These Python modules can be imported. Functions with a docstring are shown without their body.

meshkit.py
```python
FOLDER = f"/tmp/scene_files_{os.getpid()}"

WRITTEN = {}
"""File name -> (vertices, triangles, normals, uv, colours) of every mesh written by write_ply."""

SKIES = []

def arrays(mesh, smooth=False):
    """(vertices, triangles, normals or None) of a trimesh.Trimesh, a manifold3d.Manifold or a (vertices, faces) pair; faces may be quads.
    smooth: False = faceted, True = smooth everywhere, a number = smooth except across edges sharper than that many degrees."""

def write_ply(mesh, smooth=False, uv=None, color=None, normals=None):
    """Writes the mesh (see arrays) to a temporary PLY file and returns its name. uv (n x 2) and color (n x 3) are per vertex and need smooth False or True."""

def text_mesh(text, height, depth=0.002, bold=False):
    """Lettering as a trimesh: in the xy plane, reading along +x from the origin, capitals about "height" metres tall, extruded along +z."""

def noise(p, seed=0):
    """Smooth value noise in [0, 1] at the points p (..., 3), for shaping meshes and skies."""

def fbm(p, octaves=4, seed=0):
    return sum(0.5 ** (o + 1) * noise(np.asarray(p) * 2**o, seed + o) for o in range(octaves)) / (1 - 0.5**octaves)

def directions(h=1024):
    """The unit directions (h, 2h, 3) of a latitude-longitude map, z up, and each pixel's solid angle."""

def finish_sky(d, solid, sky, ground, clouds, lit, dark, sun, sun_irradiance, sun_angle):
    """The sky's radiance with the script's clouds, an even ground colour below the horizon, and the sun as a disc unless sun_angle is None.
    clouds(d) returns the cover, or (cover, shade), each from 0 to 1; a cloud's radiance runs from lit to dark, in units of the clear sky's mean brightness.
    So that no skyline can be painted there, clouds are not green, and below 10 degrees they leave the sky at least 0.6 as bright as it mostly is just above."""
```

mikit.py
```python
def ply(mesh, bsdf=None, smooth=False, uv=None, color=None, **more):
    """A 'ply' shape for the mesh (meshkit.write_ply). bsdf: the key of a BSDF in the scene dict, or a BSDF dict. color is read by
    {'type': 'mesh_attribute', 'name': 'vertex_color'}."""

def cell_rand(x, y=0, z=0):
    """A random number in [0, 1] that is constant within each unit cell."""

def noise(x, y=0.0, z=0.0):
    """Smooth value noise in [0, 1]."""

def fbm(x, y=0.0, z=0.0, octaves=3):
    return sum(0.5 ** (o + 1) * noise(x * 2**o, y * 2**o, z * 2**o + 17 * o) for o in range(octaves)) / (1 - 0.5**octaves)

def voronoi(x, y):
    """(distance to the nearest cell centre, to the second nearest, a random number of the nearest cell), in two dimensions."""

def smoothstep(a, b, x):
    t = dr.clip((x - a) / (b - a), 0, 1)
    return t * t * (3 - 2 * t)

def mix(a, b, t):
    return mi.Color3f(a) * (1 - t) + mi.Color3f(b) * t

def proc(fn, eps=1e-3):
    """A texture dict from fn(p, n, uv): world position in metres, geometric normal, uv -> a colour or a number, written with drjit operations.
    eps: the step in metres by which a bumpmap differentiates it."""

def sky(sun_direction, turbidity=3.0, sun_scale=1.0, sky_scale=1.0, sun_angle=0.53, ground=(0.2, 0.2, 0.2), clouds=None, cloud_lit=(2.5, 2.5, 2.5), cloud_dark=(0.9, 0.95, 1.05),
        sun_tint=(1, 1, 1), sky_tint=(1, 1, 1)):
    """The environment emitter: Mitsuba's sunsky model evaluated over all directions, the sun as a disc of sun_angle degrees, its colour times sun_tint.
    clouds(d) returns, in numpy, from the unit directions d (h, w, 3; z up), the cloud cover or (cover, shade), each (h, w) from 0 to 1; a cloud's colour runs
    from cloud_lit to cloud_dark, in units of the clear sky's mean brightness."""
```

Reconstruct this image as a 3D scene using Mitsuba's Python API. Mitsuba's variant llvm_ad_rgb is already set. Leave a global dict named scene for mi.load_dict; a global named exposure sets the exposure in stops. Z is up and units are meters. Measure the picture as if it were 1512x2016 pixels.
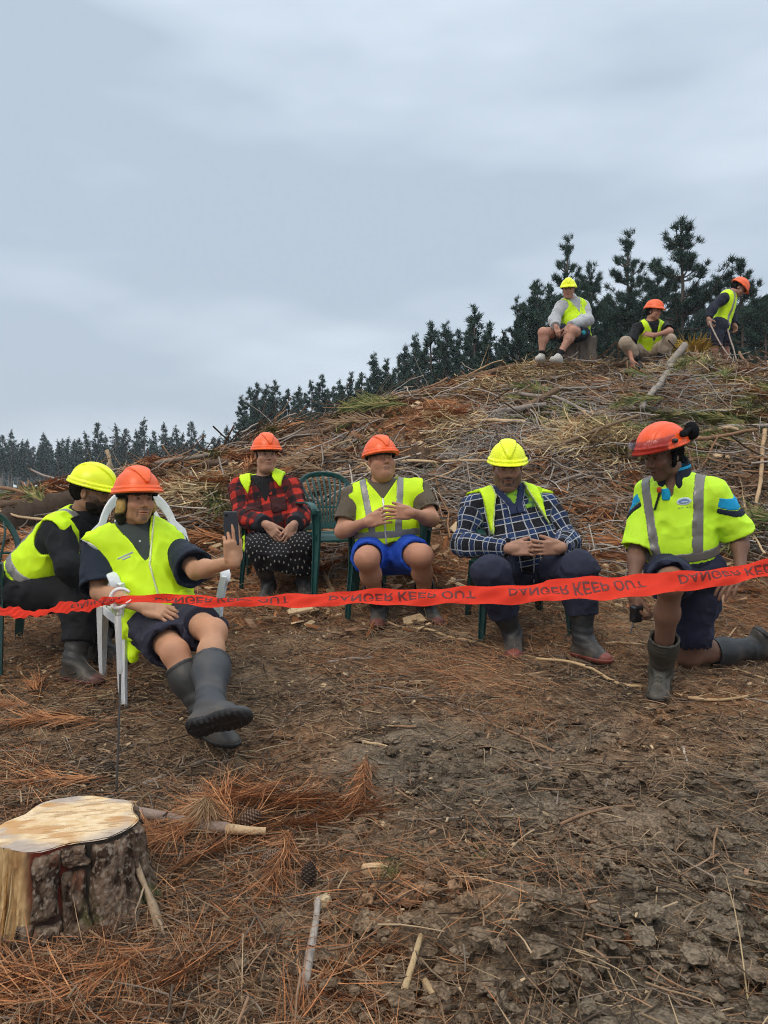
import math, random
import numpy as np
import trimesh
import drjit as dr
import mitsuba as mi
import mikit, meshkit
from mikit import proc, noise as tnoise, fbm as tfbm, smoothstep, mix, voronoi, cell_rand

T = mi.ScalarTransform4f
scene, labels = {}, {}
rng = np.random.default_rng(7)

# ---------------------------------------------------------------- camera, sky, exposure
FPX = 1514.0                    # focal length in pixels of the 1512 x 2016 photograph
EYE = np.array([0.0, 0.0, 1.2])
PITCH = math.atan(48 / FPX)     # looking down a little
CP, SP = math.cos(PITCH), math.sin(PITCH)
FWD = np.array([0, CP, -SP])
UPV = np.array([0, SP, CP])
scene['camera'] = {'type': 'perspective', 'fov': math.degrees(2 * math.atan(1008 / FPX)), 'fov_axis': 'y', 'near_clip': 0.05, 'far_clip': 3000.0,
                   'to_world': T().look_at(origin=EYE.tolist(), target=(EYE + FWD).tolist(), up=[0, 0, 1])}
exposure = 2.42


def clouds(d):
    e = np.clip(d[..., 2], 0, 1)
    q = np.stack([d[..., 0] * 2.2, d[..., 1] * 2.2, d[..., 2] * 6.0], -1)
    n = meshkit.fbm(q + 3.1, 5, seed=4) - 0.5
    q2 = np.stack([d[..., 0] * 1.1, d[..., 1] * 1.1, d[..., 2] * 3.0], -1)
    n2 = meshkit.fbm(q2 + 11.7, 4, seed=9) - 0.5
    # an overcast sky: about three times as bright overhead as near the horizon
    shade = 0.92 - 0.92 * np.clip((e - 0.36) / 0.64, 0, 1) ** 1.15 - 0.10 * np.exp(-((e - 0.03) / 0.05) ** 2) + 0.85 * n + 0.70 * n2
    return np.ones_like(e), np.clip(shade, 0, 1)


scene['sky'] = mikit.sky([-0.35, -0.55, 0.75], turbidity=4, sun_scale=0.16, sun_angle=24, clouds=clouds,
                         cloud_lit=(2.75, 3.02, 3.28), cloud_dark=(0.94, 1.13, 1.36), ground=(0.16, 0.13, 0.1))


def at(px, py, Y):
    """The point seen at a pixel of the photograph, Y metres away along y: used to take measurements off the photograph."""
    d = np.array([(px - 756) / FPX, 0, 0]) + FWD + UPV * ((1008 - py) / FPX)
    return EYE + d * (Y / d[1])

# ---------------------------------------------------------------- helpers
def V(*a): return np.array(a, float)
def unit(v): v = np.asarray(v, float); return v / (np.linalg.norm(v) + 1e-12)
def lerp(a, b, t): return np.asarray(a) * (1 - t) + np.asarray(b) * t
def nz(P, f, seed=0): return meshkit.noise(np.asarray(P) * f + 50.3, seed)
def fb(P, f, o=3, seed=0): return meshkit.fbm(np.asarray(P) * f + 50.3, o, seed)


taken = {}
def numbered(name, parent=None):
    full = f'{parent}__{name}' if parent else name
    n = taken.get(full, 0)
    taken[full] = n + 1
    return full if n == 0 else f'{full}_{n:03d}'


def ref(m): return {'type': 'ref', 'id': m}


def vcol(m, col, vary=0.0, vf=30.0, seed=0):
    """Vertex colours: one colour or a row per vertex, with a little unevenness."""
    n = len(m.vertices)
    c = np.broadcast_to(np.asarray(col, float), (n, 3)).copy()
    if vary:
        c *= (1 + vary * 2 * (fb(m.vertices, vf, 2, seed) - 0.5))[:, None]
    return np.clip(c, 0, 1)


def put(name, mesh, mat, col=(0.5, 0.5, 0.5), parent=None, smooth=True, vary=0.0, vf=30.0, uv=None, **lab):
    key = numbered(name, parent)
    if isinstance(mesh, (tuple, list)):
        mesh = trimesh.Trimesh(np.asarray(mesh[0], float), np.asarray(mesh[1], int), process=False)
    if not smooth:
        v = mesh.vertices[mesh.faces].reshape(-1, 3)
        if np.ndim(col) == 2: col = np.asarray(col)[mesh.faces].reshape(-1, 3)
        if uv is not None: uv = np.asarray(uv)[mesh.faces].reshape(-1, 2)
        mesh = trimesh.Trimesh(v, np.arange(len(v)).reshape(-1, 3), process=False)
    scene[key] = mikit.ply(mesh, mat, smooth=bool(smooth), uv=uv, color=vcol(mesh, col, vary, vf))
    if lab: labels[key] = lab
    return key


def thing(name, label, category, group=None, kind=None):
    key = numbered(name)
    labels[key] = {'label': label, 'category': category}
    if group: labels[key]['group'] = group
    if kind: labels[key]['kind'] = kind
    return key


def lab(label=None, category=None, group=None, kind=None):
    return {k: v for k, v in dict(label=label, category=category, group=group, kind=kind).items() if v}


def cat(ms):
    vs, fs, o = [], [], 0
    for m in ms:
        v, f = (m.vertices, m.faces) if hasattr(m, 'vertices') else m
        vs.append(np.asarray(v)); fs.append(np.asarray(f) + o); o += len(v)
    return trimesh.Trimesh(np.vstack(vs), np.vstack(fs), process=False)


def frames(p):
    t = np.gradient(p, axis=0)
    t /= np.linalg.norm(t, axis=1, keepdims=True) + 1e-12
    a = np.cross(t[0], [0, 0, 1.0] if abs(t[0][2]) < 0.9 else [1.0, 0, 0]); a /= np.linalg.norm(a)
    A = []
    for k in range(len(p)):
        a = a - t[k] * (a @ t[k]); a /= np.linalg.norm(a) + 1e-12
        A.append(a)
    A = np.array(A)
    return t, A, np.cross(t, A)


def tube(points, radii, sides=8, cap=True, squash=1.0):
    p = np.asarray(points, float)
    r = np.broadcast_to(np.asarray(radii, float), (len(p),))
    t, a, b = frames(p)
    ang = np.arange(sides) * 2 * np.pi / sides
    v = p[:, None] + r[:, None, None] * (np.cos(ang)[None, :, None] * a[:, None] + squash * np.sin(ang)[None, :, None] * b[:, None])
    n = len(p)
    i, j = np.meshgrid(np.arange(n - 1), np.arange(sides), indexing='ij')
    q = np.stack([i * sides + j, i * sides + (j + 1) % sides, (i + 1) * sides + (j + 1) % sides, (i + 1) * sides + j], -1).reshape(-1, 4)
    f = np.vstack([q[:, [0, 1, 2]], q[:, [0, 2, 3]]])
    v = v.reshape(-1, 3)
    if cap:
        v = np.vstack([v, p[:1], p[-1:]])
        j = np.arange(sides)
        f = np.vstack([f, np.stack([(j + 1) % sides, j, 0 * j + n * sides], 1), np.stack([(n - 1) * sides + j, (n - 1) * sides + (j + 1) % sides, 0 * j + n * sides + 1], 1)])
    return trimesh.Trimesh(v, f, process=False)


def smooth_path(ctrl, n=20):
    c = np.asarray(ctrl, float)
    if len(c) == 2: return lerp(c[0], c[1], np.linspace(0, 1, n)[:, None])
    from scipy.interpolate import PchipInterpolator, CubicSpline
    s = np.r_[0, np.cumsum(np.linalg.norm(np.diff(c[:, :3], axis=0), axis=1))]
    return CubicSpline(s, c)(np.linspace(0, s[-1], n))


def sweep(points, sect, ups=None, scales=None, cap=True):
    """A closed section (k, 2) swept along points; ups: direction of the section's second axis at each point."""
    p = np.asarray(points, float)
    t = np.gradient(p, axis=0); t /= np.linalg.norm(t, axis=1, keepdims=True)
    u = np.broadcast_to(np.asarray([0, 0, 1.0] if ups is None else ups, float), p.shape)
    s = np.cross(t, u); s /= np.linalg.norm(s, axis=1, keepdims=True) + 1e-12
    u = np.cross(s, t)
    k, n = len(sect), len(p)
    sc = np.ones((n, 2)) if scales is None else np.broadcast_to(np.asarray(scales, float).reshape(n, -1), (n, 2))
    v = p[:, None] + sect[None, :, :1] * sc[:, None, :1] * s[:, None] + sect[None, :, 1:] * sc[:, None, 1:] * u[:, None]
    i, j = np.meshgrid(np.arange(n - 1), np.arange(k), indexing='ij')
    q = np.stack([i * k + j, i * k + (j + 1) % k, (i + 1) * k + (j + 1) % k, (i + 1) * k + j], -1).reshape(-1, 4)
    f = np.vstack([q[:, [0, 2, 1]], q[:, [0, 3, 2]]]); v = v.reshape(-1, 3)
    if cap:
        v = np.vstack([v, p[:1], p[-1:]]); j = np.arange(k)
        f = np.vstack([f, np.stack([j, (j + 1) % k, 0 * j + n * k], 1), np.stack([(n - 1) * k + (j + 1) % k, (n - 1) * k + j, 0 * j + n * k + 1], 1)])
    return trimesh.Trimesh(v, f, process=False)


def rrect(w, h, r=0.006, k=3):
    out = []
    for cx, cy, a0 in ((w / 2 - r, h / 2 - r, 0), (-w / 2 + r, h / 2 - r, 90), (-w / 2 + r, -h / 2 + r, 180), (w / 2 - r, -h / 2 + r, 270)):
        for a in np.radians(np.linspace(a0, a0 + 90, k)): out.append((cx + r * math.cos(a), cy + r * math.sin(a)))
    return np.array(out)


from concurrent.futures import ThreadPoolExecutor
POOL = ThreadPoolExecutor(4)


# ---- signed distance fields and their surfaces
def nrm(q): return np.sqrt(np.einsum('ij,ij->i', q, q))


def bounded(f, lo, hi, m=.06):
    """f near its box, and the distance to the box elsewhere."""
    lo, hi = np.asarray(lo, np.float32), np.asarray(hi, np.float32)
    c, h = (lo + hi) / 2, (hi - lo) / 2
    def g(P):
        q = np.abs(P - c) - h
        far = nrm(np.maximum(q, 0))
        near = far < m
        if near.all(): return f(P)
        d = far + .03
        if near.any(): d[near] = f(P[near])
        return d
    return g


def cap_(a, b, ra, rb=None):
    a, b = np.asarray(a, np.float32), np.asarray(b, np.float32); rb = ra if rb is None else rb
    ba = b - a; L = np.float32(ba @ ba + 1e-12); ra, dr_ = np.float32(ra), np.float32(rb - ra)
    def f(P):
        q = P - a
        t = np.clip(q @ ba / L, 0, 1)
        q -= t[:, None] * ba
        return nrm(q) - (ra + dr_ * t)
    return f


def ell(c, r, R=None):
    c, r = np.asarray(c, np.float32), (np.asarray(r) * np.ones(3)).astype(np.float32)
    R = None if R is None else np.asarray(R, np.float32)      # columns of R: the ellipsoid's axes
    def f(P):
        q = P - c
        if R is not None: q = q @ R
        q /= r
        k0 = nrm(q); q /= r; k1 = nrm(q)
        return np.where(k0 < 1e-5, -r.min(), k0 * (k0 - 1) / (k1 + 1e-9))
    return f


def rbox(c, half, rad, R=None):
    c, half = np.asarray(c, np.float32), (np.asarray(half, float) - rad).astype(np.float32)
    R = None if R is None else np.asarray(R, np.float32)
    def f(P):
        q = P - c
        if R is not None: q = q @ R
        q = np.abs(q) - half
        return nrm(np.maximum(q, 0)) + np.minimum(q.max(1), 0) - rad
    return f


def plane(o, n):
    o, n = np.asarray(o, np.float32), unit(n).astype(np.float32)
    return lambda P: (P - o) @ n          # negative behind the normal


def smin2(a, b, k):
    h = np.maximum(k - np.abs(a - b), 0) / k
    return np.minimum(a, b) - h * h * k * 0.25


def sm(k, *fs):
    def f(P):
        d = fs[0](P)
        for g in fs[1:]: d = smin2(d, g(P), k)
        return d
    return f


def un(*fs):
    def f(P):
        d = fs[0](P)
        for g in fs[1:]: d = np.minimum(d, g(P))
        return d
    return f
def inter(*fs):
    def f(P):
        d = fs[0](P)
        for g in fs[1:]: d = np.maximum(d, g(P))
        return d
    return f
def sinter(k, a, b): return lambda P: -smin2(-a(P), -b(P), k)
def neg(f): return lambda P: -f(P)
def off(f, d): return lambda P: f(P) - d
def ssub(k, a, b): return lambda P: -smin2(-a(P), b(P), k)


def axis_points(lo, hi, h, fine=()):
    """Grid coordinates from lo to hi with step h, and a finer step inside the intervals fine = [(a, b, step)]."""
    out, x = [lo], lo
    while x < hi:
        s = h
        for a, b, hf in fine:
            if x + min(h, hf) > a and x < b: s = min(s, hf)
            elif x < a < x + h: s = min(s, max(hf, a - x))
        x += s; out.append(x)
    return np.array(out)


def nets(f, lo, hi, h, fine=(), B=8):
    """Surface nets of the field f over a box. fine: [((x0,y0,z0), (x1,y1,z1), step)] boxes with a finer grid."""
    ax = [axis_points(lo[k], hi[k], h, [(a[k], b[k], s) for a, b, s in fine]) for k in range(3)]
    n = [len(a) for a in ax]
    D = np.empty(n, np.float32)
    nb = [-(-x // B) for x in n]
    ci = [np.minimum(np.arange(m) * B + B // 2, len(a) - 1) for m, a in zip(nb, ax)]
    lo_ = [a[np.arange(m) * B] for m, a in zip(nb, ax)]
    hi_ = [a[np.minimum(np.arange(m) * B + B, len(a) - 1)] for m, a in zip(nb, ax)]
    mid = [(a + b) / 2 for a, b in zip(lo_, hi_)]
    X, Y, Z = np.meshgrid(*mid, indexing='ij')
    half = np.sqrt(sum(np.square(np.meshgrid(*[(b - a) / 2 for a, b in zip(lo_, hi_)], indexing='ij')[k]) for k in range(3)))
    C = np.stack([X, Y, Z], -1).reshape(-1, 3)
    C = C.astype(np.float32)
    dc = f(C).reshape(nb)
    act = np.abs(dc) < half * 1.35 + 0.012
    for k in range(3): dc = np.repeat(dc, B, axis=k)
    D[:] = dc[:n[0], :n[1], :n[2]]
    bi = np.argwhere(act)
    o = np.stack(np.meshgrid(*[np.arange(B)] * 3, indexing='ij'), -1).reshape(-1, 3)
    axf = [a.astype(np.float32) for a in ax]
    def chunk(s):
        idx = (bi[s:s + 80, None] * B + o[None]).reshape(-1, 3)
        idx = idx[(idx < n).all(1)]
        D[idx[:, 0], idx[:, 1], idx[:, 2]] = f(np.stack([axf[k][idx[:, k]] for k in range(3)], 1))
    list(POOL.map(chunk, range(0, len(bi), 80)))
    S = D < 0
    cnt = sum(S[a:n[0] - 1 + a, b:n[1] - 1 + b, c:n[2] - 1 + c].astype(np.int8) for a in (0, 1) for b in (0, 1) for c in (0, 1))
    cells = np.argwhere((cnt > 0) & (cnt < 8))
    num = np.full([x - 1 for x in n], -1, np.int64)
    num[tuple(cells.T)] = np.arange(len(cells))
    acc, w = np.zeros((len(cells), 3)), np.zeros(len(cells))
    for k in range(3):
        e = np.eye(3, dtype=int)[k]
        others = [j for j in range(3) if j != k]
        for a in (0, 1):
            for b in (0, 1):
                c0 = cells.copy(); c0[:, others[0]] += a; c0[:, others[1]] += b
                c1 = c0 + e
                d0, d1 = D[tuple(c0.T)], D[tuple(c1.T)]
                m = (d0 < 0) != (d1 < 0)
                t = np.where(m, d0 / np.where(m, d0 - d1, 1), 0)
                for j in range(3):
                    p0 = ax[j][c0[:, j]]
                    acc[:, j] += np.where(m, p0 + t * (ax[j][c1[:, j]] - p0), 0)
                w += m
    v = acc / np.maximum(w, 1)[:, None]
    faces = []
    for k in range(3):
        a, b = [(1, 2), (2, 0), (0, 1)][k]
        s0 = [slice(None)] * 3; s1 = [slice(None)] * 3
        s0[k] = slice(0, -1); s1[k] = slice(1, None)
        for j in (a, b): s0[j] = s1[j] = slice(1, -1)
        A, Bq = S[tuple(s0)], S[tuple(s1)]
        e = np.argwhere(A != Bq)
        flip = A[tuple(e.T)]
        e[:, a] += 1; e[:, b] += 1
        def cell(da, db):
            c = e.copy(); c[:, a] -= da; c[:, b] -= db
            return num[tuple(c.T)]
        q = np.stack([cell(1, 1), cell(0, 1), cell(0, 0), cell(1, 0)], 1)
        q[~flip] = q[~flip][:, ::-1]
        faces.append(q)
    q = np.vstack(faces)
    q = q[(q >= 0).all(1)]
    d1 = np.linalg.norm(v[q[:, 0]] - v[q[:, 2]], axis=1) < np.linalg.norm(v[q[:, 1]] - v[q[:, 3]], axis=1)
    t = np.vstack([np.where(d1[:, None], q[:, [0, 1, 2]], q[:, [0, 1, 3]]), np.where(d1[:, None], q[:, [0, 2, 3]], q[:, [1, 2, 3]])])
    return trimesh.Trimesh(v, t, process=False)


def cluster(m, size, keep):
    """Merge the vertices outside the mask keep into one per cell of the given size: a lighter mesh, still one surface."""
    v, f = np.asarray(m.vertices), np.asarray(m.faces)
    key = np.floor(v / size).astype(np.int64)
    code = key[:, 0] * 73856093 + key[:, 1] * 19349663 + key[:, 2] * 83492791
    code = np.where(keep, np.arange(len(v)) - (1 << 60), code)
    u, inv = np.unique(code, return_inverse=True)
    cnt = np.bincount(inv)
    nv = np.stack([np.bincount(inv, v[:, k]) / cnt for k in range(3)], 1)
    nf = inv[f]
    ok = (nf[:, 0] != nf[:, 1]) & (nf[:, 1] != nf[:, 2]) & (nf[:, 2] != nf[:, 0])
    nf = nf[ok]
    _, first = np.unique(np.sort(nf, 1), axis=0, return_index=True)
    return trimesh.Trimesh(nv, nf[np.sort(first)], process=False)

# ---------------------------------------------------------------- materials
VC = {'type': 'mesh_attribute', 'name': 'vertex_color'}
def rgb(*c): return {'type': 'rgb', 'value': list(c)}
def two(b): return {'type': 'twosided', 'bsdf': b}


def soil(p, n, uv):
    a = tfbm(p.x * 1.3 + 3, p.y * 1.3, p.z * 1.3, 4)
    b = tfbm(p.x * 9, p.y * 9, p.z * 9, 4)
    c = tfbm(p.x * 55, p.y * 55, p.z * 55, 3)
    g = tnoise(p.x * 190, p.y * 190, p.z * 190)
    grey = mix((0.095, 0.074, 0.053), (0.220, 0.172, 0.122), smoothstep(0.3, 0.7, b * 0.55 + c * 0.45))
    brown = mix((0.125, 0.080, 0.048), (0.285, 0.185, 0.112), smoothstep(0.3, 0.7, b * 0.5 + c * 0.5))
    red = mix((0.170, 0.080, 0.038), (0.33, 0.170, 0.085), smoothstep(0.35, 0.65, c))
    # bare grey earth in front on the right, brown needle-strewn earth elsewhere
    bare = smoothstep(-0.9, 0.5, p.x + 0.25 * (p.y - 2.0) + (a - 0.5) * 2.0) * (1 - smoothstep(3.0, 4.6, p.y + (a - 0.5) * 2.2))
    col = mix(brown, grey, bare)
    col = mix(col, red, smoothstep(0.50, 0.66, tfbm(p.x * 2.3 + 9, p.y * 2.3, p.z * 2.3, 4)) * (1 - 0.8 * bare) * 0.8)
    col = mix(col, red * 1.05, smoothstep(4.8, 6.2, p.y + (a - 0.5) * 1.5) * 0.65)
    green = smoothstep(30.0, 60.0, p.y)
    col = mix(col, mix((0.10, 0.085, 0.04), (0.09, 0.10, 0.035), b), green)
    return col * (0.62 + 0.62 * smoothstep(0.2, 0.8, g))


def soil_bump(p, n, uv):
    return tfbm(p.x * 42, p.y * 42, p.z * 42, 4) * 0.022 + tnoise(p.x * 170, p.y * 170, p.z * 170) * 0.004


def fine_bump(f, o=2):
    return lambda p, n, uv: tfbm(p.x * f, p.y * f, p.z * f, o)


scene['soil'] = {'type': 'bumpmap', 'scale': 1.0, 'bump': proc(soil_bump, 2e-3), 'nested': two({'type': 'diffuse', 'reflectance': proc(soil)})}
scene['matte'] = two({'type': 'diffuse', 'reflectance': VC})
scene['cloth'] = two({'type': 'principled', 'base_color': VC, 'roughness': 0.85, 'specular': 0.25, 'sheen': 0.3})
scene['hivis'] = two({'type': 'principled', 'base_color': VC, 'roughness': 0.6, 'specular': 0.3})
scene['reflective'] = two({'type': 'principled', 'base_color': VC, 'roughness': 0.38, 'metallic': 0.35, 'specular': 0.5})
scene['skin'] = two({'type': 'principled', 'base_color': VC, 'roughness': 0.55, 'specular': 0.32})
scene['plastic'] = two({'type': 'principled', 'base_color': VC, 'roughness': 0.34, 'specular': 0.5})
scene['rubber'] = two({'type': 'principled', 'base_color': VC, 'roughness': 0.5, 'specular': 0.4})
scene['bark'] = {'type': 'bumpmap', 'scale': 1.0, 'bump': proc(lambda p, n, uv: tfbm(p.x * 70, p.y * 70, p.z * 30, 4) * 0.012, 2e-3), 'nested': two({'type': 'diffuse', 'reflectance': VC})}
scene['leaf'] = two({'type': 'diffuse', 'reflectance': VC})


def pine_bark(p, n, uv):
    a = tfbm(p.x * 40 + 3, p.y * 40, p.z * 17, 4)
    f = tfbm(p.x * 110, p.y * 110, p.z * 75 + 9, 3)
    c = mix((.045, .028, .020), (.165, .112, .078), smoothstep(.34, .62, a))
    c = mix(c, (.27, .215, .165), smoothstep(.52, .68, f) * .75)
    c = mix(c, (.17, .065, .035), smoothstep(.60, .72, tfbm(p.x * 22 + 7, p.y * 22, p.z * 12, 3)) * .6)
    return mix(c, (.085, .10, .035), smoothstep(.55, .68, tfbm(p.x * 14, p.y * 14, p.z * 14 + 4, 3)) * smoothstep(.16, .02, p.z) * .6)


scene['pine_bark'] = {'type': 'bumpmap', 'scale': 1.0, 'bump': proc(lambda p, n, uv: tfbm(p.x * 55, p.y * 55, p.z * 26, 4) * .020 + tfbm(p.x * 150, p.y * 150, p.z * 110, 2) * .004, 1.5e-3), 'nested': two({'type': 'diffuse', 'reflectance': proc(pine_bark)})}

# ---------------------------------------------------------------- terrain
RX = np.array([-30, -9, -5, -4.0, -3.1, -2.1, -1.73, -1.03, -0.24, 1.19, 2.7, 4.2, 5.9, 9, 14, 30.0])
RYY = np.array([9, 8, 8, 8.2, 8.5, 9, 9.5, 10, 10.5, 11.2, 11.9, 12.0, 12.0, 12, 12, 12.0])
RZ = np.array([0.5, 0.62, 0.78, 0.86, 1.04, 1.36, 1.56, 1.76, 2.12, 2.62, 3.00, 3.00, 2.98, 2.9, 2.6, 1.2])


def base_ground(x, y):
    x, y = np.broadcast_arrays(np.asarray(x, float), np.asarray(y, float))
    ry, rz = np.interp(x, RX, RYY), np.interp(x, RX, RZ)
    zf = 0.45 + 0.11 * np.tanh((x + 0.2) / 0.7)
    out = 0
    for dy in (-0.45, -0.15, 0.15, 0.45):
        yy = y + dy
        front = np.interp(yy, [-50, 1.6, 2.6, 3.4, 3.9, 4.5, 5.2, 6.1], [0, 0, 0.02, 0.05, 0.10, 0.19, 0.32, 0.32]) + (zf - 0.32) * np.clip((yy - 5.2) / 0.9, 0, 1) + 0.03 * np.tanh(x / 2) * np.clip((yy - 2) / 2, 0, 1)
        s = np.clip((yy - 6.1) / (ry - 6.1), 0, 1)
        slope = zf + (rz - zf) * s
        back = rz + (0.62 - rz) * (1 - np.exp(-np.maximum(yy - ry - 0.6, 0) / 7.0))
        out = out + np.where(yy < 6.1, front, np.where(yy < ry, slope, back)) / 4
    return out


def detail(x, y):
    x, y = np.broadcast_arrays(np.asarray(x, float), np.asarray(y, float))
    P = np.stack([x, y, 0 * x], -1)
    near = np.clip(1.15 - np.abs(y - 3.0) / 30, 0.2, 1)
    slopey = np.clip((y - 5.0) / 1.5, 0, 1)
    z = 0.10 * (fb(P, 1.4, 3, 1) - 0.5) + (0.085 + 0.05 * slopey) * (fb(P, 4.2, 4, 2) - 0.5)
    z = z + 0.34 * slopey * (fb(P, 1.1, 4, 5) - 0.5) + 0.10 * slopey * np.abs(fb(P, 3.1, 3, 14) - 0.5)
    g = np.random.default_rng(77)      # heaps of slash
    for _ in range(30):
        cx, cy = g.uniform(-4.5, 6.5), g.uniform(6.9, 11.4)
        z = z + g.uniform(.10, .34) * np.exp(-((x - cx) / g.uniform(.3, .8)) ** 2 - ((y - cy) / g.uniform(.25, .5)) ** 2)
    rid = 1 - np.abs(2 * fb(P, 5.5, 4, 8) - 1)
    bare = np.clip((x + 1.0) / 1.2, 0, 1) * np.clip((4.2 - y) / 1.0, 0, 1)
    z = z + bare * (0.035 * (rid - 0.7) + 0.13 * (fb(P, 2.3, 4, 31) - 0.5) + 0.045 * (np.floor(fb(P, 3.4, 4, 33) * 9) / 9 - .5)) + 0.035 * np.clip((5.6 - y) / .8, 0, 1) * (1 - np.abs(2 * fb(P, 2.6, 3, 18) - 1) - .6)
    # wheel-churned ruts and lumps in the bare earth, front right
    for cx, cy, rx, ry_, h in ((0.62, 1.55, 0.26, 0.16, 0.10), (1.25, 2.25, 0.18, 0.3, -0.09), (0.75, 2.05, 0.30, 0.16, 0.06), (1.55, 2.9, 0.3, 0.22, 0.08), (0.72, 2.95, 0.2, 0.14, -0.07),
                               (1.1, 1.75, 0.22, 0.14, -0.07), (1.5, 1.95, 0.25, 0.18, 0.06), (0.30, 1.98, 0.20, 0.11, 0.11), (-1.9, 2.9, 0.5, 0.25, 0.05), (-1.02, 2.20, 0.36, 0.42, -0.06)):
        z = z + h * np.exp(-((x - cx) / rx) ** 2 - ((y - cy) / ry_) ** 2)
    return z * near


def ground(x, y):
    z = base_ground(x, y) + detail(x, y)
    return z


def on_ground(px, py):
    """Where the line of sight through a pixel of the photograph meets the ground."""
    d = at(px, py, 1.0) - EYE
    s = np.linspace(1.2, 40, 6000)
    P = EYE + d * s[:, None]
    gap = P[:, 2] - ground(P[:, 0], P[:, 1])
    if (gap < 0).any(): return P[int(np.argmax(gap < 0))]
    k = np.flatnonzero((s > 6) & (s < 13))          # just over the crest: the nearest ground
    k = k[int(np.argmin(gap[k]))]
    return V(P[k, 0], P[k, 1], float(ground(P[k, 0], P[k, 1])))


def settle(p, dz=0.0):
    return V(p[0], p[1], float(ground(p[0], p[1])) + dz)


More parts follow.
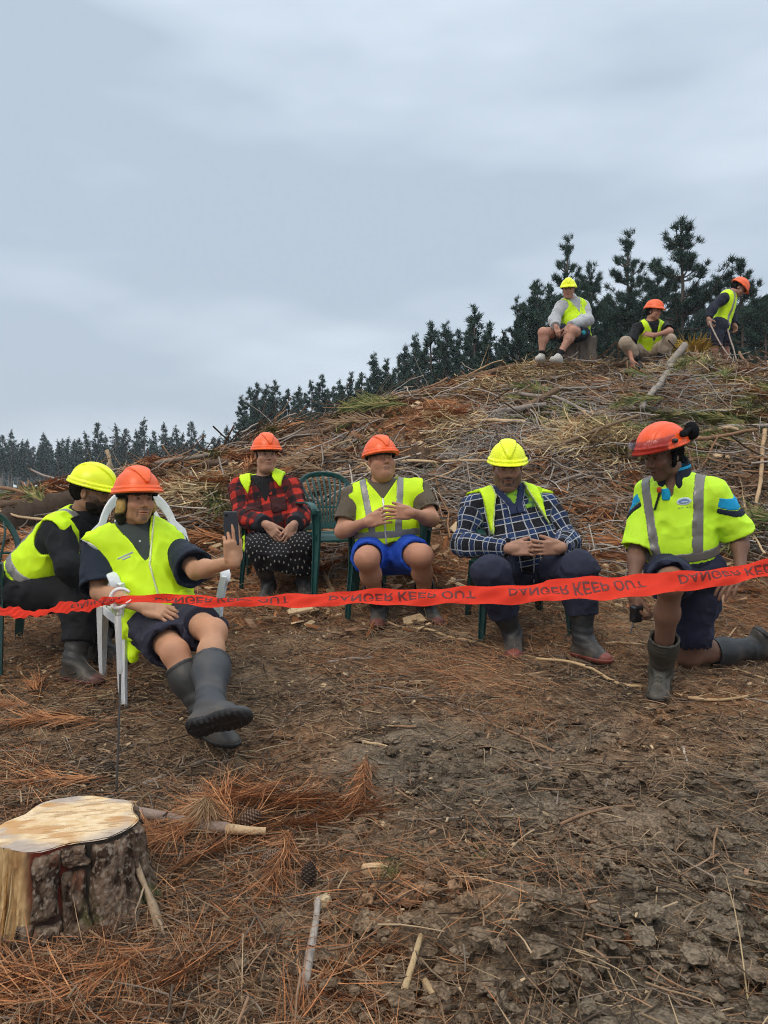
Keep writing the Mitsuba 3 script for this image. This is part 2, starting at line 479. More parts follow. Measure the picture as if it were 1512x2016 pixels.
def build_ground():
    ys = [0.7]
    while ys[-1] < 14.5: ys.append(ys[-1] + max(0.011, 0.0050 * ys[-1] ** 1.25))
    ys = np.array(ys + list(np.geomspace(14.6, 2500, 60)))
    nx = 400
    u = np.linspace(-1, 1, nx)
    half = np.maximum(0.72 * ys + 0.5, 0) * np.where(ys > 20, 1 + (ys - 20) / 60, 1)
    X = u[None] * half[:, None]
    Y = np.broadcast_to(ys[:, None], X.shape)
    # a wide apron so that the sheet also goes on beside and behind the camera
    Z = ground(X, Y)
    v = np.stack([X, Y, Z], -1).reshape(-1, 3)
    n, m = X.shape
    i, j = np.meshgrid(np.arange(n - 1), np.arange(m - 1), indexing='ij')
    q = np.stack([i * m + j, i * m + j + 1, (i + 1) * m + j + 1, (i + 1) * m + j], -1).reshape(-1, 4)
    near = trimesh.Trimesh(v, np.vstack([q[:, [0, 1, 2]], q[:, [0, 2, 3]]]), process=False)
    # coarse surround outside the fan
    ax = np.unique(np.r_[-np.geomspace(1.4, 2500, 40), np.linspace(-1.4, 1.4, 8), np.geomspace(1.4, 2500, 40)])
    ay = np.unique(np.r_[-np.geomspace(0.6, 2500, 40), np.linspace(-0.5, 0.5, 6), np.geomspace(0.6, 2500, 90)])
    GX, GY = np.meshgrid(ax, ay, indexing='ij')
    inside = np.abs(GX) < np.interp(GY, ys, half, left=-1, right=-1) - 0.02
    GZ = ground(GX, GY) - np.where(inside, 0.35, 0.02)
    n, m = GX.shape
    i, j = np.meshgrid(np.arange(n - 1), np.arange(m - 1), indexing='ij')
    q = np.stack([i * m + j, (i + 1) * m + j, (i + 1) * m + j + 1, i * m + j + 1], -1).reshape(-1, 4)
    far = trimesh.Trimesh(np.stack([GX, GY, GZ], -1).reshape(-1, 3), np.vstack([q[:, [0, 1, 2]], q[:, [0, 2, 3]]]), process=False)
    g = cat([near, far])
    scene['ground'] = mikit.ply(g, 'soil', smooth=True)
    labels['ground'] = {'label': 'churned brown and grey forest soil rising into a debris covered slope', 'kind': 'structure'}

# ---------------------------------------------------------------- people: anatomy
SIDES = ('R', 'L')


def hand(W, f, n, sgn, curl=(0.35, 0.5, 0.4), thumb=(0.75, 0.35, 0.35), size=1.0, spread=0.10, each=None):
    """A hand at the wrist W: f points along the palm to the fingers, n out of the palm; sgn +1 right, -1 left.
    curl: bend at the three joints of every finger (each: a list of four such triples). thumb: (out, over, bend)."""
    f = unit(f); n = np.asarray(n, float); n = unit(n - f * (n @ f)); t = np.cross(f, n) * sgn
    R = np.stack([t, f, n], 1)
    k = size
    palm = sm(0.012, rbox(W + f * .052 * k, V(.041, .050, .0135) * k, .0125 * k, R), ell(W + f * .042 * k + t * .026 * k + n * .009 * k, V(.019, .034, .016) * k, R),
              ell(W + f * .045 * k - t * .027 * k + n * .007 * k, V(.014, .034, .014) * k, R), cap_(W - f * .01, W + f * .03 * k, .026 * k, .024 * k))
    fields, pts = [], [W]
    for i, (ot, of, ln, r) in enumerate(((.0315, .094, .94, .0098), (.0105, .100, 1.06, .0102), (-.0105, .097, .99, .0097), (-.0305, .088, .78, .0085))):
        c = each[i] if each else curl
        d0 = unit(f + t * spread * (1.5 - i) * 0.9)
        p = W + (t * ot + f * of) * k
        a, seg = 0.0, [p]
        for j, L in enumerate((.044, .028, .022)):
            a += c[j]
            p = p + (d0 * math.cos(a) + n * math.sin(a)) * L * ln * k
            seg.append(p)
        rr = np.array([r, r * .93, r * .86, r * .72]) * k
        fields.append(sm(.009, palm, un(*[cap_(seg[j], seg[j + 1], rr[j], rr[j + 1]) for j in range(3)])))
        pts += seg
    o, ov, be = thumb
    d = unit(f * math.cos(o) + t * math.sin(o) + n * ov)
    p0 = W + (f * .022 + t * .028 + n * .006) * k
    p1 = p0 + d * .040 * k
    d2 = unit(d + f * be * .8 + n * be * .4); p2 = p1 + d2 * .033 * k
    d3 = unit(d2 + f * be * .5 + n * be * .2); p3 = p2 + d3 * .024 * k
    th = un(cap_(p0, p1, .0135 * k, .0115 * k), cap_(p1, p2, .0115 * k, .0105 * k), cap_(p2, p3, .0105 * k, .0085 * k))
    pts += [p1, p2, p3]
    pts = np.array(pts)
    return un(sm(.014, palm, th), *fields), (pts.min(0) - .02, pts.max(0) + .02)


def head_local(q, o):
    """Distance to a head of height 0.235 m in its own axes: x to its left, y forward, z up, origin between the ears at eye height."""
    w, jaw, fat = o.get('w', 1), o.get('jaw', 1), o.get('fat', 0)
    ax = np.abs(q[:, 0]); m = np.stack([ax, q[:, 1], q[:, 2]], 1)
    d = sm(.03, ell([0, -.014, .034], [.076 * w, .097, .088]), ell([0, .028, -.042], [(.056 + fat * .8) * w * jaw, .067, .078]))(q)
    d = smin2(d, ell([0, .064, -.098], [.027 * jaw + fat * .3, .022, .019])(q), .03)
    d = smin2(d, ell([.052 * w * jaw, .014, -.062], [.014 + fat, .036, .03 + fat])(m), .035)
    if fat: d = smin2(d, ell([0, .02, -.115], [.055, .05, .03 + fat])(q), .04)
    d = smin2(d, ell([.045 * w, .058, -.026], [.024 + fat * .6, .024, .020 + fat * .4])(m), .03)
    d = smin2(d, cap_([.010, .083, .0275], [.044 * w, .071, .0265], .0092, .008)(m), .014)
    d = -smin2(-d, ell([.032, .099, .008], [.018, .020, .013])(m), .010)
    d = smin2(d, ell([.031, .0735, .006], [.0150, .0135, .0110])(m), .004)
    d = smin2(d, ell([.031, .0765, .0135], [.0175, .013, .0062])(m), .004)
    d = smin2(d, cap_([0, .086, .020], [0, .110, -.024], .0068, .0118)(q), .010)
    d = np.maximum(d, -ell([.009, .104, -.0375], [.0055, .008, .004])(m))
    d = smin2(d, ell([.0135 * o.get('nose', 1), .098, -.029], [.0095 * o.get('nose', 1), .0115, .009])(m), .006)
    d = smin2(d, ell([0, .0880, -.0585], [.0275, .0108, .0056])(q), .005)
    d = smin2(d, ell([0, .0862, -.0705], [.0245, .0110, .0066])(q), .005)
    mouth = ell([0, .102, -.0645], [.025, .014, .0016 + o.get('mouth', 0)])(q)
    d = -smin2(-d, mouth, .004)
    Re = np.array([[.94, .34, 0], [-.34, .94, 0], [0, 0, 1.0]])
    ear = ell([.079 * w, -.012, -.006], [.0085, .021, .032], Re)(m)
    ear = np.maximum(ear, -ell([.090 * w, -.008, -.002], [.010, .012, .019], Re)(m))
    return smin2(d, ear, .007)


def head_colour(q, o, skin):
    c = np.broadcast_to(np.asarray(skin, float), (len(q), 3)).copy()
    ax = np.abs(q[:, 0])
    def blend(mask, col, a=1.0):
        mk = np.clip(mask, 0, 1)[:, None] * a
        c[:] = c * (1 - mk) + np.asarray(col, float) * mk
    def blob(x, y, z, rx, ry, rz, soft=.35):
        r = np.sqrt(((ax - x) / rx) ** 2 + ((q[:, 1] - y) / ry) ** 2 + ((q[:, 2] - z) / rz) ** 2)
        return (1 - r) / soft
    blend(blob(.045, .075, -.028, .028, .04, .024, .9), np.asarray(skin) * [1.22, .88, .8], .5)
    blend(blob(0, .11, -.022, .016, .03, .018, .9), np.asarray(skin) * [1.25, .88, .82], .5)
    hairc = np.asarray(o.get('hair', (.02, .016, .013)))
    if o.get('stubble'):
        b = np.clip((-.036 - q[:, 2] + np.maximum(0, ax - .05) * 1.4) / .012, 0, 1) * np.clip((q[:, 1] - .005) / .02, 0, 1) * np.clip((q[:, 2] + .135) / .02, 0, 1)
        b = np.maximum(b, np.clip(blob(0, .1, -.047, .032, .05, .010, .5), 0, 1))
        blend(b, hairc * 1.4, o['stubble'])
    blend(blob(0, .092, -.0645, .0295, .030, .0125, .3), np.asarray(o.get('lips', np.asarray(skin) * [.92, .66, .62])), .8)
    blend(blob(0, .095, -.0645, .028, .035, .0028 + o.get('mouth', 0), .5), (.03, .012, .01), .9)
    if o.get('teeth'): blend(blob(0, .095, -.0625, .017, .03, .0042, .3), (.62, .58, .5), .9)
    blend(blob(.034, .085, .0275, .022, .03, .0062, .4), hairc, .95)
    if o.get('goatee'):
        blend(np.maximum(np.clip(blob(0, .09, -.0485, .036, .05, .0085, .5), 0, 1), np.maximum(np.clip(blob(0, .085, -.095, .030, .06, .022, .6), 0, 1), np.clip(blob(.032, .08, -.070, .008, .05, .026, .7), 0, 1))), hairc * 1.6, o['goatee'])
    if o.get('eyes', 'open') == 'open':
        blend(blob(.031, .088, .0070, .0145, .03, .0058, .4), (.030, .018, .014), .95)
        blend(blob(.0385, .088, .0060, .0040, .03, .0030, .5), (.30, .27, .24), .7)
    blend(blob(.0085, .104, -.0365, .0055, .012, .0045, .5), np.asarray(skin) * .35, .9)
    blend(blob(.033, .09, .000, .022, .03, .010, .9), np.asarray(skin) * [.72, .64, .62], .6)  # shadow under the brow, painted into the skin colour
    blend(blob(.034, .085, -.048, .005, .05, .022, .9), np.asarray(skin) * .75, .5)
    blend(blob(.031, .088, .0075 if o.get('eyes', 'open') != 'open' else .0135, .016, .03, .0027, .6), (.03, .018, .013), .85)
    return c


class Person:
    def __init__(s, label, J, w=.165, d=.112, belly=0.0, hipw=.16, girth=1.0, hs=1.0, skin=(.30, .16, .09), face=None, hands=None, legg=None, group=None):
        s.key = thing('person', label, 'person', group)
        s.J = J = {k: np.asarray(v, float) for k, v in J.items()}
        s.skin, s.face = np.asarray(skin), dict(face or {})
        legg = legg or girth
        s.f_head = unit(J['look']); s.hup = unit(J.get('hup', V(0, 0, 1)) - s.f_head * (J.get('hup', V(0, 0, 1)) @ s.f_head))
        s.HR = HRd = np.stack([np.cross(s.f_head, s.hup) * -1, s.f_head, s.hup], 1)
        s.hs = hs
        pel, neck = J['pel'], J['neck']
        s.u = unit(neck - pel); s.L = np.linalg.norm(neck - pel)
        sx = unit(J['shL'] - J['shR']); s.sx = unit(sx - s.u * (sx @ s.u)); s.fw = np.cross(s.sx, s.u)
        R = np.stack([s.sx, s.fw, s.u], 1)
        s.R, s.w, s.d = R, w, d
        c = pel + s.u * s.L
        s.torso = sm(.07, ell(pel + s.u * s.L * .66, [w, d, s.L * .36], R), ell(pel + s.u * s.L * .30 + s.fw * belly * .55, [w * .93 + belly * .35, d * .92 + belly * .6, s.L * .34], R),
                     ell(pel, [hipw, .125, .13], R), cap_(J['shR'], pel + s.u * s.L * .93, .058 * girth, .065), cap_(J['shL'], pel + s.u * s.L * .93, .058 * girth, .065))
        s.neckf = cap_(neck + s.u * -.02, J['head'] + s.HR @ (V(0, -.028, -.07) * hs), .062 * girth ** .5, .056 * girth ** .5)
        s.ua, s.fa, s.th, s.sh = {}, {}, {}, {}
        for k in SIDES:
            a, e, wr = J['sh' + k], J['el' + k], J['wr' + k]
            s.ua[k] = sm(.03, cap_(a, e, .056 * girth, .041 * girth), ell(lerp(a, e, .35), .052 * girth))
            s.fa[k] = sm(.03, cap_(e, wr, .041 * girth, .0275 * girth ** .5), ell(lerp(e, wr, .25), .045 * girth))
            h, kn, an = J['hip' + k], J['kn' + k], J['an' + k]
            s.th[k] = sm(.04, cap_(h, kn, .088 * legg, .058 * legg), ell(lerp(h, kn, .3), .09 * legg))
            fwd = unit(np.cross(unit(kn - h), np.cross(unit(kn - h), unit(an - kn))) * -1 + 1e-6)
            calf = lerp(kn, an, .30) - unit(kn - h) * .018
            s.sh[k] = sm(.03, cap_(kn, an, .054 * legg, .040), ell(calf, .059 * legg), ell(kn + unit(kn - h) * .012, .052 * legg))
        s.hands, s.hbox = {}, {}
        for k, hd in (hands or {}).items():
            s.hands[k], s.hbox[k] = hand(J['wr' + k], hd[0], hd[1], 1 if k == 'R' else -1, **(hd[2] if len(hd) > 2 else {}))

    def headf(s, P):
        q = ((P - s.J['head'].astype(np.float32)) @ s.HR.astype(np.float32)) / np.float32(s.hs)
        return head_local(q, s.face) * s.hs

    def H(s, *q): return s.J['head'] + s.HR @ (V(*q) * s.hs)
    def hl(s, P): return (P - s.J['head']) @ s.HR / s.hs
    def tl(s, P): return ((P - s.J['pel'].astype(np.float32)) @ s.R.astype(np.float32))          # torso axes: left, front, up
    def TP(s, a, b, c): return s.J['pel'] + s.R @ V(a, b, c)

    def field(s):
        core = sm(.04, s.torso, s.ua['R'], s.ua['L'], s.th['R'], s.th['L'])
        e = .16 * s.hs
        hf = bounded(s.headf, s.J['head'] - e, s.J['head'] + e, .05)
        head = sm(.018, hf, s.neckf)
        parts = [sm(.03, core, s.neckf), head]
        for k in SIDES:
            arm = sm(.025, s.ua[k], s.fa[k])
            if k in s.hands: arm = sm(.018, arm, bounded(s.hands[k], *s.hbox[k], .05))
            parts += [arm, sm(.03, s.th[k], s.sh[k])]
        return un(*parts)

    def box(s, keys, m=.13):
        p = np.array([s.J[k] for k in keys])
        return p.min(0) - m, p.max(0) + m

    def skin_mesh(s, h=.009, hf=.0031):
        J = s.J
        lo, hi = s.box([k for k in J if k not in ('look', 'hup')], .17)
        for b in s.hbox.values(): lo, hi = np.minimum(lo, b[0]), np.maximum(hi, b[1])
        fine = [(J['head'] - .125 * s.hs, J['head'] + .125 * s.hs, hf)] + [(b[0], b[1], hf) for b in s.hbox.values()]
        m = nets(s.field(), lo, hi, h, fine)
        keep = np.linalg.norm((m.vertices - J['head']) * [1, 1, .85], axis=1) < .135 * s.hs
        for c in s.hbox.values(): keep |= ((m.vertices > c[0]) & (m.vertices < c[1])).all(1)
        m = cluster(m, h * 1.35, keep)
        q = s.hl(m.vertices)
        near = np.linalg.norm(q * [1, 1, .85], axis=1) < .125
        col = np.broadcast_to(s.skin, (len(q), 3)).copy()
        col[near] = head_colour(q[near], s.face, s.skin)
        col *= (1 + .36 * (fb(m.vertices, 16, 4, 3) - .5))[:, None] * np.where(near, 1, .93)[:, None]
        for k in SIDES:     # redder knees and knuckles
            for c, r in ((J['kn' + k], .07),):
                g = np.exp(-(np.linalg.norm(m.vertices - c, axis=1) / r) ** 2)[:, None]
                col *= 1 + g * np.array([.12, -.06, -.1])
        put('body', m, 'skin', col, s.key)
        return m

    def cloth(s, name, f, keys, col, mat='cloth', h=.0085, margin=.16, vary=.14, vf=9.0, uvf=None, smooth=True, extra=None, **lb):
        lo, hi = s.box(keys, margin if keys is not TORSO else .27)
        if extra is not None: lo, hi = np.minimum(lo, extra[0]), np.maximum(hi, extra[1])
        m = nets(f, lo, hi, h)
        if not len(m.faces): print('empty', s.key, name); return None
        uv = uvf(m.vertices) if uvf else None
        return put(name, m, mat, col(m.vertices) if callable(col) else col, s.key if '__' not in name else None, vary=vary, vf=vf, uv=uv, **lb)


def wrinkle(f, amp=.006, freq=9.0, seed=0, stretch=(1, 1, 1)):
    """Cloth folds: ridged noise laid over the field."""
    st = np.asarray(stretch)
    def g(P):
        d = f(P)
        n = np.abs(fb(P * st, freq * .75, 2, seed) - .5) * 2
        n2 = np.abs(fb(P * st, freq * 2.1, 2, seed + 5) - .5) * 2
        return d + np.minimum(amp * ((n - .22) * 3.8 + (n2 - .20) * 1.5), .55 * amp)
    return g


def leg_fields(s, k, thick, flare=0.0):
    J = s.J
    return s.th[k]


# ---- hard hats, boots
def edisc(c, R, rx, ry, hz, rad=.003):
    def f(P):
        q = (P - c) @ R
        d2 = (np.sqrt((q[:, 0] / rx) ** 2 + (q[:, 1] / ry) ** 2) - 1) * min(rx, ry)
        w = np.stack([d2 + rad, np.abs(q[:, 2]) - hz + rad], 1)
        return nrm(np.maximum(w, 0)) + np.minimum(w.max(1), 0) - rad
    return f


def hard_hat(p, col, h=.0048, tilt=-.04, label=None, brim=1.0, style='ridge', s=1.09):
    """A safety helmet on the head of p. tilt: nose-down angle of the rim."""
    c, sn = math.cos(tilt), math.sin(tilt)
    R = p.HR @ np.array([[1, 0, 0], [0, c, -sn], [0, sn, c]])
    o = p.H(0, -.004, .047)
    k = p.hs * s
    def loc(P): return (P - o) @ R / k
    def dome(P):
        q = loc(P)
        d = ell([0, 0, 0], [.106, .130, .118])(q)
        if style == 'ridge':       # a broad raised ridge that widens to the front like a V
            wd = .040 * np.clip((q[:, 2] - .030) / .075, 0, 1) + .004
            rg = np.maximum(ell([0, .003, .004], [.110, .137, .1245])(q), np.abs(q[:, 0]) - wd)
            rg = np.maximum(rg, .036 - q[:, 2])
            d = smin2(d, rg, .005)
        else:
            for x in (-.045, 0, .045):
                rg = np.maximum(ell([0, 0, .002], [.108, .134, .115])(q), np.abs(q[:, 0] - x) - .010)
                d = smin2(d, rg, .008)
        return np.maximum(d, -q[:, 2] - .004)
    rim = sm(.008, edisc(V(0, .002, .008), np.eye(3), .1135, .140, .0125, .0015), edisc(V(0, .004, -.004), np.eye(3), .119, .146, .0038),
             inter(edisc(V(0, .050, -.004), np.eye(3), .102 * brim, .122, .0042), lambda q: .02 - q[:, 1]))
    inner = ell([0, 0, -.004], [.0955, .1195, .1065])
    f = lambda P: np.maximum(smin2(dome(P), rim(loc(P)), .006), -inner(loc(P))) * k
    e = .21 * k
    m = nets(f, o - e, o + e, h)
    key = put('hard_hat', m, 'plastic', col, p.key, vary=.12, vf=22, **lab(label))
    # webbing inside and the sweat band
    band = inter(edisc(V(0, .0, -.006), np.eye(3), .094, .118, .016, .002), neg(edisc(V(0, 0, -.006), np.eye(3), .089, .113, .04)))
    put('head_band', nets(lambda P: band(loc(P)) * k, o - e, o + e, max(h, .005)), 'matte', (.03, .03, .03), key)
    return key, o, R, k


def gumboot(p, k, toe, up=None, top=.36, col=(.028, .029, .031), sole=(.03, .028, .026), h=.0075, name='boot', size=1.0, toecap=None, r_top=.068, ribs=False, lug=False, label=None):
    """A rubber boot on leg k: toe = direction of the foot, up = out of the instep."""
    an, kn = p.J['an' + k], p.J['kn' + k]
    t = unit(toe); up = unit(kn - an) if up is None else unit(up); up = unit(up - t * (t @ up)); sd = np.cross(t, up)
    R = np.stack([sd, t, up], 1); z = size
    ax = unit(kn - an); tp = an + ax * (top - .09)
    shaft = sm(.03, cap_(an + ax * .01, tp + ax * .05, .058 * z, r_top), ell(lerp(an, tp, .75), [r_top * 1.02] * 3))
    foot = sm(.03, cap_(an - t * .035 * z - up * .062 * z, an + t * .07 * z - up * .058 * z, .045 * z, .045 * z), ell(an + t * .125 * z - up * .072 * z, V(.052, .085, .038) * z, R),
              cap_(an + up * .01, an + t * .09 * z - up * .045 * z, .052 * z, .043 * z), ell(an - t * .03 * z - up * .06 * z, V(.041, .045, .045) * z, R))
    bottom = plane(an - up * .092 * z, -up)
    body = inter(sm(.035, shaft, foot), bottom, plane(tp, ax))
    cav = inter(off(cap_(an, tp + ax * .05, .05 * z, r_top - .006), 0), plane(tp - ax * .06, -ax))
    lip = inter(sm(.01, cap_(tp - ax * .006, tp, r_top + .004, r_top + .0035)), neg(cap_(tp - ax * .05, tp + ax * .03, r_top - .007)), plane(tp, ax), plane(tp - ax * .012, -ax))
    def fr(P):
        d = np.minimum(np.maximum(body(P), -cav(P)), lip(P))
        fold = np.exp(-(((P - an) @ ax - .03) / .07) ** 2)
        d = d + .005 * fold * np.sin(((P - an) @ ax + .25 * ((P - an) @ t)) * 150) * .5 + .004 * (fb(P, 11, 2, 5) - .5)
        if ribs:
            q = (P - an) @ t
            d = d - .0022 * np.cos(q * 420 + ((P - an) @ up) * 160) * np.clip((q - .03) / .02, 0, 1) * np.clip(((P - an) @ up + .07) / .02, 0, 1)
        return d
    e = .14
    pts = np.array([an + t * .2 - up * .1, an - t * .09 - up * .1, tp])
    lo, hi = pts.min(0) - .1, pts.max(0) + .1
    m = nets(fr, lo, hi, h)
    q = (m.vertices - an)
    mud = np.clip(1.1 - (q @ up + .09) / .10, 0, 1) * np.clip(fb(m.vertices, 18, 3, 2) * 2.2 - .6, 0, 1) + .35 * np.clip(fb(m.vertices, 12, 4, 8) * 3 - 1.5, 0, 1)
    c = lerp(np.broadcast_to(np.asarray(col), q.shape), np.broadcast_to((.12, .095, .07), q.shape), np.clip(mud, 0, .6)[:, None])
    if toecap is not None:
        w = np.clip((q @ t - .150 * z - .25 * (q @ up + .09)) / .012, 0, 1)[:, None]
        c = c * (1 - w) + np.asarray(toecap) * w
    key = put(name, m, 'rubber', c, p.key, vary=.15, vf=25, **lab(label))
    so = inter(off(foot, .006), plane(an - up * .072 * z, up), plane(an - up * .100 * z, -up))
    def fs(P):
        d = so(P)
        if lug:
            q = P - an
            gr = (np.sin((q @ t) * 240) > -.2) | (np.abs(q @ sd) < .006)
            d = d + np.where((q @ up < -.090 * z) & ~gr, .006, 0)
        return d
    m2 = nets(fs, lo, hi, min(h, .0062))
    q2 = m2.vertices - an
    c2 = np.broadcast_to(np.asarray(sole), q2.shape).copy()
    if toecap is not None: c2 = lerp(c2, np.broadcast_to(toecap, q2.shape), np.clip((q2 @ up + .092 * z) / .006, 0, 1)[:, None])
    put('sole', m2, 'rubber', c2, key)
    return key

# ---------------------------------------------------------------- moulded plastic garden chairs
def plastic_chair(label, loc, yaw, col, style='fan', group=None, s=1.0, back_lean=0.0, bh=.875, sw=1.0, bw=1.0):
    """yaw: direction in degrees that the sitter faces, 0 = +x."""
    key = thing('plastic_chair', label, 'chair', group)
    a = math.radians(yaw); f = V(math.cos(a), math.sin(a), 0); r = V(math.sin(a), -math.cos(a), 0)
    def W(p):
        p = np.array(p, float)
        up = p[..., 2:] > .655
        lift = np.where(p[..., 1:2] < -.24, (p[..., 2:] - .655) * ((bh - .655) / .22 - 1), 0) * up
        if bw != 1: p[..., :1] *= np.where((p[..., 1:2] < -.17) & (p[..., 2:] > .44) & (np.abs(p[..., :1]) < .2405), bw, 1)
        p[..., 2:] += lift; p = p * s
        if sw != 1: p[..., :2] *= (sw + (1.10 - sw) * np.clip(p[..., 2:] / .6, 0, 1))
        return np.asarray(loc) + p[..., :1] * r + p[..., 1:2] * f + p[..., 2:] * V(0, 0, 1)
    def add(name, m, parent=key, smooth=True):
        m = trimesh.Trimesh(W(m.vertices), m.faces, process=False)
        return put(name, m, 'plastic', col, parent, smooth=smooth, vary=.10, vf=14)
    # seat: a dished panel with a rolled front edge
    nu, nv = 22, 22
    U, Vv = np.meshgrid(np.linspace(-1, 1, nu), np.linspace(0, 1, nv), indexing='ij')
    y = -.20 + .43 * Vv; wd = .205 + .035 * Vv
    x = U * wd
    z = .425 - .022 * (1 - U ** 2) * np.sin(np.pi * np.clip(Vv, 0, 1)) + .012 * Vv - .055 * np.clip((Vv - .86) / .14, 0, 1) ** 2
    top = np.stack([x, y, z], -1).reshape(-1, 3)
    i, j = np.meshgrid(np.arange(nu - 1), np.arange(nv - 1), indexing='ij')
    q = np.stack([i * nv + j, (i + 1) * nv + j, (i + 1) * nv + j + 1, i * nv + j + 1], -1).reshape(-1, 4)
    n = len(top); bot = top - [0, 0, .014]
    rim = np.r_[np.arange(nv), np.arange(1, nu) * nv + nv - 1, (nu - 1) * nv + np.arange(nv - 2, -1, -1), np.arange(nu - 2, 0, -1) * nv]
    rn = np.roll(rim, -1)
    side = np.stack([rim, rim + n, rn + n, rn], 1)
    qq = np.vstack([q, q[:, ::-1] + n, side])
    add('seat', trimesh.Trimesh(np.vstack([top, bot]), np.vstack([qq[:, [0, 1, 2]], qq[:, [0, 2, 3]]]), process=False), smooth=False)
    bl = back_lean
    # back frame: an arch
    arch = smooth_path([(-.222, -.185, .40), (-.238, -.225 - bl * .2, .56), (-.238, -.275 - bl * .6, .72), (-.165, -.318 - bl * .9, .835), (0, -.333 - bl, .875), (.165, -.318 - bl * .9, .835),
                        (.238, -.275 - bl * .6, .72), (.238, -.225 - bl * .2, .56), (.222, -.185, .40)], 44)
    out = unit(V(0, -1, .25)); back_n = np.broadcast_to(out, arch.shape)
    bf = add('backrest', sweep(arch, rrect(.040, .018, .007), ups=back_n))
    # slats of the back
    if style == 'fan':
        tops = np.linspace(-.185, .185, 9)
        for t in tops:
            k = np.interp(t, [-.238, -.2, -.165, 0, .165, .2, .238], [.72, .80, .835, .873, .835, .80, .72]) - .012
            yb = -.275 - (k - .72) * .38 - bl * (.6 + (k - .72) * 2.5)
            p = smooth_path([(t * .42, -.212, .475), (t * .62, -.238 - bl * .3, .60), (t * .92, -.275 - bl * .6, .72 + (k - .72) * .3), (t, yb, k)], 9)
            add('slat', sweep(p, rrect(.017, .008, .003, 2), ups=np.broadcast_to(out, p.shape)), bf)
        p = smooth_path([(-.215, -.203, .455), (0, -.213, .47), (.215, -.203, .455)], 9)
        add('lower_rail', sweep(p, rrect(.010, .055, .004, 2), ups=np.broadcast_to(V(0, -.25, 1), p.shape)), bf)
        p = smooth_path([(-.232, -.238 - bl * .3, .60), (0, -.247 - bl * .3, .612), (.232, -.238 - bl * .3, .60)], 9)
        add('cross_rail', sweep(p, rrect(.008, .016, .003, 2), ups=np.broadcast_to(V(0, -.25, 1), p.shape)), bf)
    else:
        for t, b in ((-.13, .10), (-.045, .04), (.045, .04), (.13, .10)):
            sg = np.sign(t)
            k = .845 - abs(t) * .25
            p = smooth_path([(sg * .05 if abs(t) < .1 else sg * .12, -.205, .45), (sg * (abs(t) + .03), -.245 - bl * .3, .60), (t * 1.12, -.29 - bl * .7, .745), (t * .75, -.318 - bl * .9, k)], 12)
            add('slat', sweep(p, rrect(.036, .010, .004, 2), ups=np.broadcast_to(out, p.shape)), bf)
        p = smooth_path([(-.215, -.203, .455), (0, -.213, .47), (.215, -.203, .455)], 9)
        add('lower_rail', sweep(p, rrect(.010, .06, .004, 2), ups=np.broadcast_to(V(0, -.25, 1), p.shape)), bf)
    # arms and legs
    for sg in (-1, 1):
        p = smooth_path([(sg * .238, -.245 - bl * .4, .645), (sg * .258, -.14, .648), (sg * .270, .03, .652), (sg * .268, .17, .645), (sg * .262, .225, .62), (sg * .258, .24, .57)], 18)
        add('armrest', sweep(p, rrect(.052, .016, .006), ups=np.stack([np.zeros(18), np.linspace(0, .95, 18) ** 5, np.ones(18)], 1)))
        U_ = np.array([(-.03, -.014), (.03, -.014), (.03, .014), (.022, .014), (.021, -.005), (-.021, -.005), (-.022, .014), (-.03, .014)])
        p = smooth_path([(sg * .258, .242, .60), (sg * .246, .235, .42), (sg * .262, .255, .20), (sg * .278, .275, -.02)], 14)
        add('leg', sweep(p, U_, ups=np.broadcast_to(V(sg * .8, .6, 0), p.shape), scales=np.linspace(1.12, .66, 14)), smooth=False)
        p = smooth_path([(sg * .222, -.19, .43), (sg * .236, -.225, .24), (sg * .252, -.275, -.02)], 12)
        add('leg', sweep(p, U_, ups=np.broadcast_to(V(sg * .7, -.7, 0), p.shape), scales=np.linspace(1.2, .66, 12)), smooth=False)
        p = smooth_path([(sg * .222, -.19, .405), (sg * .240, .02, .402), (sg * .246, .235, .40)], 8)
        add('side_rail', sweep(p, rrect(.014, .05, .004, 2)), smooth=False)
    return key

# ---------------------------------------------------------------- clothes
LIME = (.60, .88, .010)
YEL = (.80, .88, .01)
GREYT = (.235, .225, .21)
ORANGE = (.86, .115, .015)
HATY = (.84, .93, .004)
NAVY = (.022, .026, .048)


def sleeve(p, k, t, thick, flare=.0, fore=None):
    """Sleeve field of arm k down to the fraction t of the upper arm, or of the forearm when fore is given."""
    J = p.J; a, e, w = J['sh' + k], J['el' + k], J['wr' + k]
    if fore is None:
        ax = unit(e - a); end = lerp(a, e, t)
        r0 = .060; g = off(sm(.02, p.ua[k], cap_(a, end, .045, .050 + flare)), thick)
        cav = inter(cap_(lerp(a, end, .6), end + ax * .05, .042 + flare + thick * .2, .046 + flare + thick * .2), plane(end - ax * .05, -ax))
        return inter(g, plane(end, ax)), cav
    ax = unit(w - e); end = lerp(e, w, fore)
    g = sm(.03, off(p.ua[k], thick), off(p.fa[k], thick * 1.05 + flare))
    return un(off(p.ua[k], thick), inter(g, plane(end, ax))), None


def top(p, thick=.012, hem=-.06, neck_r=.068, vneck=None):
    """Shirt body without sleeves."""
    t = off(p.torso, thick)
    tl = p.tl
    def f(P):
        d = t(P); q = tl(P)
        d = np.maximum(d, hem - q[:, 2])
        return d
    nk = p.J['neck']
    cut = cap_(nk - p.u * .02, nk + p.u * .25, neck_r, neck_r + .05)
    return inter(f, neg(cut))


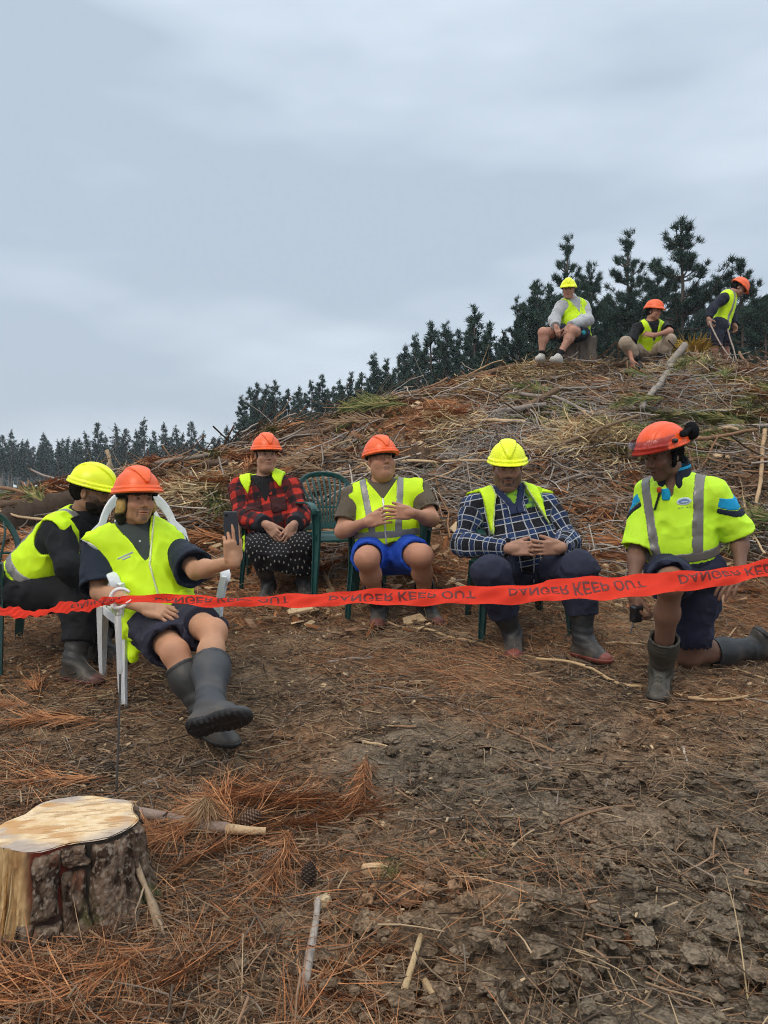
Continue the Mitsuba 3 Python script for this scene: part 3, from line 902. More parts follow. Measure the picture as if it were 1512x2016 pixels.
def shirt(p, thick=.012, hem=-.06, sl=.62, fore=None, neck_r=.068, flare=.012, amp=.006, seed=1, vneck=None):
    b = top(p, thick, hem, neck_r)
    sl_ = [sleeve(p, k, sl, thick, flare, fore) for k in SIDES]
    f = sm(.035, b, *[x[0] for x in sl_])
    if vneck:
        tl, L = p.tl, p.L
        f0 = f
        def f(P):
            q = tl(P)
            v = np.maximum(np.maximum(np.abs(q[:, 0]) - (q[:, 2] - vneck[0]) * vneck[1], -q[:, 1]), vneck[0] + .004 - q[:, 2])
            return np.maximum(f0(P), -v)
    f = wrinkle(f, amp, 8.0, seed, (1, 1, .7))
    return inter(f, *[neg(x[1]) for x in sl_ if x[1]]) if fore is None else f


def vest(p, thick=.024, hem=-.03, neck_r=.085, vneck=(.33, .55), open_front=None, amp=.005, arm_r=.098, arm_in=.03, seed=3, strip=None, arm_drop=.0):
    t = off(p.torso, thick)
    tl, nk = p.tl, p.J['neck']
    cut = [cap_(nk - p.u * .02, nk + p.u * .25, neck_r, neck_r + .05)]
    for k, sg in (('R', -1), ('L', 1)):
        c = p.J['sh' + k] - p.u * arm_drop - p.sx * sg * arm_in
        cut.append(cap_(c, c + p.sx * sg * .3, arm_r, arm_r * 1.05))
    def f(P):
        q = tl(P)
        d = np.maximum(t(P), hem + .01 * np.sin(q[:, 0] * 25) - q[:, 2])
        if vneck is not None:
            d = np.maximum(d, -np.maximum(np.maximum(np.abs(q[:, 0]) - (q[:, 2] - vneck[0]) * vneck[1], -q[:, 1]), vneck[0] + .004 - q[:, 2]))
        if open_front is not None:
            x0, x1 = open_front      # half opening at the hem and at the top
            half = x0 + (x1 - x0) * np.clip(q[:, 2] / p.L, 0, 1)
            d = np.maximum(d, -np.maximum(np.abs(q[:, 0]) - half, .02 - q[:, 1]))
        for c in cut: d = -smin2(-d, c(P), .012)
        return d
    return wrinkle(f, amp, 7.0, seed, (1, 1, .6))


def band(p, vf, fn, lift=.003):
    """A strip of the vest's surface where fn(q) (torso axes) is negative: reflective tape, piping, zip."""
    return lambda P: np.maximum(vf(P) - lift, fn(p.tl(P)))


def leg_cover(p, thick=.016, to=.8, flare=.0, long=False, cavity=True, waist=.07, amp=.006, seed=5, ends=None, shin_r=None):
    J, out = p.J, []
    for k in SIDES:
        h, kn, an = J['hip' + k], J['kn' + k], J['an' + k]
        if long:
            out.append(sm(.05, off(p.th[k], thick), off(p.sh[k], thick * 1.15 + flare)))
            if ends is not None: out[-1] = inter(out[-1], plane(lerp(kn, an, ends), unit(an - kn))) if False else un(off(p.th[k], thick), inter(out[-1], plane(lerp(kn, an, ends), unit(an - kn))))
        else:
            ax = unit(kn - h); e = lerp(h, kn, to[k] if isinstance(to, dict) else to)
            g = inter(off(sm(.03, p.th[k], cap_(h, e, .08, .072 + flare)), thick), plane(e, ax))
            if cavity: g = inter(g, neg(inter(cap_(lerp(h, e, .5), e + ax * .06, .076 + flare, .078 + flare), plane(e - ax * .05, -ax))))
            out.append(g)
    hips = off(ell(J['pel'], [np.linalg.norm(J['hipL'] - J['hipR']) / 2 + .10, .13, .13], p.R), thick)
    f = sm(.05, inter(hips, lambda P: p.tl(P)[:, 2] - waist), *out)
    return wrinkle(f, amp, 8.0, seed)


def foot_at(px, py, h=.092):
    """An ankle above the ground seen at the pixel of the photograph."""
    g = on_ground(px, py)
    return g + V(0, 0, h)


TORSO = ['pel', 'neck', 'shR', 'shL', 'hipR', 'hipL']
ARMS = TORSO + ['elR', 'elL', 'wrR', 'wrL']
LEGS = ['pel', 'hipR', 'hipL', 'knR', 'knL', 'anR', 'anL']


def fluor(c, s=1.0):
    c = np.asarray(c) * s
    return lambda v: c * (1 + .10 * (fb(v, 6, 3, 8) - .5))[:, None]


def strip(p, name, base, fn, col, parent, lift=.003, h=.007, mat='reflective', keys=TORSO, m=.27, fnP=None, **lb):
    """A strip lying on the garment field where fn(torso axes) or fnP(world) is negative."""
    f = (lambda P: np.maximum(base(P) - lift, fn(p.tl(P)))) if fnP is None else (lambda P: np.maximum(base(P) - lift, fnP(P)))
    s = nets(f, *p.box(keys, m), h)
    if not len(s.faces): print('empty strip', parent, name); return None
    return put(name, s, mat, col, parent, **lab(lb.get('label')))


def arm_uv(p, v):
    """Cloth coordinates in metres: across the torso and up it, round each arm and along it."""
    q = p.tl(v)
    uv = np.stack([np.arctan2(q[:, 0], np.maximum(q[:, 1], -.2) + p.d * 1.2) * (p.d * 1.2 + .10), q[:, 2]], 1)
    dt = p.torso(v.astype(np.float32))
    for k in SIDES:
        a, e, w = p.J['sh' + k], p.J['el' + k], p.J['wr' + k]
        d1, d2 = p.ua[k](v.astype(np.float32)), p.fa[k](v.astype(np.float32))
        arm = np.minimum(d1, d2) < dt - .004
        fore = d2 < d1
        for sel, b0, b1, base in ((arm & ~fore, a, e, 0.0), (arm & fore, e, w, np.linalg.norm(e - a))):
            if not sel.any(): continue
            ax = unit(b1 - b0); rf = unit(p.fw * .8 - p.sx * (1 if k == 'R' else -1) * .5); rf = unit(rf - ax * (rf @ ax)); s2 = np.cross(ax, rf)
            r = v[sel] - b0
            uv[sel] = np.stack([np.arctan2(r @ s2, r @ rf) * .062, base + r @ ax + .013], 1)
    return uv


def hair_cap(p, f, col, h=.005, name='hair', **lb):
    e = .16 * p.hs
    m = nets(lambda P: f(p.hl(P).astype(np.float32)) * p.hs + .0045 * (fb(P, 60, 2, 3) - .5) * 2, p.J['head'] - e, p.J['head'] + e, h)
    c = col(m.vertices) if callable(col) else col
    return put(name, m, 'matte', c, p.key, vary=.35, vf=70, **lab(lb.get('label')))


def beard_field(p, thick=.010, low=-.135, full=True):
    o = p.face
    hd = lambda q: head_local(q, o)
    def f(q):
        d = hd(q) - thick * np.clip((-.02 - q[:, 2]) / .05, .15, 1)
        ax = np.abs(q[:, 0])
        side = -.030 - q[:, 2] + np.maximum(ax - .045, 0) * 2.6 * np.clip((.055 - q[:, 1]) / .045, 0, 1)      # the line down the cheek, up to the sideburns
        d = np.maximum(d, -side)
        d = np.maximum(d, -(q[:, 1] - .004 + 0.25 * np.minimum(q[:, 2] + .06, 0)))
        d = np.maximum(d, low - q[:, 2])
        d = np.maximum(d, -ell([0, .10, -.066], [.021, .03, .0085])(q))
        ms = ell([0, .093, -.046], [.030, .018, .0085])(q)
        return np.minimum(d, np.maximum(ms, hd(q) - thick * .6))
    return f


def buffalo(p, n, uv):
    def st(x): return smoothstep(.46, .54, dr.abs(x / .105 - dr.floor(x / .105) - .5) * 2)
    a, b = st(uv.x), st(uv.y)
    w = 0.8 + .4 * tnoise(uv.x * 260, uv.y * 260, 1.0)
    return mix(mix((.018, .014, .016), (.115, .016, .016), (a + b) * (1 - a * b) * .8), (.46, .035, .022), a * b) * w


def blue_plaid(p, n, uv):
    def ln(x, c, wd): return 1 - smoothstep(wd * .6, wd, dr.abs(x - c))
    P_ = .092
    u, v = uv.x / P_ - dr.floor(uv.x / P_), uv.y / P_ - dr.floor(uv.y / P_)
    white = dr.maximum(ln(u, .22, .040), ln(v, .22, .040)) + dr.maximum(ln(u, .58, .030), ln(v, .58, .030))
    blue = dr.maximum(ln(u, .40, .15), ln(v, .40, .15))
    both = ln(u, .40, .15) * ln(v, .40, .15)
    w = .8 + .4 * tnoise(uv.x * 240, uv.y * 240, 2.0)
    c = mix((.013, .013, .018), (.022, .048, .135), blue * .55 + both * .45)
    return mix(c, (.50, .52, .56), dr.clip(white, 0, 1) * .72) * w


def polka(p, n, uv):
    s = .037
    x, y = uv.x / s, uv.y / s
    row = dr.floor(y)
    x = x + .5 * (row - 2 * dr.floor(row / 2))
    fx, fy = x - dr.floor(x) - .5, y - row - .5
    d = dr.sqrt(fx * fx + fy * fy)
    return mix((.52, .50, .47), (.012, .011, .013), smoothstep(.10, .17, d))


for nm, fn in (('buffalo_cloth', buffalo), ('blue_plaid_cloth', blue_plaid), ('polka_cloth', polka)):
    scene[nm] = two({'type': 'principled', 'base_color': proc(fn), 'roughness': 0.9, 'specular': 0.2, 'sheen': 0.25})


# ---------------------------------------------------------------- the six people in front
def brown_tee_man():
    fR, fL = foot_at(748, 1224), foot_at(838, 1222)
    J = dict(head=at(750, 908, 5.25), look=V(.40, -1, .20), hup=V(-.10, .15, 1), neck=at(752, 956, 5.30), pel=at(762, 1090, 5.24), shR=at(696, 978, 5.30), shL=at(824, 970, 5.30),
             elR=at(674, 1046, 5.17), elL=at(850, 1022, 5.15), wrR=at(722, 1028, 4.98), wrL=at(810, 1010, 4.97), hipR=at(732, 1092, 5.20), hipL=at(794, 1090, 5.20),
             knR=at(721, 1100, 4.80), knL=at(829, 1094, 4.80), anR=fR, anL=fL)
    hands = {'R': (V(1, -.25, .30), V(.1, 1, -.15), dict(curl=(.35, .45, .35), thumb=(.4, .1, .3), size=1.06)), 'L': (V(-1, -.3, .04), V(-.1, 1, -.1), dict(curl=(.3, .55, .4), thumb=(.4, .1, .3), size=1.06))}
    p = Person('laughing person in brown tee and blue shorts, hands clasped over yellow vest', J, w=.185, d=.125, belly=.085, hipw=.19, girth=1.2, hs=.98, legg=1.22,
               skin=(.46, .225, .14), face=dict(w=1.06, jaw=1.08, fat=.010, eyes='shut', mouth=.004, teeth=True, hair=(.10, .09, .08), stubble=.10), hands=hands)
    p.skin_mesh()
    p.cloth('t_shirt', shirt(p, .010, -.10, .74, flare=.024, neck_r=.062, amp=.004), ARMS, (.105, .082, .058), **lab('dark brown short sleeved t-shirt'))
    v = vest(p, .030, .055, vneck=(.36, .75), arm_r=.088)
    vk = p.cloth('safety_vest', v, TORSO, fluor(LIME), 'hivis', h=.0075, **lab('yellow zipped safety vest with grey stripes'))
    for sg in (-1, 1):
        strip(p, 'reflective_stripe', v, lambda q: np.maximum(np.maximum(np.abs(q[:, 0] - sg * (.105 + .12 * (q[:, 2] - .3))) - .024, .03 - q[:, 1]), .13 - q[:, 2]), GREYT, vk)
    strip(p, 'reflective_stripe', v, lambda q: np.abs(q[:, 2] - .115 - .30 * q[:, 0] ** 2) - .024, GREYT, vk)
    strip(p, 'zip', v, lambda q: np.maximum(np.abs(q[:, 0]) - .007, -q[:, 1]), (.6, .62, .55), vk, lift=.005, h=.006)
    p.cloth('shorts', leg_cover(p, .016, .74, .012, seed=4), LEGS, (.012, .055, .36), **lab('bright blue shorts'))
    hard_hat(p, ORANGE)
    for k in SIDES:
        gumboot(p, k, V(-.1 if k == 'R' else .5, -1, 0), up=V(0, 0, 1), top=.33, col=(.022, .023, .025), toecap=(.17, .06, .045), sole=(.13, .045, .035))
    plastic_chair('green plastic garden chair under the person in blue shorts', settle(at(766, 1200, 5.40)), -90, (.010, .050, .044))


def plaid_man():
    fR, fL = foot_at(1010, 1283), foot_at(1148, 1292)
    J = dict(head=at(999, 922, 4.80), look=V(-.08, -1, -.20), neck=at(1000, 972, 4.88), pel=at(1030, 1118, 4.85), shR=at(936, 1000, 4.88), shL=at(1075, 1000, 4.90),
             elR=at(912, 1072, 4.78), elL=at(1122, 1066, 4.78), wrR=at(1004, 1080, 4.52), wrL=at(1104, 1078, 4.50), hipR=at(985, 1120, 4.82), hipL=at(1080, 1118, 4.82),
             knR=at(966, 1128, 4.42), knL=at(1140, 1122, 4.42), anR=fR, anL=fL)
    hands = {'R': (V(1, -.1, .02), V(.1, 1, -.3), dict(curl=(.35, .5, .4), thumb=(.5, .2, .3), size=1.06)), 'L': (V(-1, -.15, -.02), V(-.1, 1, .1), dict(curl=(.4, .6, .4), thumb=(.45, .1, .3), size=1.06))}
    p = Person('bearded person in yellow hard hat and blue plaid shirt with open yellow vest', J, w=.205, d=.135, belly=.085, hipw=.20, girth=1.22, hs=.99, legg=1.2,
               skin=(.40, .215, .145), face=dict(w=1.06, jaw=1.1, fat=.010, eyes='shut', hair=(.02, .017, .015), stubble=.55, goatee=.85, mouth=.002), hands=hands)
    p.skin_mesh()
    s = shirt(p, .016, -.09, fore=.95, neck_r=.072, amp=.009, flare=.008, vneck=(.40, .52))
    sk5 = p.cloth('plaid_shirt', s, ARMS, (1, 1, 1), 'blue_plaid_cloth', h=.008, uvf=lambda v: arm_uv(p, v), **lab('dark shirt with blue and white plaid'))
    # the patterned polo under it, and the shirt's collar
    p.cloth('undershirt', inter(off(p.torso, .012), neg(cap_(J['neck'] - p.u * .01, J['neck'] + p.u * .25, .066, .10)), lambda P: .36 - p.tl(P)[:, 2]), TORSO,
            lambda v: np.where((fb(v, 30, 2, 4) > .5)[:, None], (.25, .50, .03), (.10, .22, .10)), **lab('green and yellow patterned shirt at the neck'))
    for sg in (-1, 1):
        def lapel(q): return np.maximum(np.maximum(np.abs(np.abs(q[:, 0]) - .026 - np.maximum(q[:, 2] - .40, 0) * .52) - .024, np.maximum(p.L - .135 - q[:, 2], -.05 - q[:, 1])), -sg * q[:, 0])
        strip(p, 'collar', s, lapel, (.020, .030, .075), sk5, mat='cloth', lift=.011, h=.006)
        strip(p, 'collar_edge', s, lambda q: np.maximum(lapel(q), np.abs(np.abs(q[:, 0]) - .048 - np.maximum(q[:, 2] - .40, 0) * .52) - .004), (.42, .45, .50), sk5, mat='cloth', lift=.0125, h=.005)
    v = vest(p, .044, -.22, vneck=None, open_front=(.26, .098), arm_r=.092, arm_in=.055, amp=.007, strip=None)
    v0 = v; v = inter(v0, lambda P: np.where((p.tl(P)[:, 2] > .10) & (p.tl(P)[:, 1] > -.02), np.abs(p.tl(P)[:, 0]) - .178, -1))
    vk = p.cloth('safety_vest', v, TORSO, fluor(LIME), 'hivis', h=.008, **lab('open yellow safety vest hanging from the shoulders'))
    for sg in (-1, 1): strip(p, 'piping', v, lambda q: np.maximum(np.abs(sg * q[:, 0] - (.26 - .162 * np.clip(q[:, 2] / p.L, 0, 1)) - .004) - .006, np.maximum(.03 - q[:, 1], .12 - q[:, 2])), (.45, .55, .2), vk)
    p.cloth('vest_flap', wrinkle(sm(.05, cap_(p.TP(-.24, -.03, .06), p.TP(-.225, .10, -.10), .05, .05), cap_(p.TP(-.235, .05, .02), p.TP(-.20, .14, -.13), .04, .03)), .012), LEGS, fluor(LIME), 'hivis', margin=.3)
    p.cloth('trousers', leg_cover(p, .018, long=True, ends=.62, flare=.018, amp=.008), LEGS, (.022, .024, .045), **lab('dark navy track trousers'))
    hard_hat(p, HATY, tilt=0.0)
    for k in SIDES:
        key = gumboot(p, k, V(-.12 if k == 'R' else .62, -1, 0), up=V(0, 0, 1), top=.31, toecap=(.20, .055, .04), sole=(.17, .05, .035), r_top=.07)
        ax = unit(J['kn' + k] - J['an' + k]); c0 = J['an' + k] + ax * .15
        m = nets(inter(cap_(J['an' + k], J['an' + k] + ax * .3, .067, .075), lambda P: np.abs((P - c0) @ ax) - .010, lambda P: np.abs((P - c0) @ V(1, 0, 0) - .01) - .032, plane(c0 - V(0, .03, 0), V(0, 1, 0))), c0 - .12, c0 + .12, .005)
        put('patch', m, 'rubber', (.55, .07, .03), key, label='orange red patch on the boot shaft')
    plastic_chair('green plastic garden chair under the person in the blue plaid shirt', settle(at(1012, 1200, 4.96)), -84, (.009, .040, .038))


def woman():
    fR, fL = foot_at(530, 1178), foot_at(598, 1174)
    J = dict(head=at(524, 896, 5.97), look=V(.42, -1, -.04), neck=at(520, 944, 6.04), pel=at(545, 1062, 6.04), shR=at(472, 962, 6.04), shL=at(572, 960, 6.04),
             elR=at(478, 1016, 5.90), elL=at(594, 1016, 5.90), wrR=at(527, 1034, 5.62), wrL=at(578, 1034, 5.60), hipR=at(515, 1064, 6.02), hipL=at(575, 1064, 6.02),
             knR=at(510, 1076, 5.62), knL=at(592, 1074, 5.62), anR=fR, anL=fL)
    hands = {'R': (V(.7, -.25, -.75), V(.4, .9, -.1), dict(curl=(.3, .45, .3), thumb=(.45, .2, .3), size=.95)), 'L': (V(-.35, -.25, -.95), V(-.5, .9, -.1), dict(curl=(.45, .6, .4), thumb=(.4, .2, .3), size=.95))}
    p = Person('person in red and black checked shirt and polka dot skirt wearing orange hard hat', J, w=.17, d=.125, belly=.06, hipw=.20, girth=1.05, hs=.95,
               skin=(.46, .25, .17), face=dict(w=1.02, fat=.007, hair=(.03, .02, .015)), hands=hands)
    p.skin_mesh()
    hair_cap(p, lambda q: np.maximum(ell([0, -.022, .015], [.085, .098, .095])(q), np.maximum(q[:, 1] - .012 + .4 * q[:, 2], -.065 - q[:, 2])), (.02, .017, .016))
    s = shirt(p, .018, -.02, fore=.84, neck_r=.075, amp=.010, flare=.014, vneck=(.30, .42))
    sk = p.cloth('checked_shirt', s, ARMS, (1, 1, 1), 'buffalo_cloth', h=.008, uvf=lambda v: arm_uv(p, v), **lab('red and black buffalo check overshirt'))
    p.cloth('undershirt', off(inter(p.torso, neg(cap_(J['neck'] - p.u * .0, J['neck'] + p.u * .25, .066, .10))), .010), TORSO, (.012, .012, .013))
    for k in SIDES:      # turned dark cuffs
        e, w = J['el' + k], J['wr' + k]; ax = unit(w - e)
        p.cloth('cuff', inter(off(p.fa[k], .036), plane(lerp(e, w, .88), ax), plane(lerp(e, w, .58), -ax)), ARMS, (.02, .02, .026), h=.008)
    for sg in (-1, 1):    # collar and chest pocket flaps
        a, b, c = p.TP(sg * .075, -.03, p.L + .02), p.TP(sg * .080, .075, p.L - .05), p.TP(sg * .045, .135, p.L - .13)
        p.cloth('collar', sm(.03, cap_(a, b, .018, .016), cap_(b, c, .016, .012)), TORSO, lambda v: np.where((fb(v, 14, 2, 4) > .52)[:, None], (.30, .03, .02), (.02, .015, .017)), h=.006)
        strip(p, 'pocket', s, lambda q: np.maximum(np.maximum(np.abs(q[:, 0] - sg * .095) - .055, np.abs(q[:, 2] - .265) - .055), -q[:, 1]), (.05, .014, .014), sk, lift=.007, mat='cloth')
    v = vest(p, .046, -.10, vneck=None, open_front=(.30, .085), arm_r=.090, arm_in=.075)
    v0 = v; v = inter(v0, lambda P: np.where(p.tl(P)[:, 2] > .20, np.abs(p.tl(P)[:, 0]) - .150 - .03 * np.sin(p.tl(P)[:, 2] * 14), -1))
    vk = p.cloth('safety_vest', inter(v, lambda P: np.where(p.tl(P)[:, 1] > 0, .26 - p.tl(P)[:, 2], -1)), TORSO, fluor(LIME), 'hivis', h=.008, **lab('yellow safety vest worn open'))
    p.cloth('vest_flap', wrinkle(sm(.05, cap_(p.TP(-.20, -.04, .10), p.TP(-.235, -.02, -.02), .05, .055)), .012), TORSO, fluor(LIME), 'hivis', h=.007)
    # long gathered skirt over the knees
    kR, kL = J['knR'], J['knL']
    hemR, hemL = lerp(kR, J['anR'], .66), lerp(kL, J['anL'], .60)
    sk = sm(.08, off(p.th['R'], .016), off(p.th['L'], .016), ell(J['pel'] - V(0, 0, .03), [.22, .16, .12], p.R), cap_(lerp(kR, kL, .5) - V(0, 0, .06), lerp(hemR, hemL, .5), .10, .13),
            cap_(kR, hemR + V(.02, 0, -.03), .082, .085), cap_(kL, hemL + V(-.02, 0, -.03), .082, .085))
    hem = lerp(hemR, hemL, .5) + V(0, 0, .0)
    def skirt(P):
        d = sk(P)
        fold = np.sin((P[:, 0] + .3 * P[:, 1]) * 62 + 3 * fb(P, 5, 2, 3)) * np.clip((J['knR'][2] - P[:, 2]) / .25, 0, 1) * .007
        d = np.maximum(d + fold, hem[2] + .02 * np.sin(P[:, 0] * 13) - P[:, 2])
        d = np.maximum(d, -np.maximum(sk(P) + .02, P[:, 2] - hem[2] - .06))
        return np.maximum(d, p.tl(P)[:, 2] - .10)
    p.cloth('skirt', wrinkle(skirt, .008, 6), LEGS, (1, 1, 1), 'polka_cloth', margin=.2, uvf=lambda v: np.stack([v[:, 0] * 1.15, v[:, 2] + v[:, 1] * .9], 1), **lab('black skirt with small white dots'))
    hard_hat(p, ORANGE, tilt=.03)
    for k in SIDES: gumboot(p, k, V(-.1 if k == 'R' else .2, -1, 0), up=V(0, 0, 1), top=.30, size=.92, r_top=.062, col=(.025, .025, .027), sole=(.06, .035, .03))
    plastic_chair('green plastic garden chair under the person in the polka dot skirt', settle(at(538, 1160, 6.26)), -84, (.009, .042, .039), s=.86)


def selfie_man():
    heel = on_ground(432, 1470)
    J = dict(head=at(270, 986, 3.92), look=V(.85, -1, .06), hup=V(-.03, .06, 1), neck=at(266, 1046, 4.00), pel=at(312, 1214, 3.92), shR=at(192, 1076, 3.94), shL=at(338, 1074, 4.06),
             elR=at(196, 1166, 3.80), elL=at(386, 1124, 3.78), wrR=at(286, 1196, 3.60), wrL=at(460, 1106, 3.55), hipR=at(286, 1216, 3.90), hipL=at(344, 1208, 3.94),
             knR=at(344, 1284, 3.48), knL=at(419, 1244, 3.50), anR=at(406, 1408, 3.36), anL=at(414, 1396, 3.09))
    hands = {'R': (V(1, -.2, -.22), V(.15, .6, -.8), dict(curl=(.35, .5, .4), thumb=(.4, .2, .3))),
             'L': (V(-.05, -.12, 1), V(-.35, .9, .1), dict(curl=(.3, .3, .2), thumb=(.45, 1.1, .3), spread=.02, size=.98, each=[(.10, .25, .15), (.05, .25, .15), (.5, .9, .6), (.6, 1.1, .6)]))}
    p = Person('person in orange hard hat and yellow vest holding up a phone, legs crossed', J, w=.158, d=.108, belly=.03, hipw=.155, girth=1.02, hs=.97,
               skin=(.50, .265, .155), face=dict(w=.94, jaw=.92, hair=(.03, .022, .018), eyes='open', stubble=.12, goatee=.55), hands=hands)
    p.skin_mesh()
    # hair: dark at the roots, blond tips over the ears; a thin moustache
    def hf(q):
        d = ell([0, -.024, .010], [.088, .100, .100])(q)
        ax = np.abs(q[:, 0]); m = np.stack([ax, q[:, 1], q[:, 2]], 1)
        d = smin2(d, ell([.084, -.012, -.030], [.020, .040, .045])(m), .02)
        d = smin2(d, ell([.070, -.045, -.075], [.030, .040, .050])(m), .02)
        return np.maximum(d, np.maximum(q[:, 1] - .030 - np.maximum(0, q[:, 2] - .03), -.125 - q[:, 2]))
    def hc(v):
        q = p.hl(v); w = np.clip((.012 - q[:, 2]) / .015, 0, 1) * np.clip((q[:, 2] + .068) / .012, 0, 1) * np.clip((np.abs(q[:, 0]) - .07) / .01, 0, 1)
        return lerp(np.broadcast_to((.028, .028, .020), v.shape), np.broadcast_to((.50, .34, .12), v.shape), (w * .95)[:, None])
    hair_cap(p, hf, hc, label='dark hair with blond tips over the ears')
    s = shirt(p, .016, -.05, .92, flare=.036, neck_r=.070, amp=.007)
    p.cloth('t_shirt', s, ARMS, (.016, .022, .036), **lab('loose navy t-shirt'))
    inner = inter(off(p.torso, .030), neg(cap_(J['neck'] + p.u * .0, J['neck'] + p.u * .25, .060, .075)), lambda P: np.maximum(np.abs(p.tl(P)[:, 0]) - .10, -p.tl(P)[:, 1] - .03))
    p.cloth('collared_shirt', wrinkle(inner, .005), TORSO, (.050, .062, .058), **lab('grey green collared shirt under the vest'))
    col = inter(cap_(J['neck'] - p.u * .03, J['neck'] + p.u * .055, .080, .070), neg(cap_(J['neck'] - p.u * .1, J['neck'] + p.u * .15, .064, .060)), lambda P: p.tl(P)[:, 2] - p.L - .045 + .35 * np.maximum(p.tl(P)[:, 1], 0))
    p.cloth('collar', wrinkle(col, .005, 14), TORSO, (.060, .074, .068), h=.006)
    put('button', trimesh.creation.icosphere(2, .0055).apply_translation(p.TP(.0, p.d + .028, p.L - .085)), 'plastic', (.6, .6, .6), p.key)
    v = vest(p, .042, -.10, vneck=(.245, .38), arm_r=.088, amp=.009)
    vk = p.cloth('safety_vest', v, TORSO, fluor(LIME), 'hivis', h=.007, **lab('plain yellow zipped safety vest'))
    strip(p, 'zip', v, lambda q: np.maximum(np.abs(q[:, 0] - .012 - np.maximum(q[:, 2] - .245, 0) * .36) - .0055, -q[:, 1]), (.62, .66, .35), vk, lift=.005, h=.0045)
    for k, sg in (('R', -1), ('L', 1)):
        c = J['sh' + k] - p.u * .03; tor = cap_(c, c + p.sx * sg * .3, .096, .0985)
        strip(p, 'piping', v, None, (.42, .45, .40), vk, fnP=lambda P: np.maximum(np.abs(tor(P)) - .006, -.01 - p.tl(P)[:, 1]), h=.007)
    # small printed chest mark: two rows of tiny letters
    for z, x0, x1 in ((.325, -.125, -.045), (.311, -.105, -.062)):
        strip(p, 'chest_print', v, lambda q: np.maximum(np.maximum(np.abs(q[:, 2] - z - .12 * (q[:, 0] + .085)) - .0055, np.abs(q[:, 0] - (x0 + x1) / 2) - (x1 - x0) / 2), -q[:, 1]), (.42, .46, .44), vk, mat='cloth', lift=.003, h=.004)
        for x in np.arange(x0 + .004, x1 - .002, .0085):
            strip(p, 'printed_letter', v, lambda q: np.maximum(np.maximum(np.abs(q[:, 2] - z - .12 * (q[:, 0] + .085)) - .0042, np.abs(q[:, 0] - x) - .0026), -q[:, 1]), (.06, .09, .08), vk, mat='cloth', lift=.004, h=.004)
    # the tail of the vest hangs over the chair on the right of the hips
    fl = sm(.04, cap_(p.TP(-.15, .0, -.02), p.TP(-.17, .06, -.16), .035, .03), cap_(p.TP(-.15, .03, -.02), p.TP(-.13, .09, -.13), .035, .03))
    lap = inter(off(sm(.06, p.th['R'], p.th['L'], ell(J['pel'], [.17, .13, .12], p.R)), .036), lambda P: np.maximum(np.maximum(p.tl(P)[:, 1] - .235 + .5 * np.abs(p.tl(P)[:, 0]), -p.tl(P)[:, 1]), np.abs(p.tl(P)[:, 0]) - .19), lambda P: -.10 - p.tl(P)[:, 2])
    p.cloth('vest_hem', wrinkle(lap, .010, 9), LEGS, fluor(LIME), 'hivis', margin=.25)
    p.cloth('vest_tail', wrinkle(fl, .012, 9), LEGS, fluor(LIME), 'hivis', margin=.25)
    p.cloth('shorts', leg_cover(p, .018, .84, .016, seed=6, amp=.012, waist=-.02), LEGS, (.026, .026, .042), h=.0075, **lab('dark navy baggy shorts'))
    hard_hat(p, ORANGE, tilt=.02)
    axR, axL = unit(J['knR'] - J['anR']), unit(J['knL'] - J['anL'])
    gumboot(p, 'R', V(.75, -.60, -.04), top=.34, col=(.036, .036, .035), h=.006, r_top=.080, lug=True)
    gumboot(p, 'L', V(.95, -.30, .32), top=.37, col=(.048, .052, .058), h=.006, r_top=.080, lug=True, sole=(.016, .016, .016))
    plastic_chair('white plastic garden chair under the person taking a photo', settle(V(-1.225, 4.13, 0)), -56, (.66, .68, .69), style='loop', bh=1.03, sw=.90, bw=.85)
    # phone in the raised hand
    k = thing('phone', 'dark phone held up in the raised hand of the person in the white chair', 'phone')
    c = at(455, 1040, 3.545); r = unit(V(.93, -.30, .02)); n = unit(V(-.30, -.94, -.05)); up = np.cross(n, r) * -1
    if up[2] < 0: up = -up
    R = np.stack([r, n, up], 1)
    put('case', nets(rbox(c, V(.037, .0055, .079), .005, R), c - .1, c + .1, .0025), 'plastic', (.028, .034, .046), k)
    put('screen', nets(rbox(c - n * .0050, V(.034, .0012, .075), .001, R), c - .1, c + .1, .0025), 'plastic', (.01, .01, .012), k)
    put('camera_lens', nets(rbox(c + n * .0056 + up * .062 - r * .018, V(.008, .0014, .008), .001, R), c - .1, c + .1, .0025), 'plastic', (.005, .005, .006), k)


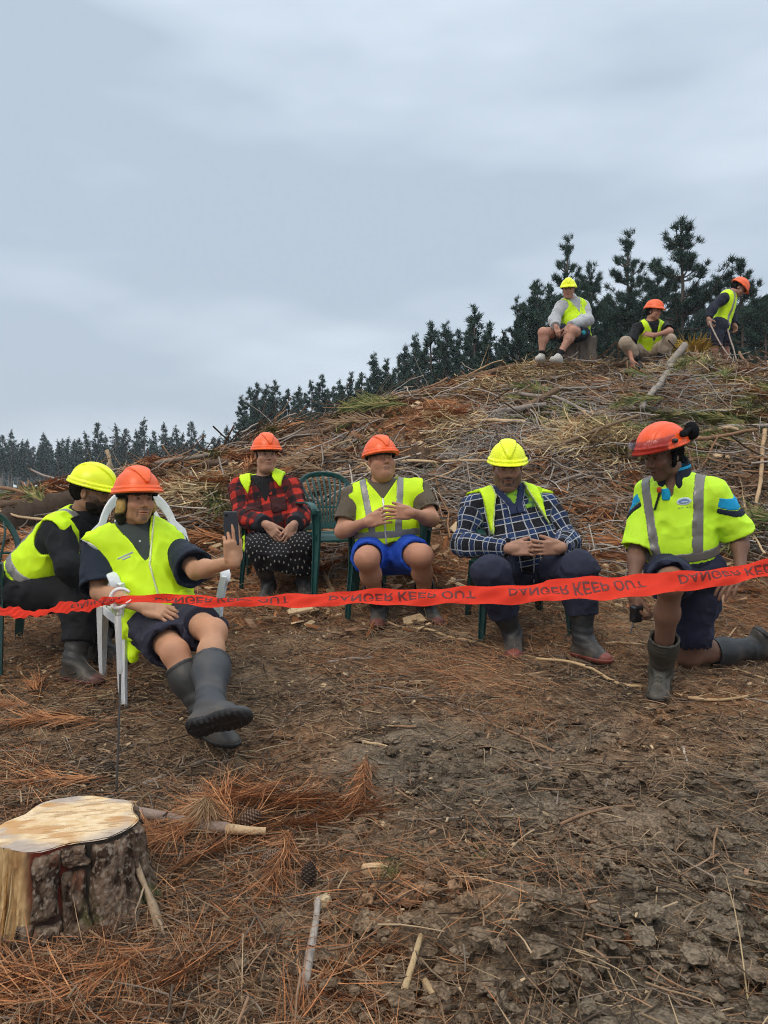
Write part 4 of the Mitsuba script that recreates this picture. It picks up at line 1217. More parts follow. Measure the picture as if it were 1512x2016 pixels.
def leaning_man():
    fR, fL = foot_at(146, 1338), foot_at(196, 1304)
    J = dict(head=at(181, 970, 4.46), look=V(1, -.10, -.16), neck=at(158, 1024, 4.50), pel=at(44, 1152, 4.52), shR=at(116, 1046, 4.33), shL=at(168, 1036, 4.70),
             elR=at(134, 1118, 4.22), elL=at(214, 1108, 4.70), wrR=at(206, 1142, 4.34), wrL=at(246, 1142, 4.56), hipR=at(40, 1166, 4.40), hipL=at(52, 1164, 4.64),
             knR=at(168, 1172, 4.36), knL=at(206, 1176, 4.72), anR=fR, anL=fL)
    hands = {'R': (V(1, .5, -.2), V(0, .3, -1), dict(curl=(.4, .6, .4))), 'L': (V(1, -.5, -.2), V(0, -.3, -1), dict(curl=(.4, .6, .4)))}
    p = Person('bearded person in yellow hard hat and black clothes leaning forward in a chair', J, w=.178, d=.122, belly=.05, hipw=.175, girth=1.18, hs=.96,
               skin=(.29, .155, .095), face=dict(w=1.03, hair=(.016, .012, .010), stubble=.75, goatee=.8), hands=hands)
    p.skin_mesh()
    bf = beard_field(p, .008, -.134)
    hair_cap(p, lambda q: np.maximum(bf(q), q[:, 2] + .066 - .5 * np.maximum(np.abs(q[:, 0]) - .05, 0)), (.022, .017, .014), name='beard')
    hair_cap(p, lambda q: np.maximum(ell([0, -.040, .018], [.090, .098, .092])(q), np.maximum(q[:, 1] + .030 - .9 * np.maximum(q[:, 2] - .012, 0), -.085 - q[:, 2])), (.012, .010, .009))
    p.cloth('long_sleeved_shirt', shirt(p, .016, -.06, fore=.95, neck_r=.066, amp=.010, flare=.012), ARMS, (.012, .013, .016), **lab('black long sleeved top'))
    cl = inter(cap_(J['neck'] - p.u * .03, J['neck'] + p.u * .05, .094, .088), neg(cap_(J['neck'] - p.u * .1, J['neck'] + p.u * .12, .072, .070)))
    p.cloth('collar', cl, TORSO, (.012, .013, .016), h=.006)
    v = vest(p, .032, -.06, vneck=(.30, .7), arm_r=.105, amp=.010, arm_drop=.05)
    vk = p.cloth('safety_vest', v, TORSO, fluor(LIME), 'hivis', h=.007, **lab('yellow safety vest with grey stripes over a black top'))
    for sg in (-1, 1):
        strip(p, 'reflective_stripe', v, lambda q: np.maximum(np.abs(q[:, 0] - sg * (.095 + .12 * (q[:, 2] - .3))) - .024, .11 - q[:, 2]), GREYT, vk)
    strip(p, 'reflective_stripe', v, lambda q: np.abs(q[:, 2] - .115 - .25 * np.maximum(q[:, 1], 0)) - .027, GREYT, vk)
    p.cloth('trousers', leg_cover(p, .020, long=True, ends=.7, flare=.014, amp=.010), LEGS, (.014, .014, .016), **lab('black work trousers'))
    hard_hat(p, HATY, tilt=-.10)
    gumboot(p, 'R', V(.9, -.45, 0), up=V(0, 0, 1), top=.33, col=(.032, .030, .028), toecap=(.13, .055, .045), h=.007, r_top=.078)
    gumboot(p, 'L', V(1, -.1, 0), up=V(0, 0, 1), top=.33, col=(.025, .025, .026), h=.008, r_top=.078)
    plastic_chair('green plastic garden chair under the leaning person in black', settle(at(22, 1300, 4.60)), -28, (.010, .048, .044))


def kneeling_man():
    fR = foot_at(1300, 1362)
    kneeg = on_ground(1352, 1318)
    J = dict(head=at(1306, 896, 4.02), look=V(-1, -.45, -.36), neck=at(1326, 950, 4.08), pel=at(1348, 1116, 4.14), shR=at(1277, 974, 4.18), shL=at(1402, 972, 4.02),
             elR=at(1254, 1085, 4.12), elL=at(1456, 1058, 4.02), wrR=at(1246, 1165, 3.95), wrL=at(1458, 1128, 3.88), hipR=at(1320, 1130, 4.14), hipL=at(1380, 1126, 4.08),
             knR=at(1320, 1150, 3.66), knL=kneeg + V(.02, .02, .075), anR=fR, anL=kneeg + V(.43, .10, .10))
    hands = {'R': (V(.05, -.3, -1), V(.9, .1, -.2), dict(curl=(.7, .9, .6), thumb=(.4, .4, .4), size=1.03)), 'L': (V(-.7, -.5, -.45), V(-.3, .1, -1), dict(curl=(.3, .4, .3), thumb=(.4, .2, .3), size=1.03))}
    p = Person('kneeling person in lime work polo and orange forestry helmet with visor and ear muffs', J, w=.168, d=.118, belly=.05, hipw=.165, girth=1.0, hs=1.02, legg=1.06,
               skin=(.185, .095, .062), face=dict(w=.92, jaw=.92, nose=1.1, hair=(.01, .009, .008), stubble=.35), hands=hands)
    p.skin_mesh()
    hair_cap(p, lambda q: np.maximum(ell([0, -.022, .012], [.080, .099, .092])(q), np.maximum(q[:, 1] - .008 - .2 * np.minimum(np.abs(q[:, 0]), 0), -.048 - q[:, 2])), (.010, .009, .008))
    s = shirt(p, .016, -.03, .95, flare=.026, neck_r=.066, amp=.008, vneck=(.40, .42))
    sk = p.cloth('polo_shirt', s, ARMS, fluor((.56, .90, .03)), 'hivis', h=.007, **lab('lime polo shirt with grey tape, blue sleeve panels and navy hem'))
    strip(p, 'reflective_stripe', s, lambda q: np.abs(q[:, 2] - .095) - .027, (.20, .19, .175), sk)
    strip(p, 'navy_hem', s, lambda q: np.maximum(q[:, 2] - .062, np.abs(q[:, 0]) - .3), (.018, .020, .040), sk, mat='cloth', lift=.002)
    for sg in (-1, 1):
        strip(p, 'reflective_stripe', s, lambda q: np.maximum(np.abs(q[:, 0] - sg * (.118 + .10 * (q[:, 2] - .3))) - .025, .11 - q[:, 2]), (.20, .19, .175), sk)
    for k, sg in (('R', -1), ('L', 1)):
        a, e = J['sh' + k], J['el' + k]; ax = unit(e - a); tilt = unit(ax + p.sx * sg * -.75)
        o = a + ax * .028 + p.sx * sg * .02
        side = lambda P: .045 - (P - a) @ (p.sx * sg) - .3 * ((P - a) @ ax)
        strip(p, 'sleeve_panel', s, None, (.012, .30, .56), sk, mat='cloth', keys=ARMS, fnP=lambda P: np.maximum(np.abs((P - o) @ tilt) - .026, side(P)))
        strip(p, 'sleeve_stripe', s, None, (.014, .020, .035), sk, mat='cloth', keys=ARMS, lift=.004, fnP=lambda P: np.maximum(np.abs((P - o) @ tilt - .040) - .014, side(P)))
    cl = inter(cap_(J['neck'] - p.u * .02 + p.fw * .01, J['neck'] + p.u * .080 - p.fw * .030, .105, .088), neg(cap_(J['neck'] - p.u * .1, J['neck'] + p.u * .14 - p.fw * .02, .078, .078)),
               lambda P: np.maximum(.030 - np.abs(p.tl(P)[:, 0]), -p.tl(P)[:, 1]) if False else np.where(p.tl(P)[:, 1] > .03, .028 - np.abs(p.tl(P)[:, 0]), -1))
    ck = p.cloth('collar', cl, TORSO, (.012, .016, .026), h=.0075, **lab('navy collar with a cyan lining'))
    strip(p, 'collar_lining', cl, None, (.01, .28, .50), p.key, mat='cloth', h=.006, fnP=lambda P: np.abs((P - J['neck']) @ p.u - .076) - .008)
    strip(p, 'placket', s, lambda q: np.maximum(np.maximum(np.abs(q[:, 0] + .025) - .022, np.abs(q[:, 2] - .43) - .03), -q[:, 1]), (.01, .32, .55), sk, mat='cloth', lift=.006)
    strip(p, 'pen', s, lambda q: np.maximum(np.maximum(np.abs(q[:, 0] + .072 + (q[:, 2] - .40) * -.4) - .006, np.abs(q[:, 2] - .395) - .045), -q[:, 1]), (.02, .03, .015), sk, mat='cloth', lift=.012, h=.006)
    strip(p, 'clip', s, lambda q: np.maximum(np.maximum(np.abs(q[:, 0] + .055) - .012, np.abs(q[:, 2] - .455) - .014), -q[:, 1]), (.5, .08, .02), sk, mat='cloth', lift=.014, h=.006)
    # the oval chest badge: a white rim, a blue field with a pale wave, and a line of small letters under it
    bx, bz = .060, .385
    def oval(rx, rz, x=bx, z=bz): return lambda q: np.maximum((np.sqrt(((q[:, 0] - x) / rx) ** 2 + ((q[:, 2] - z) / rz) ** 2) - 1) * rz, -q[:, 1])
    bk = strip(p, 'badge', s, oval(.036, .020), (.60, .68, .74), sk, mat='cloth', lift=.004, h=.0035)
    strip(p, 'badge_field', s, oval(.029, .014), (.16, .27, .48), sk, mat='cloth', lift=.0052, h=.0035)
    strip(p, 'badge_wave', s, oval(.020, .0045, bx + .004, bz - .003), (.52, .62, .74), sk, mat='cloth', lift=.0062, h=.003)
    for x in np.linspace(-.030, .030, 9):
        if abs(x) > .002: strip(p, 'badge_letter', s, lambda q: np.maximum(np.maximum(np.abs(q[:, 0] - bx - x) - .0022, np.abs(q[:, 2] - bz + .031) - .0035), -q[:, 1]), (.10, .16, .10), sk, mat='cloth', lift=.003, h=.003)
    # shorts
    p.cloth('shorts', leg_cover(p, .020, {'R': .72, 'L': .86}, .014, seed=9, amp=.012, waist=.10), LEGS, (.020, .023, .046), h=.008, **lab('navy work shorts'))
    # helmet with visor and parked ear muffs
    key, o, R, kk = hard_hat(p, (.90, .095, .012), tilt=.04, style='vents', brim=.9, s=1.05)
    def L(q): return o + R @ (V(*q) * kk)
    def loc(P): return (P - o) @ R / kk
    shell = lambda P: np.maximum(np.maximum(np.abs(ell([0, .018, .012], [.126, .158, .098])(loc(P))) - .0016, np.maximum(.018 - loc(P)[:, 1], np.maximum(-.012 - loc(P)[:, 2], loc(P)[:, 2] - .058))), np.abs(loc(P)[:, 0]) - .118) * kk
    m = nets(shell, o - .22, o + .22, .0028)
    put('visor', m, 'visor_plastic', (.3, .12, .12), key, label='tinted clear visor pushed up over the helmet')
    for sg in (-1, 1):
        put('visor_pivot', nets(cap_(L((sg * .116, .030, .028)), L((sg * .126, .030, .028)), .013), o - .2, o + .2, .0045), 'plastic', (.015, .015, .016), key)
        put('muff_mount', nets(sm(.01, cap_(L((sg * .108, -.040, .045)), L((sg * .120, -.040, .045)), .018), cap_(L((sg * .112, -.050, .048)), L((sg * .098, -.100, .052)), .012, .012)), o - .25, o + .25, .0045), 'matte', (.016, .017, .019), key)
        cc = L((sg * .082, -.128, .040))
        put('ear_muff', nets(sm(.015, ell(cc, [.036, .030, .046], R), ell(cc + R @ V(0, .016, 0), [.034, .014, .044], R)), cc - .1, cc + .1, .0045), 'matte', (.014, .015, .017), key)
        put('chin_strap', nets(un(cap_(L((sg * .092, .010, -.01)), p.H(sg * .082, .020, -.040), .012, .011), cap_(p.H(sg * .082, .020, -.040), p.H(sg * .074, .022, -.052), .013, .010)), o - .25, o + .2, .0045), 'matte', (.010, .010, .011), key)
    # boots
    gumboot(p, 'R', V(-.42, -.9, 0), up=V(0, 0, 1), top=.33, col=(.040, .038, .030), sole=(.035, .032, .028), h=.006, ribs=True, r_top=.070)
    gumboot(p, 'L', V(.75, .30, -.65), up=V(-.6, 0, -.8), top=.36, col=(.026, .028, .030), h=.006, r_top=.078)
    hx = J['wrR']
    k = thing('radio', 'small black handset in the right hand of the kneeling person', 'radio')
    c = hx + V(.004, -.045, -.105); Rr = np.stack([unit(V(.9, .3, .1)), unit(V(-.3, .9, .2)), unit(np.cross(unit(V(.9, .3, .1)), unit(V(-.3, .9, .2))))], 1)
    put('case', nets(rbox(c, V(.030, .022, .045), .012, Rr), c - .1, c + .1, .004), 'plastic', (.012, .012, .014), k)
    put('antenna', tube(np.array([c + V(-.01, 0, -.03), c + V(-.04, -.03, -.10)]), [.005, .003]), 'plastic', (.02, .02, .02), k)


scene['visor_plastic'] = {'type': 'thindielectric', 'int_ior': 1.3, 'specular_transmittance': rgb(.70, .56, .59)}
brown_tee_man(); plaid_man(); woman(); selfie_man(); leaning_man(); kneeling_man()
plastic_chair('empty green plastic garden chair between the checked shirt and the brown tee', settle(at(664, 1130, 5.85)), -66, (.011, .060, .057))


# ---------------------------------------------------------------- the three people on top of the slope
def far_person(label, J, skin=(.40, .21, .14), **kw):
    p = Person(label, J, skin=skin, **kw)
    p.skin_mesh(h=.016, hf=.009)
    return p


def hilltop_people():
    kw = dict(h=.011)
    # seated on the stump
    J = dict(head=at(1119, 572, 11.45), look=V(-.25, -1, -.12), neck=at(1124, 592, 11.55), pel=at(1134, 652, 11.62), shR=at(1104, 605, 11.48), shL=at(1149, 604, 11.62),
             elR=at(1091, 630, 11.40), elL=at(1158, 630, 11.45), wrR=at(1094, 643, 11.22), wrL=at(1120, 642, 11.16), hipR=at(1122, 656, 11.58), hipL=at(1144, 656, 11.62),
             knR=at(1070, 655, 11.28), knL=at(1128, 652, 11.16), anR=at(1066, 700, 11.30), anL=at(1100, 701, 11.12))
    hd = {'R': (V(.3, -.3, -.9), V(-.1, .9, -.2)), 'L': (V(-.4, -.3, -.9), V(.1, .9, -.2))}
    p = far_person('person in yellow hard hat and grey hoodie sitting on the hilltop stump', J, w=.19, d=.13, belly=.07, hipw=.18, girth=1.2, legg=1.3, hs=1.0, hands=hd, skin=(.46, .24, .17))
    p.cloth('hoodie', shirt(p, .022, -.04, fore=.92, neck_r=.075, flare=.015), ARMS, (.40, .41, .43), h=.0125, **lab('light grey hoodie'))
    p.cloth('hood', sm(.03, cap_(p.TP(-.09, -.06, p.L + .02), p.TP(.10, -.08, p.L + .05), .045, .05), cap_(p.TP(-.085, .05, p.L - .02), p.TP(-.09, -.06, p.L + .02), .03, .04), cap_(p.TP(.09, .05, p.L - .01), p.TP(.10, -.08, p.L + .05), .03, .045)), TORSO, (.42, .42, .42), h=.0125)
    v = vest(p, .034, -.04, vneck=(.26, .5), arm_r=.105)
    vk = p.cloth('safety_vest', v, TORSO, fluor(LIME), 'hivis', h=.011)
    strip(p, 'piping', v, lambda q: np.maximum(np.abs(np.abs(q[:, 0]) - np.maximum(q[:, 2] - .26, 0) * .5 - .012) - .008, -q[:, 1]), (.30, .33, .22), vk, h=.011)
    p.cloth('vest_flap', wrinkle(sm(.05, cap_(p.TP(.20, -.03, .05), p.TP(.21, .0, -.13), .06, .05)), .012), LEGS, fluor(LIME), 'hivis', margin=.3, h=.0125)
    s = leg_cover(p, .018, .72, .018)
    sk = p.cloth('shorts', s, LEGS, (.014, .020, .040), h=.0125, **lab('dark navy shorts with a turquoise panel'))
    a, b = J['hipL'], J['knL']
    m = nets(inter(lambda P: s(P) - .006, ell(lerp(a, b, .62) + V(.09, 0, -.01), [.06, .12, .035], np.stack([unit(V(1, 0, 0)), unit(b - a), unit(np.cross(V(1, 0, 0), unit(b - a)))], 1))), a - .5, a + .5, .009)
    if len(m.faces): put('side_panel', m, 'cloth', (.03, .36, .42), sk)
    hard_hat(p, HATY, h=.009)
    for k in SIDES:
        sock = inter(cap_(J['an' + k], lerp(J['an' + k], J['kn' + k], .25), .047, .052), plane(lerp(J['an' + k], J['kn' + k], .22), unit(J['kn' + k] - J['an' + k])))
        p.cloth('sock', sock, LEGS, (.012, .012, .013), h=.0125)
        t = unit(V(-.5 if k == 'R' else -.9, -.8, 0)); an = J['an' + k]
        sh = sm(.04, cap_(an - t * .03 - V(0, 0, .06), an + t * .14 - V(0, 0, .065), .048, .046), cap_(an, an + t * .05 - V(0, 0, .04), .05, .05))
        p.cloth('shoe', sh, LEGS, (.46, .44, .40), h=.011, margin=.3)
    # crouching
    J = dict(head=at(1287, 614, 11.30), look=V(.9, -.8, -.15), neck=at(1281, 634, 11.35), pel=at(1274, 694, 11.55), shR=at(1254, 646, 11.32), shL=at(1309, 644, 11.45),
             elR=at(1238, 682, 11.15), elL=at(1320, 652, 11.10), wrR=at(1244, 710, 10.98), wrL=at(1288, 660, 10.95), hipR=at(1260, 697, 11.5), hipL=at(1290, 697, 11.5),
             knR=at(1232, 676, 11.10), knL=at(1317, 670, 11.10), anR=at(1258, 716, 11.22), anL=at(1298, 712, 11.22))
    hd = {'R': (V(.1, -.2, -1), V(.8, .3, 0)), 'L': (V(-1, -.2, .1), V(0, .8, -.4), dict(curl=(.5, .7, .5)))}
    p = far_person('person in orange hard hat and yellow vest crouching on the hilltop', J, w=.165, d=.115, hipw=.15, girth=1.0, hs=.98, hands=hd, skin=(.40, .19, .125))
    hair_cap(p, lambda q: np.maximum(ell([0, -.022, .012], [.083, .100, .094])(q), np.maximum(q[:, 1] - .010, -.055 - q[:, 2])), (.012, .010, .009), h=.008)
    p.cloth('t_shirt', shirt(p, .014, -.03, .75, flare=.02), ARMS, (.012, .012, .014), h=.0125)
    v = vest(p, .026, -.02, vneck=(.20, .34), arm_r=.092)
    vk = p.cloth('safety_vest', v, TORSO, fluor(LIME), 'hivis', h=.011)
    strip(p, 'piping', v, lambda q: np.maximum(np.abs(np.abs(q[:, 0]) - np.maximum(q[:, 2] - .20, 0) * .34 - .010) - .007, -q[:, 1]), (.45, .52, .2), vk, h=.011)
    p.cloth('trousers', leg_cover(p, .020, long=True, ends=.62, flare=.012), LEGS, (.34, .27, .20), h=.0125, **lab('pale khaki trousers'))
    hard_hat(p, ORANGE, h=.009)
    for k in SIDES: gumboot(p, k, V(-.2 if k == 'R' else .5, -1, 0), up=V(0, 0, 1), top=.26, h=.0125, col=(.014, .015, .016))
    # standing, bent over
    J = dict(head=at(1453, 568, 12.0), look=V(1, -.15, -.85), hup=V(.75, -.1, .8), neck=at(1436, 578, 12.0), pel=at(1417, 642, 12.0), shR=at(1423, 588, 11.84), shL=at(1436, 586, 12.18),
             elR=at(1404, 606, 11.76), elL=at(1440, 618, 12.22), wrR=at(1395, 628, 11.66), wrL=at(1446, 640, 12.05), hipR=at(1411, 648, 11.92), hipL=at(1422, 648, 12.08),
             knR=at(1406, 690, 11.88), knL=at(1428, 690, 12.06), anR=at(1408, 732, 11.94), anL=at(1432, 732, 12.1))
    hd = {'R': (V(.1, -.3, -1), V(.8, .3, .2), dict(curl=(.7, .9, .6))), 'L': (V(.1, -.3, -1), V(-.8, -.3, 0), dict(curl=(.7, .9, .6)))}
    p = far_person('person in orange hard hat bending over among the branches on the hilltop', J, w=.165, d=.115, hipw=.155, girth=1.0, hs=.98, hands=hd, skin=(.38, .20, .14))
    hair_cap(p, lambda q: np.maximum(ell([0, -.022, .012], [.083, .100, .094])(q), np.maximum(q[:, 1] - .010, -.055 - q[:, 2])), (.012, .010, .009), h=.008)
    p.cloth('long_sleeved_shirt', shirt(p, .015, -.05, fore=.92), ARMS, (.014, .017, .030), h=.0125)
    v = vest(p, .027, -.05, vneck=(.36, .4), arm_r=.098)
    vk = p.cloth('safety_vest', v, TORSO, fluor(LIME), 'hivis', h=.011)
    strip(p, 'reflective_stripe', v, lambda q: np.abs(q[:, 2] - .03) - .025, GREYT, vk, h=.011)
    for sg in (-1, 1): strip(p, 'reflective_stripe', v, lambda q: np.maximum(np.abs(q[:, 0] - sg * .10) - .022, .05 - q[:, 2]), GREYT, vk, h=.011)
    p.cloth('shorts', leg_cover(p, .020, .85, .02, waist=.09), LEGS, (.022, .024, .040), h=.0125)
    hard_hat(p, ORANGE, h=.009)
    for k in SIDES: gumboot(p, k, V(.8, -.5, 0), up=V(0, 0, 1), top=.26, h=.011, col=(.02, .02, .02))


hilltop_people()


# ---------------------------------------------------------------- pines beyond the slope
def tufts(P, D, n, L, W, g, droop=.0):
    """n needle blades about each point P pointing roughly along D: thin triangles."""
    k = len(P)
    d = D[:, None] * .9 + g.normal(0, .55, (k, n, 3))
    d /= np.linalg.norm(d, axis=2, keepdims=True)
    d[..., 2] -= droop
    s = np.cross(d, g.normal(0, 1, (k, n, 3))); s /= np.linalg.norm(s, axis=2, keepdims=True) + 1e-9
    l = L * g.uniform(.6, 1.15, (k, n, 1))
    b = P[:, None] + g.normal(0, .035, (k, n, 3)) * (L / .2)
    v = np.stack([b - s * W / 2, b + s * W / 2, b + d * l], 2).reshape(-1, 3)
    return v, np.arange(len(v)).reshape(-1, 3)


def pine_proto(name, H, R, seed, bare=.12, whorl=.42, ntuft=7, nblade=9, L=.24, W=.05, up=.75, ragged=.35, col=(.030, .046, .034), trunk_r=.10, tcol=(.12, .10, .085), dens=5, lead=0, power=.85, jit=.07):
    g = np.random.default_rng(seed)
    P, D, shade, limbs = [], [], [], []
    zz = np.linspace(0, H, 10)
    bend = np.cumsum(g.normal(0, .02, (10, 2)), 0) * H * .12
    tr = tube(np.c_[bend, zz], trunk_r * (1.02 - zz / H) + .012, 7)
    z = H * bare
    while z < H * .985:
        t = (z / H - bare) / (1 - bare)
        rad = R * (1 - t) ** power * g.uniform(1 - ragged, 1 + ragged * .6) + .10
        if t < .12: rad *= .55 + t * 3.5
        for _ in range(max(3, int(dens * (1.1 - .5 * t)))):
            a = g.uniform(0, 2 * np.pi); r = rad * g.uniform(.55, 1.12)
            c = np.array([np.interp(z, zz, bend[:, 0]), np.interp(z, zz, bend[:, 1]), z + g.uniform(-.15, .15)])
            out = np.array([math.cos(a), math.sin(a), 0])
            s = np.linspace(0, 1, 6)
            rise = up * r * (s ** 1.6) * g.uniform(.5, 1.3) - .12 * r * s
            path = c + out * (s * r)[:, None] + np.array([0, 0, 1.0]) * rise[:, None]
            limbs.append(tube(path, np.linspace(.028, .008, 6) * (H / 8), 4, cap=False))
            m = max(2, int(ntuft * r / R + 1.5))
            ss = g.uniform(.30, 1.0, m); ss[0] = 1.0
            pts = np.stack([np.interp(ss, s, path[:, j]) for j in range(3)], 1) + g.normal(0, jit * (H / 8), (m, 3))
            dr_ = unit(path[-1] - path[-2])
            P.append(pts); D.append(np.repeat((dr_ * .6 + np.array([0, 0, .55]))[None], m, 0))
            shade.append(np.repeat(g.uniform(.65, 1.35), m) * g.uniform(.8, 1.2, m))
        z += whorl * g.uniform(.6, 1.3)
    P.append(np.c_[bend[-1:] + 0, [[H]]][:, :3] + g.normal(0, .05, (6 + lead, 3)) + np.array([0, 0, 1]) * g.uniform(-.6, .2, (6 + lead, 1))); D.append(np.repeat([[0, 0, 1.0]], 6 + lead, 0)); shade.append(np.ones(6 + lead))
    P, D, shade = np.vstack(P), np.vstack(D), np.concatenate(shade)
    v, f = tufts(P, D, nblade, L, W, g)
    c = np.asarray(col) * np.repeat(shade, nblade * 3)[:, None] * g.uniform(.75, 1.25, (len(v), 1))
    c[2::3] *= 1.25
    crown = trimesh.Trimesh(v, f, process=False)
    wood = cat([tr] + limbs)
    scene[name] = {'type': 'shapegroup', 'trunk': mikit.ply(wood, 'matte', smooth=True, color=vcol(wood, tcol, .3, 6)),
                   'crown': mikit.ply(crown, 'leaf', smooth=False, color=np.clip(c, 0, 1))}
    return H


PROTO_H = {}
for i in range(3):
    PROTO_H[f'young_pine_{i}'] = pine_proto(f'young_pine_shape_{i}', 8, 2.5, 20 + i, bare=.05, ntuft=34, nblade=34, L=.17, W=.017, dens=8.2, whorl=.37, ragged=.55, up=.80, lead=9, power=.80, jit=.030, col=(.040, .072, .056))
for i in range(3):
    PROTO_H[f'row_pine_{i}'] = pine_proto(f'row_pine_shape_{i}', 8, 1.55, 40 + i, ntuft=19, nblade=16, L=.20, W=.038, dens=7.6, whorl=.33, ragged=.32, up=.55, power=.95, lead=6, jit=.04, col=(.046, .080, .063))
for i in range(3):
    PROTO_H[f'tall_pine_{i}'] = pine_proto(f'tall_pine_shape_{i}', 10, 1.35, 60 + i, bare=.36 - .06 * i, ntuft=7, nblade=8, L=.40, W=.10, dens=6, whorl=.40, ragged=.4, up=.5, col=(.034, .056, .044), trunk_r=.17, power=.7, tcol=(.20, .17, .15))


def pine(px, top, d, proto, label, group=None, rot=None, wide=1.0):
    p = at(px, top, d)
    z0 = float(base_ground(p[0], p[1])) - .15
    H = PROTO_H[proto]; s = (p[2] - z0) / H
    key = numbered('pine_tree')
    g = np.random.default_rng(int(px * 7 + top))
    sx = s * wide * g.uniform(.92, 1.1)
    scene[key] = {'type': 'instance', 'group': ref(proto.rsplit('_', 1)[0] + '_shape_' + proto[-1]),
                  'to_world': T().translate([float(p[0]), float(p[1]), z0]).rotate([0, 0, 1], float(g.uniform(0, 360) if rot is None else rot)).scale([sx, sx, s])}
    labels[key] = {'label': label, 'category': 'tree'}
    if group: labels[key]['group'] = group


NEAR_PINES = [
    (1118, 482, 25, 'bushy pine with a thin leader above the yellow hard hat on the hilltop', .85),
    (1062, 560, 27, 'pine just left of the person seated on the hilltop stump', 1.0),
    (1162, 528, 28, 'short pine behind the shoulder of the person seated on the hilltop', 1.1),
    (1238, 472, 25, 'tall dense pine between the seated and the crouching hilltop people', 1.1),
    (1300, 520, 28, 'pine filling the gap behind the crouching orange hard hat', 1.2),
    (1346, 446, 24, 'tallest dark pine with spreading branches on the skyline', 1.25),
    (1408, 560, 30, 'low pine between the tallest pine and the standing person', 1.2),
    (1462, 520, 24, 'dark pine right behind the standing bent over person', 1.05),
    (1506, 606, 22, 'dark pine cut by the right edge of the photo', 1.1),
    (1016, 600, 29, 'small pine at the left end of the hilltop cluster', .9),
]
for i, (px, top, d, l, w) in enumerate(NEAR_PINES): pine(px, top, d, f'young_pine_{i % 3}', l, wide=w)
g_ = np.random.default_rng(5)
for i, px in enumerate(np.linspace(1030, 1535, 20)):
    pine(px, 585 + g_.uniform(-20, 40), 33 + g_.uniform(0, 6), f'row_pine_{i % 3}', 'dark pine in the second row behind the hilltop', 'second row of pines behind the hilltop', wide=1.3)
ROW = [(940, 612, 31), (925, 640, 33), (965, 640, 30), (990, 660, 32), (880, 645, 35), (850, 640, 36), (900, 690, 36), (820, 668, 38), (785, 708, 41), (760, 715, 42), (738, 705, 43), (712, 738, 45), (690, 740, 46),
       (668, 755, 48), (636, 742, 50), (612, 755, 51), (590, 768, 53), (568, 770, 54), (545, 756, 55), (525, 764, 56), (508, 758, 57), (490, 768, 58), (476, 785, 59), (655, 765, 52), (700, 760, 50), (775, 735, 45), (835, 690, 42), (580, 785, 58), (800, 690, 40), (905, 655, 37), (862, 668, 38), (500, 790, 57), (517, 786, 58), (536, 778, 55), (556, 788, 54), (600, 778, 52), (624, 768, 52), (646, 772, 51), (672, 772, 47), (724, 752, 46), (748, 738, 46), (768, 742, 43), (812, 706, 41), (958, 668, 34), (980, 690, 33)]
for i, (px, top, d) in enumerate(ROW): pine(px, top, d, f'row_pine_{i % 3}', 'dark young pine in the row stepping down to the left behind the slope', 'row of young pines behind the slope', wide=1.18)
FAR = [(4, 858), (22, 850), (45, 868), (66, 880), (86, 855), (112, 868), (130, 882), (146, 868), (165, 852), (191, 834), (208, 860), (226, 838), (248, 846), (268, 850), (286, 826), (303, 850), (322, 836), (346, 842), (376, 832), (360, 856), (402, 852), (420, 862), (446, 842), (460, 866)]
for i, (px, top) in enumerate(FAR): pine(px, top, 88 + 14 * g_.random(), f'tall_pine_{i % 3}', 'tall bare stemmed pine in the front row of the distant forest edge', 'front row of the distant forest edge', wide=1.0)
for i, px in enumerate(np.linspace(-40, 500, 44)): pine(px + g_.uniform(-6, 6), 872 + g_.uniform(-12, 16), 108 + 40 * g_.random(), f'tall_pine_{i % 3}', 'distant pine deeper inside the far forest', 'pines deeper inside the distant forest', wide=1.25)
for i, px in enumerate(np.linspace(-60, 520, 46)): pine(px + g_.uniform(-6, 6), 888 + g_.uniform(-10, 14), 165 + 60 * g_.random(), f'row_pine_{i % 3}', 'dim pine at the back of the distant forest', 'pines at the back of the distant forest', wide=1.2)


# ---------------------------------------------------------------- logging slash: twigs, needles, straw, chips (uncountable) and branches (one by one)
GREYW, BROWNW, PALEW, DARKW = (.340, .290, .250), (.280, .170, .105), (.54, .39, .235), (.095, .070, .052)


def heap(name, label, protos, places, rs):
    """Instances name__001... of the prototypes, laid on the ground with its slope."""
    labels[name] = {'label': label, 'kind': 'stuff'}
    g = np.random.default_rng(rs)
    x, y = places[:, 0], places[:, 1]
    z = ground(x, y)
    e = .12
    gx, gy = (base_ground(x + e, y) - base_ground(x - e, y)) / (2 * e), (base_ground(x, y + e) - base_ground(x, y - e)) / (2 * e)
    for k in range(len(places)):
        n = unit(V(-gx[k], -gy[k], 1)); a = g.uniform(0, 2 * np.pi)
        u = np.array([math.cos(a), math.sin(a), 0]); u = unit(u - n * (u @ n)); w = np.cross(n, u)
        s = places[k, 2] * g.uniform(.8, 1.25)
        M = np.eye(4); M[:3, 0], M[:3, 1], M[:3, 2], M[:3, 3] = u * s, w * s, n * s, (x[k], y[k], z[k] + places[k, 3])
        scene[f'{name}__{k + 1:03d}'] = {'type': 'instance', 'group': ref(protos[int(g.integers(len(protos)))]), 'to_world': T(M)}


